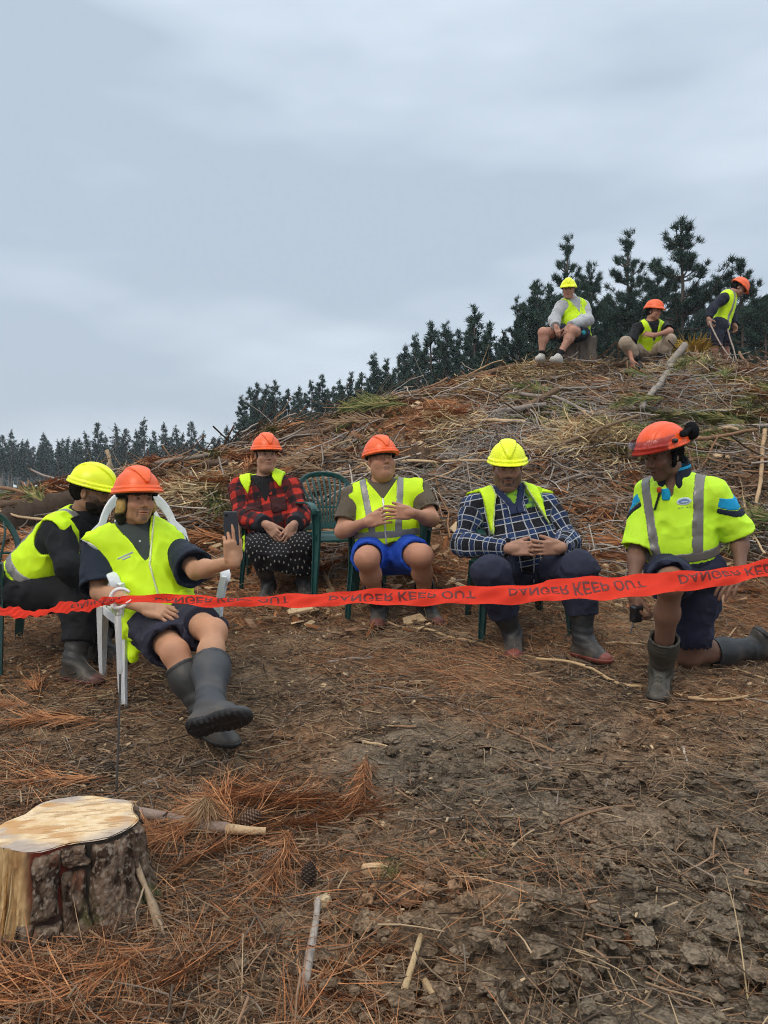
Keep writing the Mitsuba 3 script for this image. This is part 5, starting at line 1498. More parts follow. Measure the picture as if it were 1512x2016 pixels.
def proto(name, mesh, col, mat='matte', smooth=True):
    if not smooth:
        v = mesh.vertices[mesh.faces].reshape(-1, 3); col = np.asarray(col)[mesh.faces].reshape(-1, 3)
        mesh = trimesh.Trimesh(v, np.arange(len(v)).reshape(-1, 3), process=False)
    scene[name] = {'type': 'shapegroup', 'piece': mikit.ply(mesh, mat, smooth=smooth, color=np.clip(col, 0, 1))}
    return name


def twig_heap(name, n, R, L, r, cols, seed, up=.25, seg=5, thick=.12):
    g = np.random.default_rng(seed); ms, cs = [], []
    for _ in range(n):
        l = g.uniform(*L); a = g.uniform(0, 2 * np.pi); q = R * math.sqrt(g.random()); b = g.uniform(0, 2 * np.pi)
        d = unit(V(math.cos(a), math.sin(a), g.normal(0, up)))
        s = np.linspace(-.5, .5, seg + 1)[:, None]
        c = V(q * math.cos(b), q * math.sin(b), abs(g.normal(0, thick)) + .01)
        path = c + d * s * l + np.cumsum(g.normal(0, .035, (seg + 1, 3)), 0) * l * .5 + V(0, 0, 1) * (g.normal(0, .25) * l * (s ** 2))
        m = tube(path, g.uniform(*r) * np.linspace(1, .45, seg + 1), 4, cap=False)
        ms.append(m); k = np.asarray(cols[int(g.integers(len(cols)))]) * g.uniform(.6, 1.35)
        cs.append(np.broadcast_to(k, (len(m.vertices), 3)))
    return proto(name, cat(ms), np.vstack(cs))


def ribbon_pack(bases, dirs, lens, width, g, curl=.3, seg=3, flat=True):
    """Thin curved blades as ribbons: (mesh, blades' vertex count)."""
    n = len(bases)
    d = dirs / np.linalg.norm(dirs, axis=1, keepdims=True)
    side = np.cross(d, np.array([0, 0, 1.0]) + g.normal(0, .35, (n, 3))); side /= np.linalg.norm(side, axis=1, keepdims=True) + 1e-9
    up = np.cross(side, d)
    s = np.linspace(0, 1, seg + 1)
    bend = g.normal(0, curl, (n, 2))
    p = bases[:, None] + d[:, None] * (s[None, :, None] * lens[:, None, None]) + (side * bend[:, :1] + up * bend[:, 1:])[:, None] * (s ** 2)[None, :, None] * lens[:, None, None]
    w = width * np.array([.8] + [1.0] * (seg - 1) + [.3])
    e = side * .75 + up * .66
    v = np.stack([p - e[:, None] * w[None, :, None] / 2, p + e[:, None] * w[None, :, None] / 2], 2).reshape(n, -1, 3)
    m = 2 * (seg + 1)
    f = []
    for k in range(seg): f += [[2 * k, 2 * k + 1, 2 * k + 3], [2 * k, 2 * k + 3, 2 * k + 2]]
    F = (np.array(f)[None] + (np.arange(n) * m)[:, None, None]).reshape(-1, 3)
    return trimesh.Trimesh(v.reshape(-1, 3), F, process=False), m


def needles(name, n, R, L, width, cols, seed, mode='scatter', lift=.012):
    g = np.random.default_rng(seed)
    if mode == 'scatter':
        a, q = g.uniform(0, 2 * np.pi, n), R * np.sqrt(g.random(n))
        b = np.stack([q * np.cos(a), q * np.sin(a), np.abs(g.normal(0, lift, n)) + .002], 1)
        t = g.normal(0, 2.0) + g.normal(0, 1.1, n)
        d = np.stack([np.cos(t), np.sin(t), g.normal(0, .18, n)], 1)
    else:             # a spray: needles standing forward off a twig
        s = g.random(n) ** .8
        b = np.stack([s * R - R * .5, g.normal(0, .008, n), .022 + .02 * np.sin(s * 3) + g.normal(0, .006, n)], 1)
        an = g.uniform(0, 2 * np.pi, n); sp = g.uniform(.15, .75, n)
        d = np.stack([np.ones(n), np.cos(an) * sp, np.sin(an) * sp * .42 + .02], 1)
    m, k = ribbon_pack(b, d, g.uniform(*L, n), width, g, curl=.16)
    c = np.array([cols[i] for i in g.integers(len(cols), size=n)]) * g.uniform(.6, 1.3, (n, 1))
    c = np.repeat(c, k, 0)
    ms, cs = [m], [c]
    if mode != 'scatter':
        tw = tube(smooth_path([(-R * .55, 0, .015), (0, .01, .035), (R * .5, 0, .03)], 6), np.linspace(.005, .002, 6), 5, cap=False)
        ms.append(tw); cs.append(np.broadcast_to((.12, .07, .045), (len(tw.vertices), 3)))
    return proto(name, cat(ms), np.vstack(cs), 'leaf')


def chips(name, n, R, size, cols, seed, th=.10):
    g = np.random.default_rng(seed); ms, cs = [], []
    for _ in range(n):
        l = g.uniform(*size); w = l * g.uniform(.18, .6)
        b = trimesh.creation.box((l, w, l * th + .002))
        b.vertices += g.normal(0, .10, b.vertices.shape) * [l, w, .004]
        b.apply_transform(trimesh.transformations.euler_matrix(g.normal(0, .35), g.normal(0, .35), g.uniform(0, 6.3)))
        a, q = g.uniform(0, 6.3), R * math.sqrt(g.random())
        b.apply_translation((q * math.cos(a), q * math.sin(a), abs(g.normal(0, .02)) + .004))
        ms.append(b); cs.append(np.broadcast_to(np.asarray(cols[int(g.integers(len(cols)))]) * g.uniform(.6, 1.3), (8, 3)))
    return proto(name, cat(ms), np.vstack(cs), smooth=False)


def clods(name, n, R, size, seed):
    g = np.random.default_rng(seed); ms = []
    for _ in range(n):
        s = g.uniform(*size) * (1 if g.random() < .8 else 1.7)
        m = trimesh.creation.icosphere(2, s)
        q = m.vertices / s
        m.vertices = m.vertices * (1 + 1.5 * (fb(q + g.uniform(0, 50, 3), 1.7, 4) - .5))[:, None] * g.uniform(.6, 1.2, 3) * V(1.2, 1.2, .62)
        a, r = g.uniform(0, 6.3), R * math.sqrt(g.random())
        m.apply_translation((r * math.cos(a), r * math.sin(a), s * .02)); ms.append(m)
    scene[name] = {'type': 'shapegroup', 'piece': mikit.ply(cat(ms), 'soil', smooth=35)}
    return name


ORN = [(.46, .190, .080), (.40, .165, .075), (.30, .135, .068), (.50, .25, .120), (.22, .11, .060)]
BRN = [(.28, .17, .10), (.34, .215, .13), (.20, .125, .075), (.42, .28, .17), (.31, .23, .16)]
GRN = [(.12, .15, .055), (.17, .18, .065), (.25, .22, .085), (.32, .25, .11), (.09, .115, .045)]
STR = [(.58, .45, .25), (.50, .37, .20), (.43, .31, .17), (.62, .51, .32), (.36, .25, .14)]
WOOD = [GREYW, (.36, .30, .25), BROWNW, BROWNW, (.33, .20, .12), (.36, .20, .11), (.24, .14, .08), (.46, .31, .19), DARKW, DARKW]

big_twigs = [twig_heap(f'twig_heap_{i}', 44, .55, (.30, 1.05), (.0032, .0115), WOOD, 100 + i, up=.20, thick=.09) for i in range(4)]
grey_twigs = [twig_heap(f'grey_twig_heap_{i}', 60, .50, (.30, .95), (.0028, .0070), [GREYW, (.34, .31, .28), (.22, .19, .165), (.40, .36, .31)], 110 + i, up=.16, thick=.08) for i in range(2)]
small_twigs = [twig_heap(f'small_twig_patch_{i}', 30, .30, (.04, .22), (.0013, .0036), [BROWNW, (.24, .16, .10), (.36, .26, .16), DARKW, DARKW, (.22, .17, .13)], 120 + i, up=.10, seg=3, thick=.010) for i in range(4)]
orange_sprays = [needles(f'dead_needle_spray_{i}', 150, .34, (.10, .18), .0024, ORN, 130 + i, 'spray') for i in range(4)]
hill_sprays = [needles(f'hill_needle_spray_{i}', 110, .55, (.14, .24), .0085, ORN[:4] if i < 3 else BRN, 140 + i, 'spray') for i in range(4)]
green_sprays = [needles(f'green_needle_spray_{i}', 110, .55, (.14, .26), .0085, GRN, 150 + i, 'spray') for i in range(3)]
needle_mats = [needles(f'needle_mat_{i}', 210, .26, (.07, .17), .0019, ORN[1:] + BRN[:2], 160 + i) for i in range(4)]
brown_mats = [needles(f'brown_needle_mat_{i}', 190, .28, (.06, .16), .0018, BRN, 170 + i) for i in range(4)]
hill_mats = [needles(f'hill_needle_mat_{i}', 240, .42, (.07, .17), .0045, ORN + ORN[:2] + BRN[:1] if i < 2 else BRN + ORN[2:], 180 + i, lift=.025) for i in range(4)]
straw = [needles(f'straw_tangle_{i}', 150, .27, (.10, .26), .0085, STR, 190 + i, lift=.06) for i in range(3)]
grass_tuft = [needles('grass_tuft_shape', 40, .05, (.10, .22), .0035, GRN[:4] + STR[:1], 199, lift=.05)]
chip_patch = [chips(f'chip_patch_{i}', 26, .36, (.006, .030), [PALEW, (.42, .32, .21), BROWNW, (.24, .12, .07), DARKW, DARKW], 200 + i) for i in range(3)]
hill_chips = [chips(f'hill_chip_patch_{i}', 34, .50, (.03, .16), [PALEW, (.46, .32, .20), BROWNW, (.27, .11, .05), (.30, .13, .06), (.36, .24, .14), (.13, .075, .05)], 210 + i) for i in range(3)]
clod_patch = [clods(f'clod_patch_{i}', 16, .26, (.005, .018), 220 + i) for i in range(4)]


EXCL = [(*on_ground(px, py)[:2], r) for px, py, r in ((300, 1640, .06), (345, 1650, .07), (400, 1665, .07), (455, 1668, .06), (510, 1672, .06), (490, 1650, .08), (533, 1718, .07), (608, 1758, .08), (735, 1730, .08), (602, 2000, .05), (606, 1950, .05),
        (610, 1900, .05), (618, 1850, .05), (630, 1795, .06), (806, 1990, .06), (830, 1940, .06), (860, 1995, .05), (1256, 1868, .09), (30, 1870, .14), (120, 1900, .12), (200, 1880, .10), (260, 1800, .08), (330, 1740, .06), (100, 1740, .30), (140, 1868, .14), (60, 1900, .14), (215, 1850, .12), (270, 1790, .10))]


def spots(n, seed, fn, scale=1.0, lift=0.0, vary_lift=0.0):
    """Random places in front of the camera kept with probability fn(x, y)."""
    g = np.random.default_rng(seed); out = []
    while len(out) < n:
        y = g.uniform(1.0, 13.2, 4000); x = g.uniform(-1, 1, 4000) * (.56 * y + .35)
        keep = g.random(4000) < fn(x, y)
        for ex, ey, er in EXCL: keep &= (x - ex) ** 2 + (y - ey) ** 2 > er ** 2
        out += list(np.stack([x, y], 1)[keep])
    o = np.array(out[:n]); return np.c_[o, np.full(n, scale), lift + vary_lift * g.random(n)]


def sst(a, b, x):
    t = np.clip((x - a) / (b - a), 0, 1); return t * t * (3 - 2 * t)


def patchy(x, y, f=1.1, seed=3, lo=.45, hi=.60):
    return sst(lo, hi, fb(np.stack([x, y, 0 * x], -1), f, 3, seed))


def bare_zone(x, y): return sst(-.7, .3, x + .25 * (y - 2.0) + .5 * (fb(np.stack([x, y, 0 * x], -1), 1.3, 3, 21) - .5)) * (1 - sst(3.2, 4.3, y))
def on_hill(x, y): return sst(5.8, 6.7, y + .15 * x * 0) * (y < 12.9)


heap('slash_brush', 'tangled dead twigs covering the slope', big_twigs, spots(235, 1, lambda x, y: on_hill(x, y) * (.10 + .90 * patchy(x, y, .9, 3, .45, .58)), .95), 11)
heap('grey_brush', 'mats of grey weathered twigs on the middle of the slope', grey_twigs, spots(85, 2, lambda x, y: on_hill(x, y) * np.exp(-((x - 1.7) / 1.5) ** 2 - ((y - 8.2) / 1.3) ** 2) + .12 * on_hill(x, y) * (x > -1), .95), 12)
heap('hill_needle_litter', 'brown and orange fallen needles on the slope', hill_mats, spots(720, 3, lambda x, y: sst(5.0, 6.0, y) * (y < 12.8) * (.35 + .65 * patchy(x, y, .9, 17, .42, .56)), 1.0), 13)
heap('dead_pine_foliage', 'orange brown dead pine foliage lying on the slope', hill_sprays, spots(520, 4, lambda x, y: sst(5.6, 6.3, y) * (.12 + patchy(x, y, .9, 7, .5, .62)) * (y < 12.6), 1.0, .02, .14), 14)
heap('green_pine_foliage', 'fading green pine foliage among the slash', green_sprays, spots(165, 5, lambda x, y: on_hill(x, y) * (sst(1.5, 4, x) + .8 * np.exp(-((x + .1) / .8) ** 2 - ((y - 9.8) / .8) ** 2) + .15) * (.1 + patchy(x, y, .8, 15, .48, .60)), 1.0, .06, .18), 15)
heap('bark_and_chips', 'scattered bark pieces and wood chips on the slope', hill_chips, spots(420, 6, lambda x, y: sst(5.0, 6.4, y) * (y < 12.8), .9), 16)
heap('wood_chips', 'small pale wood chips on the trampled soil', chip_patch, spots(230, 7, lambda x, y: (y < 5.6) * (.25 + .75 * sst(2.6, 4, y)) * (1 - .7 * bare_zone(x, y)), .8), 17)
heap('twig_litter', 'small broken twigs strewn over the soil', small_twigs, spots(620, 8, lambda x, y: (y < 6.2) * (1 - .72 * bare_zone(x, y)) * (.35 + .65 * sst(5, 1.5, y)), 1.0), 18)
heap('orange_needle_sprays', 'orange dead pine sprays in the foreground litter', orange_sprays, spots(85, 9, lambda x, y: (y < 5.2) * (1 - .93 * bare_zone(x, y)) * (.10 + patchy(x, y, 1.3, 9, .47, .6)) * sst(4.4, 2.2, y + .8 * (x > 0)), 1.0), 19)
heap('orange_needle_litter', 'orange fallen pine needles on the ground', needle_mats, spots(350, 10, lambda x, y: (y < 6.4) * (1 - .90 * bare_zone(x, y)) * (1 - .78 * sst(2.5, 3.0, y) * (1 - sst(4.9, 5.4, y))) * (.07 + patchy(x, y, 1.3, 9, .44, .58)), 1.0), 20)
heap('brown_needle_litter', 'brown fallen needles and fibres on the ground', brown_mats, spots(290, 11, lambda x, y: (y < 6.0) * (1 - .72 * bare_zone(x, y)) * (.22 + .78 * patchy(x, y, 1.0, 27, .44, .58)) * (1 - .86 * sst(2.4, 3.0, y) * (1 - sst(5.0, 5.6, y))), 1.0), 21)
heap('soil_clods', 'crumbled lumps of soil', clod_patch, spots(520, 12, lambda x, y: (y < 5.6) * (.25 + .75 * bare_zone(x, y)) * sst(5.5, 2, y), 1.0), 22)


def heap_at(px, py, n, sx, sy, seed):
    """n places scattered about the ground seen at a pixel of the photograph."""
    c = on_ground(px, py); g = np.random.default_rng(seed)
    return np.c_[c[0] + g.normal(0, sx, n), c[1] + g.normal(0, sy, n), g.uniform(.75, 1.15, n), g.uniform(0, .14, n)]


heap('straw_litter', 'heaps of pale straw like wood shreds on the slope', straw,
     np.vstack([heap_at(1160, 880, 18, .26, .24, 1), heap_at(1110, 742, 15, .40, .18, 2), heap_at(880, 860, 5, .2, .2, 11), heap_at(1010, 730, 6, .25, .12, 13), heap_at(1300, 726, 6, .3, .12, 3), heap_at(1400, 722, 6, .3, .12, 4), heap_at(1430, 800, 5, .2, .2, 5), heap_at(930, 795, 4, .16, .16, 6),
                heap_at(385, 992, 9, .28, .14, 7), heap_at(330, 915, 5, .3, .16, 8), heap_at(850, 770, 2, .3, .2, 10)]), 23)
heap('grass', 'thin tufts of green and yellow grass in the slash', grass_tuft,
     np.vstack([heap_at(1440, 870, 14, .5, .5, 21), heap_at(1180, 840, 9, .3, .3, 22), heap_at(880, 790, 8, .3, .3, 23), heap_at(1330, 790, 8, .5, .4, 24), heap_at(760, 790, 7, .4, .2, 25), heap_at(395, 915, 5, .1, .1, 26), heap_at(770, 1722, 2, .010, .010, 27) * [1, 1, .30, 0], heap_at(975, 1706, 3, .03, .02, 28) * [1, 1, .35, 0]]) * [1, 1, 1, 0], 24)


# ---- branches, one by one
def stick(pts, r0, r1, seed, n=None, sides=7, rough=.10, twigs=0, twig_len=.3):
    g = np.random.default_rng(seed)
    pts = np.asarray(pts, float)
    L = np.linalg.norm(np.diff(pts, axis=0), axis=1).sum()
    n = n or int(np.clip(L / .06, 6, 34))
    p = smooth_path(pts, n)
    p = p + (np.stack([fb(np.c_[np.linspace(0, L * 3, n), np.zeros((n, 2)) + seed * 3.3 + k], 1.0, 2, k) for k in range(3)], 1) - .5) * min(.10, L * .06)
    r = np.linspace(r0, r1, n) * (1 + rough * 2 * (g.random(n) - .5))
    ms = [tube(p, r, sides)]
    t = np.gradient(p, axis=0)
    for _ in range(twigs):
        k = int(g.integers(n // 5, n)); d = unit(t[k]) * g.uniform(.3, 1) + unit(g.normal(0, 1, 3) + V(0, 0, .15)) * .8
        l = twig_len * g.uniform(.4, 1.3); d = unit(d)
        q = p[k] + d * np.linspace(0, l, 6)[:, None] + np.cumsum(g.normal(0, .02, (6, 3)), 0) * l
        ms.append(tube(q, np.linspace(r[k] * .5, .0015, 6), 5, cap=False))
    return cat(ms)


def branch_colour(m, c, seed, pale_ends=None):
    v = m.vertices
    k = np.asarray(c) * (1 + .7 * (fb(v, 26, 3, seed % 9) - .5))[:, None]
    return np.clip(k, 0, 1)


BRK = [(GREYW, 'grey weathered dead branch in the slash on the hillside', 'grey dead branches on the slope'), (BROWNW, 'brown dead branch in the slash on the hillside', 'brown dead branches on the slope'),
       (PALEW, 'pale peeled branch in the slash on the hillside', 'pale peeled branches on the slope'), (DARKW, 'dark dead branch in the slash on the hillside', 'dark dead branches on the slope')]
gb = np.random.default_rng(33)
sp_ = spots(215, 40, lambda x, y: sst(5.7, 6.8, y) * (y < 12.6) * (.5 + .5 * patchy(x, y, .8, 31)))
for i, (x, y, _, _) in enumerate(sp_):
    kind = int(gb.choice(4, p=[.46, .27, .18, .09]))
    L = float(gb.uniform(.5, 1.2) if gb.random() < .6 else gb.uniform(1.2, 2.6)); a = gb.normal(0, .75) + (math.pi if gb.random() < .5 else 0)
    d = V(math.cos(a), math.sin(a), 0); s = np.linspace(-.5, .5, 5)
    P = np.array([[x, y, 0]]) + d * (s * L)[:, None]
    P[:, 2] = base_ground(P[:, 0], P[:, 1]) + .14 + gb.uniform(0, .14) + s * L * gb.normal(0, .16) + gb.normal(0, .03, 5)
    r = float(gb.uniform(.007, .017) * (.7 + .4 * L)) * (1.9 if gb.random() < .10 else 1)
    m = stick(P, r, r * .4, 500 + i, n=int(8 + 5 * L), twigs=int(gb.integers(1, 6)), twig_len=.35 * L)
    put('dead_branch', m, 'matte', branch_colour(m, BRK[kind][0], i), **lab(BRK[kind][1], 'branch', BRK[kind][2]))
BIG = [((.20, .135, .09), 'brown log jutting out of the slash on the hillside', 'brown logs in the slash'), ((.29, .25, .22), 'grey log jutting out of the slash on the hillside', 'grey logs in the slash'), ((.11, .08, .06), 'dark log half buried in the slash on the hillside', 'dark logs in the slash')]
for i, (x, y, _, _) in enumerate(spots(24, 45, lambda x, y: sst(6.3, 7.0, y) * (y < 11.6))):
    k = int(gb.choice(3, p=[.45, .33, .22])); L = float(gb.uniform(.5, 1.7)); a = gb.normal(0, .6); d = V(math.cos(a), math.sin(a), 0); s = np.linspace(-.5, .5, 4)
    P = np.array([[x, y, 0]]) + d * (s * L)[:, None]
    P[:, 2] = base_ground(P[:, 0], P[:, 1]) + .16 + s * L * gb.normal(0, .22)
    r = float(gb.uniform(.028, .062)); m = stick(P, r, r * gb.uniform(.6, .9), 1500 + i, sides=9, rough=.10, twigs=int(gb.integers(0, 3)), twig_len=.5)
    put('slash_log', m, 'bark', branch_colour(m, BIG[k][0], i), **lab(BIG[k][1], 'log', BIG[k][2]))
sp_ = spots(60, 41, lambda x, y: (y < 5.7) * (1 - .7 * bare_zone(x, y)) * (.3 + .7 * sst(2.4, 3.6, y)))
for i, (x, y, _, _) in enumerate(sp_):
    L = float(gb.uniform(.18, .75)); a = gb.uniform(0, 6.3); d = V(math.cos(a), math.sin(a), 0); s = np.linspace(-.5, .5, 5)
    P = np.array([[x, y, 0]]) + d * (s * L)[:, None]; P[:, 2] = ground(P[:, 0], P[:, 1]) + .010
    kind = int(gb.choice(3, p=[.25, .45, .30])); r = float(gb.uniform(.003, .009))
    m = stick(P, r, r * .5, 800 + i, twigs=int(gb.integers(0, 3)), twig_len=.12)
    put('twig', m, 'matte', branch_colour(m, (GREYW, BROWNW, PALEW)[kind], i), **lab(('short grey twig lying on the trampled soil', 'short brown twig lying on the trampled soil', 'short pale twig lying on the trampled soil')[kind], 'twig', 'twigs on the trampled soil'))


def hero(name, label, category, px, r0, r1, col, seed, lift=.012, Y=None, twigs=0, twig_len=.3, sides=9, rough=.10, **kw):
    """A branch measured off the photograph: px = [(px, py)] on the ground, or (px, py, metres above it)."""
    P = []
    for q in px:
        g = on_ground(q[0], q[1]) if Y is None else at(q[0], q[1], Y)
        P.append(g + V(0, 0, (q[2] if len(q) > 2 else lift) + (.09 if g[1] > 6.3 else 0)))
    m = stick(P, r0, r1, seed, twigs=twigs, twig_len=twig_len, sides=sides, rough=rough, n=kw.get('n'))
    return put(name, m, kw.get('mat', 'bark'), branch_colour(m, col, seed), **lab(label, category))


# ---------------------------------------------------------------- measured branches
hero('peeled_root', 'long pale peeled stick winding over the soil past the plaid shirt boots', 'stick', [(778, 1240), (840, 1242), (905, 1262), (965, 1280), (1035, 1300), (1078, 1304), (1150, 1322), (1205, 1348), (1262, 1358)], .011, .008, (.52, .36, .20), 1, lift=.014, mat='matte')
hero('peeled_root', 'pale forked stick on the soil right of the kneeling boot', 'stick', [(1330, 1372), (1400, 1384), (1452, 1380), (1500, 1372)], .009, .006, (.50, .34, .19), 2, twigs=2, twig_len=.12, mat='matte')
hero('fallen_stick', 'straight grey stick with a pale broken end pointing up the foreground', 'stick', [(598, 2010, .03), (606, 1930, .032), (618, 1860, .030), (626, 1795, .034)], .0135, .009, (.36, .31, .265), 3)
hero('fallen_pole', 'smooth grey brown pole lying behind the cut stump', 'pole', [(262, 1622), (330, 1634), (400, 1650), (450, 1655)], .022, .018, (.30, .225, .185), 4, lift=.045, rough=.03)
hero('broken_stub', 'pale split end of wood beyond the grey brown pole', 'stick', [(448, 1657), (490, 1660), (522, 1660)], .017, .013, (.52, .36, .21), 5, lift=.042)
hero('forked_stick', 'pale forked stick rising at the bottom edge of the photo', 'stick', [(784, 2012, .02), (806, 1960, .05), (826, 1896, .07)], .010, .006, (.50, .36, .20), 6)
hero('forked_stick', 'bent pale stick right of the forked one at the bottom edge', 'stick', [(834, 1946, .02), (850, 1980, .03), (874, 2014)], .008, .008, (.46, .32, .18), 7)
hero('grass_stalk', 'thin dry stalk standing near the right edge of the foreground', 'stalk', [(1476, 2010), (1462, 1950, .06), (1446, 1890, .12), (1428, 1850, .16)], .0026, .0014, (.42, .31, .18), 8, sides=5)
hero('grass_stalk', 'thin pale stalk upright in the bottom left litter', 'stalk', [(474, 2010), (477, 1960, .04), (482, 1890, .07)], .0022, .0012, (.50, .36, .22), 9, sides=5)
hero('pale_splinter', 'short pale splinter on the bare soil right of the middle', 'splinter', [(1344, 1474), (1358, 1522)], .007, .003, (.52, .46, .38), 10)
hero('peeled_branch', 'peeled pale branch curving upright at the right edge beside the lime polo', 'branch', [(1503, 935, .35), (1500, 980, .28), (1490, 1040, .16), (1486, 1085, .03)], .020, .014, (.50, .34, .20), 11)
hero('slash_log', 'thick grey branch leaning up the slope above the forestry helmet', 'branch', [(1262, 842, .10), (1300, 790, .14), (1330, 745, .16), (1346, 714, .22)], .032, .050, (.31, .27, .23), 12)
hero('slash_log', 'long thin brown branch across the slope at the level of the forestry helmet', 'branch', [(1058, 938, .20), (1130, 925, .22), (1200, 905, .25), (1260, 892, .28)], .020, .016, (.235, .165, .11), 13, twigs=3)
hero('slash_log', 'grey branch lying across the middle of the slope under the green grass', 'branch', [(985, 797, .12), (1060, 796, .12), (1150, 800, .14), (1200, 790, .10)], .016, .012, (.30, .27, .24), 14, twigs=4)
hero('slash_log', 'brown log near the top of the slope left of the hilltop stump', 'log', [(905, 752, .08), (960, 742, .10), (1015, 730, .10)], .050, .036, (.200, .125, .080), 15)
hero('slash_log', 'grey brown log left of the checked shirt at the edge of the slash', 'log', [(300, 952, .10), (360, 940, .10), (440, 922, .12)], .026, .022, (.26, .21, .17), 16)
hero('slash_log', 'dark log behind the shoulder of the checked shirt', 'log', [(398, 945, .08), (450, 940, .08)], .045, .040, (.14, .095, .07), 17)
hero('slash_log', 'brown log on the left shoulder of the slope above the checked shirt', 'log', [(560, 892, .10), (620, 880, .10), (690, 868, .08)], .040, .030, (.185, .13, .095), 18)
hero('slash_branch', 'grey forked branch between the brown tee and the plaid shirt', 'branch', [(880, 1000, .10), (935, 975, .10), (1010, 955, .14), (1060, 950, .12)], .014, .010, (.33, .28, .24), 19, twigs=3)
hero('slash_branch', 'pale branch bent over the slope left of the lime polo', 'branch', [(1110, 990, .06), (1135, 962, .12), (1180, 948, .14), (1248, 940, .12)], .016, .012, (.42, .32, .23), 20, twigs=2)
hero('slash_branch', 'grey branch pointing up left of the kneeling person', 'branch', [(1190, 965, .02), (1215, 1000, .02), (1240, 1020, .01)], .022, .016, (.33, .29, .25), 21)
hero('slash_branch', 'long curved grey branch under the crouching person', 'branch', [(1085, 772, .12), (1160, 760, .14), (1230, 742, .16), (1290, 728, .16)], .014, .010, (.30, .25, .21), 22, twigs=4)
hero('slash_branch', 'thin upright stick beside the chair of the plaid shirt', 'branch', [(1052, 905, .0), (1056, 860, .25), (1064, 830, .40)], .008, .004, (.20, .17, .15), 23)
hero('slash_log', 'thick dark trunk lying low on the slope behind the lime polo', 'log', [(1200, 965, .05), (1260, 990, .05)], .050, .045, (.19, .165, .14), 24)
for i, (a, b, l) in enumerate((((1396, 632, 11.6), (1446, 712, 11.4), 'pale bent stick held by the standing hilltop person'), ((1430, 640, 11.9), (1452, 716, 11.7), 'thin straight stick leaning beside the standing hilltop person'))):
    p = stick([at(*a), lerp(at(*a), at(*b), .5) + V(-.05 if i == 0 else 0, 0, 0), at(*b)], .012, .010, 90 + i)
    put('held_stick', p, 'matte', branch_colour(p, (.46, .38, .32), 3), **lab(l, 'stick'))


# ---------------------------------------------------------------- stumps
def rings(p, n, uv):
    """Sawn pine: uv in metres from the pith."""
    r = dr.sqrt(uv.x * uv.x + uv.y * uv.y)
    w = r * 420 + 22 * tfbm(uv.x * 9 + 5, uv.y * 9, 3.0, 4)
    ring = .5 + .5 * dr.sin(w)
    c = mix((.74, .57, .36), (.63, .43, .22), ring * .16 + .84 * smoothstep(.3, .7, tfbm(uv.x * 34 + uv.y * 9, uv.y * 70 - uv.x * 12, 1.0, 4)))
    saw = tfbm(uv.x * 10 + uv.y * 50, uv.y * 90 - uv.x * 26, 4.0, 3)
    c = mix(c, (.36, .20, .085), smoothstep(.56, .68, saw) * .7)
    c = mix(c, (.46, .22, .07), smoothstep(.55, .68, tfbm(uv.x * 8 + 3, uv.y * 16, 6.0, 3)) * .7)
    rim = smoothstep(.115, .185, r + .05 * (tfbm(uv.x * 13, uv.y * 13, 7.0, 3) - .5))
    c = mix(c, mix((.42, .36, .31), (.30, .24, .22), tfbm(uv.x * 40, uv.y * 40, 2.0, 3)), rim * smoothstep(.42, .60, tfbm(uv.x * 11, uv.y * 11, 9.0, 3)) * .85)
    return c


scene['sawn_wood'] = {'type': 'bumpmap', 'scale': 1.0, 'bump': proc(lambda p, n, uv: tfbm(uv.x * 18 + uv.y * 75, uv.y * 8, 4.0, 3) * .006, 1e-3), 'nested': two({'type': 'principled', 'base_color': proc(rings), 'roughness': .62, 'specular': .35})}


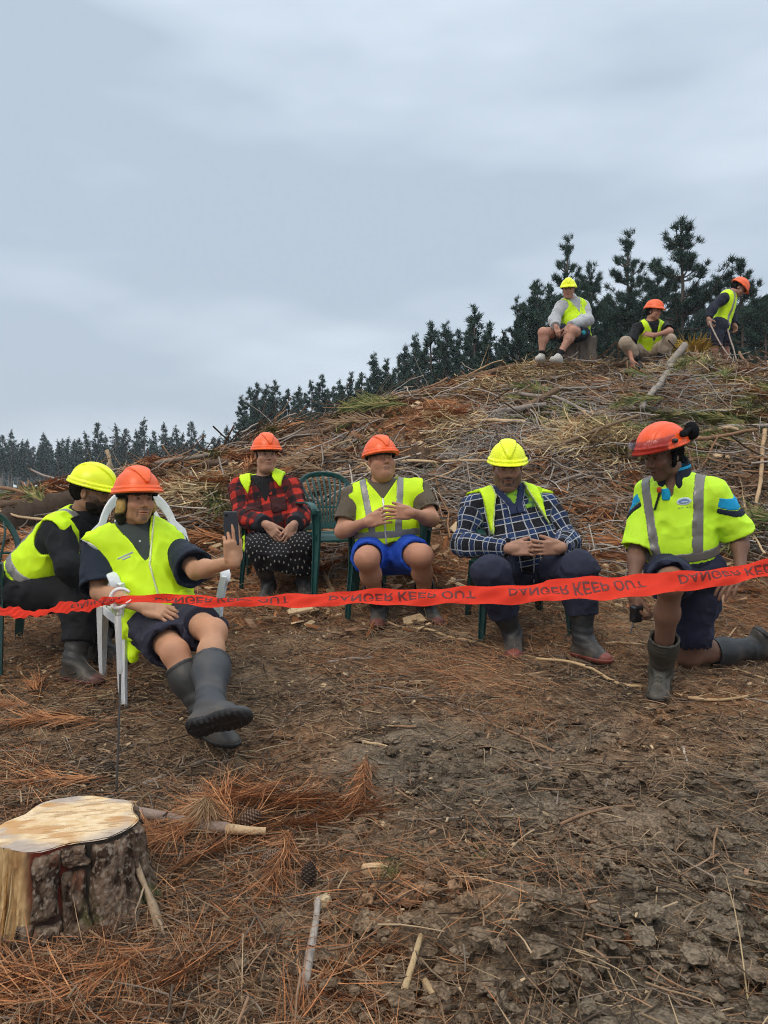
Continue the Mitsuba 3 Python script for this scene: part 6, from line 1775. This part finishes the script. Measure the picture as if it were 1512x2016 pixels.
def cut_stump():
    key = thing('tree_stump', 'freshly cut pine stump with pale sawn top and thick fissured bark in the foreground', 'stump')
    c = V(*on_ground(120, 1880)[:2], 0) + V(-.055, .19, 0); zb = float(ground(c[0], c[1])) - .06
    ztop = .242
    g = np.random.default_rng(3)
    nth, nz_ = 150, 44
    th = np.linspace(0, 2 * np.pi, nth, endpoint=False)
    def radius(a, t):       # t: 0 at the ground, 1 at the cut
        lob = .016 * np.cos(3 * a + .6) + .012 * np.cos(5 * a + 2.0) + .008 * np.cos(8 * a)
        return .188 + lob * (1 - .3 * t) + .065 * (1 - t) ** 2.2 * (1 + 1.1 * np.maximum(0, np.cos(2 * a + .5)))
    def top_z(x, y): return ztop + .03 * x - .02 * y + .004 * (fb(np.stack([x, y, 0 * x], -1), 14, 3, 2) - .5)
    T_ = np.linspace(0, 1, nz_)
    A, TT = np.meshgrid(th, T_, indexing='ij')
    # angle of the stripped face: to the left and towards the camera
    strip_ = sst(.62, .40, np.abs((A - math.radians(233) + math.pi) % (2 * math.pi) - math.pi) - .12 * (1 - TT) + .12 * (fb(np.stack([A * 6, TT * 5, 0 * A], -1), 1, 3, 6) - .5))
    red = sst(.95, .72, np.abs((A - math.radians(244) + math.pi) % (2 * math.pi) - math.pi)) * sst(.42, .62, TT + .2 * (fb(np.stack([A * 5, TT * 4, 0 * A], -1), 1, 2, 9) - .5)) * (1 - strip_)
    R_ = radius(A, TT) + .004 * (fb(np.stack([np.cos(A) * 5, np.sin(A) * 5, TT * 1.2], -1), 5, 3, 4) - .5) * 3
    R_ = R_ + strip_ * .008 + .016 * strip_ * (fb(np.stack([np.cos(A) * 40, np.sin(A) * 40, TT * 1.2], -1), 1.3, 3, 15) - .5) + .014 * strip_ * (fb(np.stack([np.cos(A) * 9, np.sin(A) * 9, TT * .6], -1), 4, 3, 5) - .5)
    X, Y = c[0] + R_ * np.cos(A), c[1] + R_ * np.sin(A)
    Z = zb + (top_z(X - c[0], Y - c[1]) - zb) * TT
    v = np.stack([X, Y, Z], -1).reshape(-1, 3)
    i, j = np.meshgrid(np.arange(nth), np.arange(nz_ - 1), indexing='ij'); ii = (i + 1) % nth
    q = np.stack([i * nz_ + j, ii * nz_ + j, ii * nz_ + j + 1, i * nz_ + j + 1], -1).reshape(-1, 4)
    grain = fb(np.stack([np.cos(A) * 22, np.sin(A) * 22, TT * 2.0], -1), 1.6, 4, 3)
    wood = lerp(np.array([.26, .125, .045]), np.array([.66, .47, .24]), sst(.30, .70, .55 * grain + .45 * fb(np.stack([np.cos(A) * 60, np.sin(A) * 60, TT * 3.0], -1), 1.2, 3, 13))[..., None])
    redc = lerp(np.array([.10, .018, .012]), np.array([.19, .045, .03]), grain[..., None])
    dark = np.array([.045, .036, .028]) * (1 + .6 * (grain[..., None] - .5))
    col = dark * (1 - strip_[..., None]) + wood * strip_[..., None]
    col = col * (1 - red[..., None]) + redc * red[..., None]
    put('trunk', trimesh.Trimesh(v, np.vstack([q[:, [0, 1, 2]], q[:, [0, 2, 3]]]), process=False), 'bark', col.reshape(-1, 3), key)
    # the sawn face
    nr = 34; rr = np.linspace(0, 1, nr)
    A2, RR = np.meshgrid(th, rr, indexing='ij')
    rad = (radius(A2, np.ones_like(A2)) + .003) * RR
    x, y = rad * np.cos(A2), rad * np.sin(A2)
    z = top_z(x, y) + .003 - .006 * RR ** 14 + .0035 * (fb(np.stack([x * 1 + y * 5, y, 0 * x], -1), 22, 3, 7) - .5)
    i, j = np.meshgrid(np.arange(nth), np.arange(nr - 1), indexing='ij'); ii = (i + 1) % nth
    q = np.stack([i * nr + j, i * nr + j + 1, ii * nr + j + 1, ii * nr + j], -1).reshape(-1, 4)
    put('sawn_face', trimesh.Trimesh(np.stack([x + c[0], y + c[1], z], -1).reshape(-1, 3), np.vstack([q[:, [0, 1, 2]], q[:, [0, 2, 3]]]), process=False), 'sawn_wood', (.5, .4, .2), key,
        uv=np.stack([(x - .02).ravel(), (y + .01).ravel()], 1), label='pale orange sawn face with grey rim')
    # bark plates: thick slabs with fissures between them
    a = math.radians(258)
    while a < math.radians(258 + 250):
        wd = math.radians(g.uniform(11, 21)); t0 = -.02 + g.uniform(0, .04)
        am = math.degrees(a + wd / 2)
        tmax = (.52 if am < 268 else .998) - g.uniform(0, .02)
        while t0 < tmax - .06:
            t1 = min(tmax, t0 + g.uniform(.42, 1.0))
            if tmax - t1 < .14: t1 = tmax
            nu, nv = 15, 26
            U, W_ = np.meshgrid(np.linspace(-1, 1, nu), np.linspace(-1, 1, nv), indexing='ij')
            sd = g.uniform(0, 99)
            aa = a + wd * (.5 + .57 * U * (1 + .40 * (fb(np.stack([W_ * 1.6 + sd, 0 * U, 0 * U], -1), 1, 2) - .5) * 2) + .75 * (fb(np.stack([W_ * 1.1 + sd, 0 * U + 5, 0 * U], -1), 1, 2) - .5))
            tt = t0 + (t1 - t0) * (.5 + .485 * W_ + .06 * (fb(np.stack([U * 1.5 + sd, 0 * U + 9, 0 * U], -1), 1, 2) - .5))
            edge = np.clip((1 - np.maximum(np.abs(U), np.abs(W_) ** 1.5)) / .30, 0, 1) ** .5
            P3 = np.stack([np.cos(aa) * 3, np.sin(aa) * 3, tt * 1.3 + sd], -1)
            h = (.014 + .012 * g.random()) * edge * (1 - .25 * tt) + .030 * edge * (fb(P3, 7, 5, 2) - .5) + .016 * edge * np.floor(fb(P3 * [1, 1, .5], 6, 4, 6) * 8) / 8 + .012 * (fb(P3, 28, 3, 12) - .5)
            r_ = radius(aa, np.clip(tt, 0, 1)) + h - .002
            x, y = c[0] + r_ * np.cos(aa), c[1] + r_ * np.sin(aa)
            z = zb + (top_z(x - c[0], y - c[1]) - .003 - zb) * tt
            i, j = np.meshgrid(np.arange(nu - 1), np.arange(nv - 1), indexing='ij')
            q = np.stack([i * nv + j, (i + 1) * nv + j, (i + 1) * nv + j + 1, i * nv + j + 1], -1).reshape(-1, 4)
            n_ = fb(P3, 9, 4, 3)[..., None]
            moss = sst(.52, .68, fb(P3 + 7, 3.0, 3, 8)) * sst(.75, .2, tt)
            ck = lerp(np.array([.075, .054, .040]), np.array([.235, .185, .138]), sst(.36, .64, .6 * n_ + .4 * fb(P3, 30, 3, 17)[..., None])) * (.45 + .55 * edge[..., None])
            ck = lerp(ck, np.array([.085, .105, .040]), (.55 * moss)[..., None])
            put('bark_plate', trimesh.Trimesh(np.stack([x, y, z], -1).reshape(-1, 3), np.vstack([q[:, [0, 1, 2]], q[:, [0, 2, 3]]]), process=False), 'pine_bark', ck.reshape(-1, 3), key)
            t0 = t1 + .012
        a += wd + math.radians(.6)
    # torn fibres standing off the stripped face, and splinters at its foot
    for i_ in range(17):
        aa = math.radians(g.uniform(205, 252)); t0, t1 = (g.uniform(-.02, .35), g.uniform(.62, .99)) if i_ < 12 else (-.06, g.uniform(.12, .3))
        tt = np.linspace(t0, t1, 9); ab = aa + np.cumsum(g.normal(0, .012, 9))
        rr_ = radius(ab, np.clip(tt, 0, 1)) + .012 + .006 * g.random() + np.where(i_ < 12, 0, .03 * np.linspace(0, 1, 9))
        q_ = np.stack([c[0] + rr_ * np.cos(ab), c[1] + rr_ * np.sin(ab), zb + (ztop - zb) * tt], 1)
        m = tube(q_, g.uniform(.003, .008) * np.array([.3, .7, 1, 1, 1, .9, .8, .6, .15]), 6, squash=.6)
        k_ = np.array([(.60, .40, .18), (.50, .29, .11), (.66, .48, .25), (.34, .17, .07)][int(g.integers(4))])
        put('splinter', m, 'bark', k_ * (.6 + .7 * fb(m.vertices * [1, 1, .2], 60, 3, 4)[:, None]), key)
    # splintered root spur on the right
    p0 = c + V(.20, -.05, .13)
    m = stick([p0 + V(-.01, .02, .05), p0 + V(.05, -.04, -.03), p0 + V(.105, -.10, -.115), p0 + V(.12, -.12, -.17)], .007, .013, 41, twigs=3, twig_len=.14, rough=.3)
    put('root_spur', m, 'bark', branch_colour(m, (.33, .24, .16), 4), key)


cut_stump()


def rough_stump(label, c, r, h, seed, col, topcol, jag=.25, n=80):
    """A smaller broken stump with a splintered rim."""
    key = thing('tree_stump', label, 'stump')
    th = np.linspace(0, 2 * np.pi, n, endpoint=False); nz_ = 16
    A, TT = np.meshgrid(th, np.linspace(0, 1, nz_), indexing='ij')
    rad = r * (1 + .45 * (1 - TT) ** 2.5 + .14 * np.cos(3 * A + seed) + .07 * np.cos(7 * A)) + r * .35 * (fb(np.stack([np.cos(A) * 4, np.sin(A) * 4, TT * 1.0 + seed], -1), 3, 4, 2) - .5)
    hh = h * (1 + jag * (fb(np.stack([np.cos(A) * 3, np.sin(A) * 3, 0 * A + seed], -1), 3, 3, 4) - .5) * 2)
    z = c[2] - .1 + (hh + .1) * TT
    v = np.stack([c[0] + rad * np.cos(A), c[1] + rad * np.sin(A), z], -1).reshape(-1, 3)
    i, j = np.meshgrid(np.arange(n), np.arange(nz_ - 1), indexing='ij'); ii = (i + 1) % n
    q = np.stack([i * nz_ + j, ii * nz_ + j, ii * nz_ + j + 1, i * nz_ + j + 1], -1).reshape(-1, 4)
    gr = fb(np.stack([np.cos(A) * 9, np.sin(A) * 9, TT * 1.5], -1), 2.0, 4, 3)[..., None]
    put('trunk', trimesh.Trimesh(v, np.vstack([q[:, [0, 1, 2]], q[:, [0, 2, 3]]]), process=False), 'bark', (np.asarray(col) * (.4 + 1.2 * gr)).reshape(-1, 3), key)
    rim = v.reshape(n, nz_, 3)[:, -1]
    mid = lerp(rim, rim.mean(0), .5) - [0, 0, .01]; cen = rim.mean(0)[None] - [0, 0, .015]
    vv = np.vstack([rim, mid, cen]); k = np.arange(n); k2 = (k + 1) % n
    f = np.vstack([np.stack([k, k2, k2 + n], 1), np.stack([k, k2 + n, k + n], 1), np.stack([k + n, k2 + n, 0 * k + 2 * n], 1)])
    put('top', trimesh.Trimesh(vv, f, process=False), 'bark', topcol, key, smooth=False, vary=.5, vf=30)
    return key


sp7 = at(1142, 690, 11.66); rough_stump('weathered grey stump the grey hoodie person sits on', V(sp7[0], sp7[1] + .06, float(base_ground(sp7[0], sp7[1]))), .235, at(1140, 664, 11.6)[2] - float(base_ground(sp7[0], sp7[1])), 2, (.135, .112, .095), (.30, .25, .2), .14)
q_ = on_ground(345, 985); rough_stump('broken stump with pale torn wood among the slash right of the white chair', q_ + V(0, .1, 0), .13, .26, 5, (.23, .125, .07), (.62, .46, .27), .45)
q_ = on_ground(905, 978); rough_stump('small brown stump on the slope behind the laughing person', on_ground(815, 935) + V(0, .1, 0), .16, .30, 8, (.20, .13, .085), (.40, .28, .18), .2)
p_ = at(213, 935, 9.4); m_ = stick([p_ + V(0, 0, -.35), p_, p_ + V(.02, 0, .12), p_ + V(-.02, 0, .30)], .09, .02, 77, rough=.5, sides=8); put('splintered_post', m_, 'bark', branch_colour(m_, (.50, .38, .25), 3), **lab('pale splintered stem standing above the yellow hard hat of the leaning person', 'stump'))
# the dark rotten log behind the leaning person
m_ = stick([at(-60, 1052, 7.0), at(20, 1030, 7.0), at(90, 1008, 7.1), at(160, 985, 7.2), at(200, 972, 7.3)], .17, .10, 78, rough=.25, sides=14, n=30)
put('rotten_log', m_, 'bark', branch_colour(m_, (.075, .055, .042), 5), **lab('dark rotting log behind the back of the leaning person', 'log'))
m_ = stick([at(-20, 1000, 7.6), at(80, 985, 7.7), at(170, 962, 7.9)], .06, .05, 79, rough=.2)
put('rotten_log', m_, 'bark', branch_colour(m_, (.14, .095, .065), 6), **lab('thin brown log lying above the dark rotting log', 'log'))


# ---------------------------------------------------------------- pine cones, slabs of wood and bark
def pine_cone(label, c, L, axis, col, seed, open_=.5):
    key = thing('pine_cone', label, 'pine cone')
    ax = unit(axis); s0 = unit(np.cross(ax, [.3, .2, .93])); s1 = np.cross(ax, s0)
    core = tube(c + ax * np.linspace(-.5, .5, 9)[:, None] * L, L * .26 * np.sin(np.linspace(.25, 3.0, 9)) ** .7, 10)
    put('core', core, 'matte', np.asarray(col) * .45, key)
    ms, cs = [], []
    N = 96
    for i in range(N):
        t = (i + .5) / N; a = i * 2.39996
        rad = L * .27 * math.sin(.25 + 2.75 * t) ** .7
        o = s0 * math.cos(a) + s1 * math.sin(a)
        b = c + ax * (t - .5) * L + o * rad * .8
        d = unit(o * (1 + open_ * .3) + ax * (.55 + .6 * t)); w = unit(np.cross(ax, o)); sz = L * .115 * (.55 + .6 * math.sin(math.pi * min(1, t * 1.05)))
        n = np.cross(w, d)
        v = np.array([b - w * sz * .35, b + w * sz * .35, b + d * sz * .9 + w * sz * .62, b + d * sz * 1.25 + n * sz * .1, b + d * sz * .9 - w * sz * .62, b + d * sz * .85 + n * sz * .34, b + d * sz * .8 - n * sz * .25])
        f = [[0, 1, 5], [1, 2, 5], [2, 3, 5], [3, 4, 5], [4, 0, 5], [1, 0, 6], [2, 1, 6], [3, 2, 6], [4, 3, 6], [0, 4, 6]]
        ms.append((v, np.array(f)))
        k = np.asarray(col); cs.append(np.stack([k * .5, k * .5, k * 1.2, k * 1.7, k * 1.2, k * 1.5, k * .5]))
    m = cat(ms)
    put('scales', m, 'matte', np.vstack(cs), key, smooth=False, kind='stuff')


pine_cone('dark open pine cone on the foreground soil at the tip of the grey stick', on_ground(608, 1752) + V(0, 0, .045), .070, V(.15, .5, .8), (.085, .062, .050), 1, .9)
pine_cone('brown pine cone lying left of and above the dark one', on_ground(533, 1712) + V(0, 0, .040), .062, V(.9, .3, .15), (.20, .145, .11), 2)
pine_cone('brown pine cone beside the pale split end of the pole', on_ground(490, 1638) + V(0, 0, .045), .082, V(.8, .4, .3), (.17, .11, .08), 3)
pine_cone('pale brown flattened pine cone behind the pole', on_ground(392, 1572) + V(0, 0, .02), .075, V(.95, .2, 0), (.30, .20, .14), 4)
for px, l in (((1143, 922), 'dark cone hanging on the long brown branch of the slope'), ((1060, 940), 'dark cone at the left end of the long brown branch of the slope')):
    pine_cone(l, on_ground(*px) + V(0, 0, .20), .085, V(.7, -.3, -.4), (.060, .042, .032), 5)
pine_cone('half buried dark cone behind the cut stump', on_ground(212, 1532) + V(0, 0, .02), .075, V(.4, .3, .8), (.09, .075, .06), 6)


def slab(name, label, category, px, w, L, yaw, th, col, seed, lift=.01, tilt=(0, 0), mat='bark'):
    g = np.random.default_rng(seed)
    n, m = 18, 10
    U, W_ = np.meshgrid(np.linspace(-1, 1, n), np.linspace(-1, 1, m), indexing='ij')
    ed = .16 * (fb(np.stack([W_ * 4 + seed, 0 * U, 0 * U], -1), 1, 3) - .5) * (np.abs(U) > .8)
    x = U * L / 2 * (1 + ed); y = W_ * w / 2 * (1 + .5 * (fb(np.stack([U * 2.4 + seed, 0 * U, 0 * U + 4], -1), 1, 3) - .5)) * (1 - .35 * np.abs(U) ** 3)
    e = np.clip((1 - np.maximum(np.abs(U), np.abs(W_))) / .2, 0, 1) ** .5
    z = th * e * (1 + .9 * (fb(np.stack([x * 8, y * 60, 0 * x + seed], -1), 1, 3) - .5)) - .25 * W_ ** 2 * w * .3
    v = np.stack([x, y, z], -1).reshape(-1, 3); b = v * [1, 1, 0] + [0, 0, -.004]
    i, j = np.meshgrid(np.arange(n - 1), np.arange(m - 1), indexing='ij')
    q = np.stack([i * m + j, (i + 1) * m + j, (i + 1) * m + j + 1, i * m + j + 1], -1).reshape(-1, 4)
    f = np.vstack([q[:, [0, 1, 2]], q[:, [0, 2, 3]]])
    mesh = cat([(v, f), (b, f[:, ::-1])])
    mesh.apply_transform(trimesh.transformations.euler_matrix(tilt[0], tilt[1], yaw))
    mesh.apply_translation(on_ground(*px) + V(0, 0, lift))
    gr = np.tile(fb(np.stack([x * 9, y * 90, 0 * x + seed], -1), 1, 4).reshape(-1), 2)[:, None]
    return put(name, mesh, mat, np.asarray(col) * (.45 + 1.1 * gr), **lab(label, category))


g_ = np.random.default_rng(4); c_ = on_ground(40, 1868) + V(0, 0, .035); ms_, cs_ = [], []
for i_ in range(26):
    o_ = V(g_.normal(-.04, .05), g_.normal(.02, .035), abs(g_.normal(.03, .018))); L_ = g_.uniform(.10, .30); a_ = g_.normal(-.32, .16)
    d_ = V(math.cos(a_), math.sin(a_), g_.normal(-.06, .12))
    q_ = c_ + o_ + d_ * np.linspace(-.5, .5, 7)[:, None] * L_ + np.cumsum(g_.normal(0, .003, (7, 3)), 0)
    m_ = tube(q_, g_.uniform(.006, .016) * np.array([.25, .8, 1, 1, .9, .7, .15]), 6, squash=.35); ms_.append(m_)
    cs_.append(np.array([(.66, .46, .22), (.58, .38, .16), (.70, .54, .30), (.44, .27, .12)][int(g_.integers(4))]) * (.6 + .7 * fb(m_.vertices * [1, 4, 4], 25, 2)[:, None]))
put('split_wood', cat(ms_), 'bark', np.vstack(cs_), **lab('yellow splintered wood torn off beside the stump in the bottom left corner', 'wood slab'))
slab('bark_slab', 'red brown piece of bark on the grey soil at lower right', 'bark', (1256, 1862), .05, .10, .25, .018, (.20, .085, .045), 5, .012, (0, .15))
slab('bark_slab', 'small orange brown bark scrap at the right edge of the foreground', 'bark', (1492, 1936), .035, .07, .5, .012, (.34, .15, .08), 6, .012)
slab('wood_chunk', 'pale rounded chunk of wood beside the green grass tuft in front', 'wood chunk', (734, 1722), .035, .075, .1, .024, (.66, .44, .25), 7, .008)
slab('wood_chunk', 'pale knobbly chunk at the tip of the grey foreground stick', 'wood chunk', (635, 1785), .04, .05, .8, .022, (.60, .46, .28), 8, .010)
slab('wood_chunk', 'small pale chunk of wood in the bottom left litter', 'wood chunk', (520, 1958), .02, .05, 1.2, .016, (.66, .50, .30), 9, .010)
slab('split_wood', 'narrow pale split stick on the soil behind the crossed boots', 'wood slab', (815, 1350), .03, .26, .25, .014, (.40, .27, .16), 11, .012)

# a drooping tuft of dry needles hung over the pole
key_ = thing('needle_tuft', 'drooping tuft of dry brown needles hung over the pole', 'needle tuft')
g_ = np.random.default_rng(8); c_ = on_ground(408, 1640) + V(0, -.01, .12)
n_ = 260; a_ = g_.uniform(0, 6.3, n_)
d_ = np.stack([np.cos(a_) * .5, np.sin(a_) * .42 - .2, g_.normal(-.55, .35, n_)], 1)
m_, k_ = ribbon_pack(c_ + g_.normal(0, .006, (n_, 3)), d_, g_.uniform(.07, .125, n_), .0022, g_, curl=.22)
put('needles', m_, 'leaf', np.repeat(np.array([(.34, .20, .11), (.28, .155, .08), (.40, .26, .15)])[g_.integers(3, size=n_)] * g_.uniform(.7, 1.2, (n_, 1)), k_, 0), key_, kind='stuff')
# the yellow dead sapling on the hilltop
key_ = thing('dead_seedling', 'yellow orange dying seedling between the crouching and the standing hilltop people', 'seedling')
c_ = V(*at(1362, 690, 11.9)[:2], 0); c_[2] = float(base_ground(c_[0], c_[1]))
put('stem', stick([c_, c_ + V(.02, 0, .3), c_ + V(-.02, 0, .55)], .012, .005, 7), 'matte', (.2, .14, .08), key_)
n_ = 700; a_ = g_.uniform(0, 6.3, n_); hgt = g_.uniform(.12, .52, n_)
b_ = c_ + np.stack([np.cos(a_) * .25 * g_.random(n_), np.sin(a_) * .25 * g_.random(n_), hgt], 1)
m_, k_ = ribbon_pack(b_, np.stack([np.cos(a_), np.sin(a_), g_.normal(.5, .4, n_)], 1), g_.uniform(.08, .2, n_), .012, g_, curl=.3)
put('foliage', m_, 'leaf', np.repeat(np.array([(.42, .27, .04), (.48, .33, .06), (.30, .20, .06), (.36, .20, .05)])[g_.integers(4, size=n_)], k_, 0), key_, kind='stuff')


# ---------------------------------------------------------------- pigtail post and the danger tape
def pigtail():
    key = thing('tape_post', 'thin steel rod with a white plastic pigtail loop holding the red tape', 'post')
    b = on_ground(226, 1566); Y = b[1]
    top = at(237, 1322, Y)
    put('rod', tube(np.array([b + V(0, 0, -.1), lerp(b, top, .5) + V(.004, 0, 0), top]), .0045, 8), 'plastic', (.09, .085, .08), key)
    r = 20 * Y / FPX
    c = at(238, 1180, Y)
    sh = [at(236, 1326, Y), at(235, 1290, Y), at(234, 1240, Y), at(233, 1212, Y)]
    put('sleeve', tube(smooth_path(sh, 8), .0105, 10), 'plastic', (.68, .69, .66), key)
    loop = [at(233, 1212, Y), c + V(-.2 * r, 0, -1.05 * r) , c + V(-.85 * r, .0, -.5 * r), c + V(-1.0 * r, .0, .15 * r), c + V(-.6 * r, .004, .85 * r), c + V(.1 * r, .008, 1.0 * r), c + V(.75 * r, .012, .62 * r)]
    put('pigtail_loop', tube(smooth_path(loop, 26), np.linspace(.0098, .0062, 26), 10), 'plastic', (.70, .71, .68), key)
    tail = [c + V(-.75 * r, -.012, -.55 * r), c + V(-.1 * r, -.020, -.80 * r), c + V(.7 * r, -.022, -.42 * r), c + V(1.30 * r, -.022, .02 * r)]
    put('hook_tail', tube(smooth_path(tail, 12), np.linspace(.0085, .0065, 12), 10), 'plastic', (.70, .71, .68), key)
    return Y, c, r


PY, PC, PR = pigtail()
scene['tape_film'] = {'type': 'principledthin', 'base_color': VC, 'roughness': .34, 'diff_trans': .55, 'spec_trans': 0.0, 'eta': 1.45}
scene['tape_ink'] = two({'type': 'principled', 'base_color': VC, 'roughness': .5, 'specular': .3})
TW = .100


def tape(label, stations, texts, seed, HM=.70):
    """stations: (px, py of the middle, visible height in px, metres away). texts: (first px, last px, words). The tape is seen from behind, printed upside down."""
    key = thing('danger_tape', label, 'tape')
    S = np.array(stations, float)
    from scipy.interpolate import PchipInterpolator
    n = 220
    x = np.linspace(S[0, 0], S[-1, 0], n)
    py, hp, Y = (PchipInterpolator(S[:, 0], S[:, k])(x) for k in (1, 2, 3))
    C = np.array([at(a, b, d) for a, b, d in zip(x, py, Y)])
    hm = np.clip(hp * HM * Y / FPX, .006, TW * .995)
    ac = np.stack([0 * hm, -np.sqrt(np.maximum(TW ** 2 - hm ** 2, 0)), hm], 1)      # from the lower to the upper edge, tilted away by the slack
    ac[:, 1] = np.minimum(-ac[:, 1], .075) * np.where(hm > .05, 1, .6)
    t = np.gradient(C, axis=0); t /= np.linalg.norm(t, axis=1, keepdims=True)
    nrm_ = np.cross(t, ac); nrm_ /= np.linalg.norm(nrm_, axis=1, keepdims=True); nrm_ *= np.sign(-nrm_[:, 1:2])
    m = 13; vv = np.linspace(-.5, .5, m)
    def surf(ix, v):
        k = np.clip(ix, 0, n - 1.001); i = k.astype(int); f = (k - i)[:, None]
        c_, a_, n_ = (lerp(Q[i], Q[i + 1], f) for Q in (C, ac, nrm_))
        sx = np.arange(len(ix))
        rip = .0050 * np.sin(k * .21 + v * 5 + seed) + .0035 * np.sin(k * .47 - v * 9) + .010 * (fb(np.c_[k * .045, v * 1.6, 0 * v + seed], 1, 3, 2) - .5)
        rip = rip + .006 * (v * 2) ** 2 * np.sin(k * .09 + seed)
        return c_ + a_ * v[:, None] + n_ * rip[:, None], n_
    I, W_ = np.meshgrid(np.arange(n), vv, indexing='ij')
    p, _ = surf(I.ravel().astype(float), W_.ravel())
    i, j = np.meshgrid(np.arange(n - 1), np.arange(m - 1), indexing='ij')
    q = np.stack([i * m + j, (i + 1) * m + j, (i + 1) * m + j + 1, i * m + j + 1], -1).reshape(-1, 4)
    put('film', trimesh.Trimesh(p, np.vstack([q[:, [0, 1, 2]], q[:, [0, 2, 3]]]), process=False), 'tape_film', (.80, .062, .036), key, vary=.16, vf=8)
    for a, b, words in texts:
        tm = meshkit.text_mesh(words, 1.0, .01, bold=True)
        tm = trimesh.Trimesh(*trimesh.remesh.subdivide_to_size(tm.vertices, tm.faces, .35, max_iter=6), process=False)
        keep = np.abs(tm.face_normals[:, 2]) > .5
        tm.update_faces(keep & (tm.triangles_center[:, 2] > .005)); tm.remove_unreferenced_vertices()
        tv = tm.vertices; wd = tv[:, 0].max()
        ok = a + (tv[:, 0] / wd) * (b - a)
        k = (ok - S[0, 0]) / (S[-1, 0] - S[0, 0]) * (n - 1)
        f = tm.faces[((k[tm.faces] > 0) & (k[tm.faces] < n - 1)).all(1)]
        v = -(tv[:, 1] - .5) * .42 + .05                  # upside down
        for side in (1, -1):
            p, nn = surf(k, v)
            put('lettering' if side == 1 else 'lettering_behind', trimesh.Trimesh(p + nn * .0008 * side, f if side == 1 else f[:, ::-1], process=False), 'tape_ink', (.13, .020, .017), key, smooth=False)


tape('red danger tape stretched from the pigtail loop across to the right edge', [(PC[0] / PY * FPX + 756 - 4, 1183, 8, PY), (262, 1180, 20, PY - .02), (330, 1181, 19, 2.68), (420, 1183, 20, 2.60), (520, 1182, 24, 2.52), (600, 1181, 31, 2.46), (700, 1178, 35, 2.40),
      (800, 1176, 38, 2.34), (900, 1171, 42, 2.28), (1000, 1169, 45, 2.24), (1100, 1164, 50, 2.20), (1200, 1158, 54, 2.17), (1270, 1152, 54, 2.15), (1360, 1140, 47, 2.13), (1440, 1130, 42, 2.12), (1540, 1116, 38, 2.10), (1640, 1102, 40, 2.08)],
     [(300, 568, 'DANGER KEEP OUT'), (645, 935, 'DANGER KEEP OUT'), (1000, 1270, 'DANGER KEEP OUT'), (1335, 1612, 'DANGER KEEP OUT')], 1.0)
tape('red danger tape running twisted from the left edge to the pigtail loop', [(-90, 1200, 24, 2.62), (-20, 1204, 22, 2.65), (40, 1207, 17, 2.68), (84, 1205, 9, 2.70), (110, 1200, 22, 2.72), (160, 1192, 27, 2.74), (200, 1186, 22, 2.75), (225, 1182, 14, PY - .01), (246, 1180, 10, PY)],
     [(140, 330, 'DANGER KEEP OUT')], 2.0)
build_ground()


# ---------------------------------------------------------------- the damp air that pales the far pines
scene['air'] = {'type': 'homogeneous', 'albedo': {'type': 'rgb', 'value': [.95, .95, .95]}, 'sigma_t': {'type': 'rgb', 'value': [.0007, .0008, .0009]}}
scene['haze'] = {'type': 'cube', 'bsdf': {'type': 'null'}, 'interior': ref('air'), 'to_world': T().translate([0, 120, 16]).scale([330, 330, 22])}
labels['haze'] = {'label': 'thin damp haze over the felled ground', 'kind': 'stuff'}
scene['camera']['medium'] = ref('air')
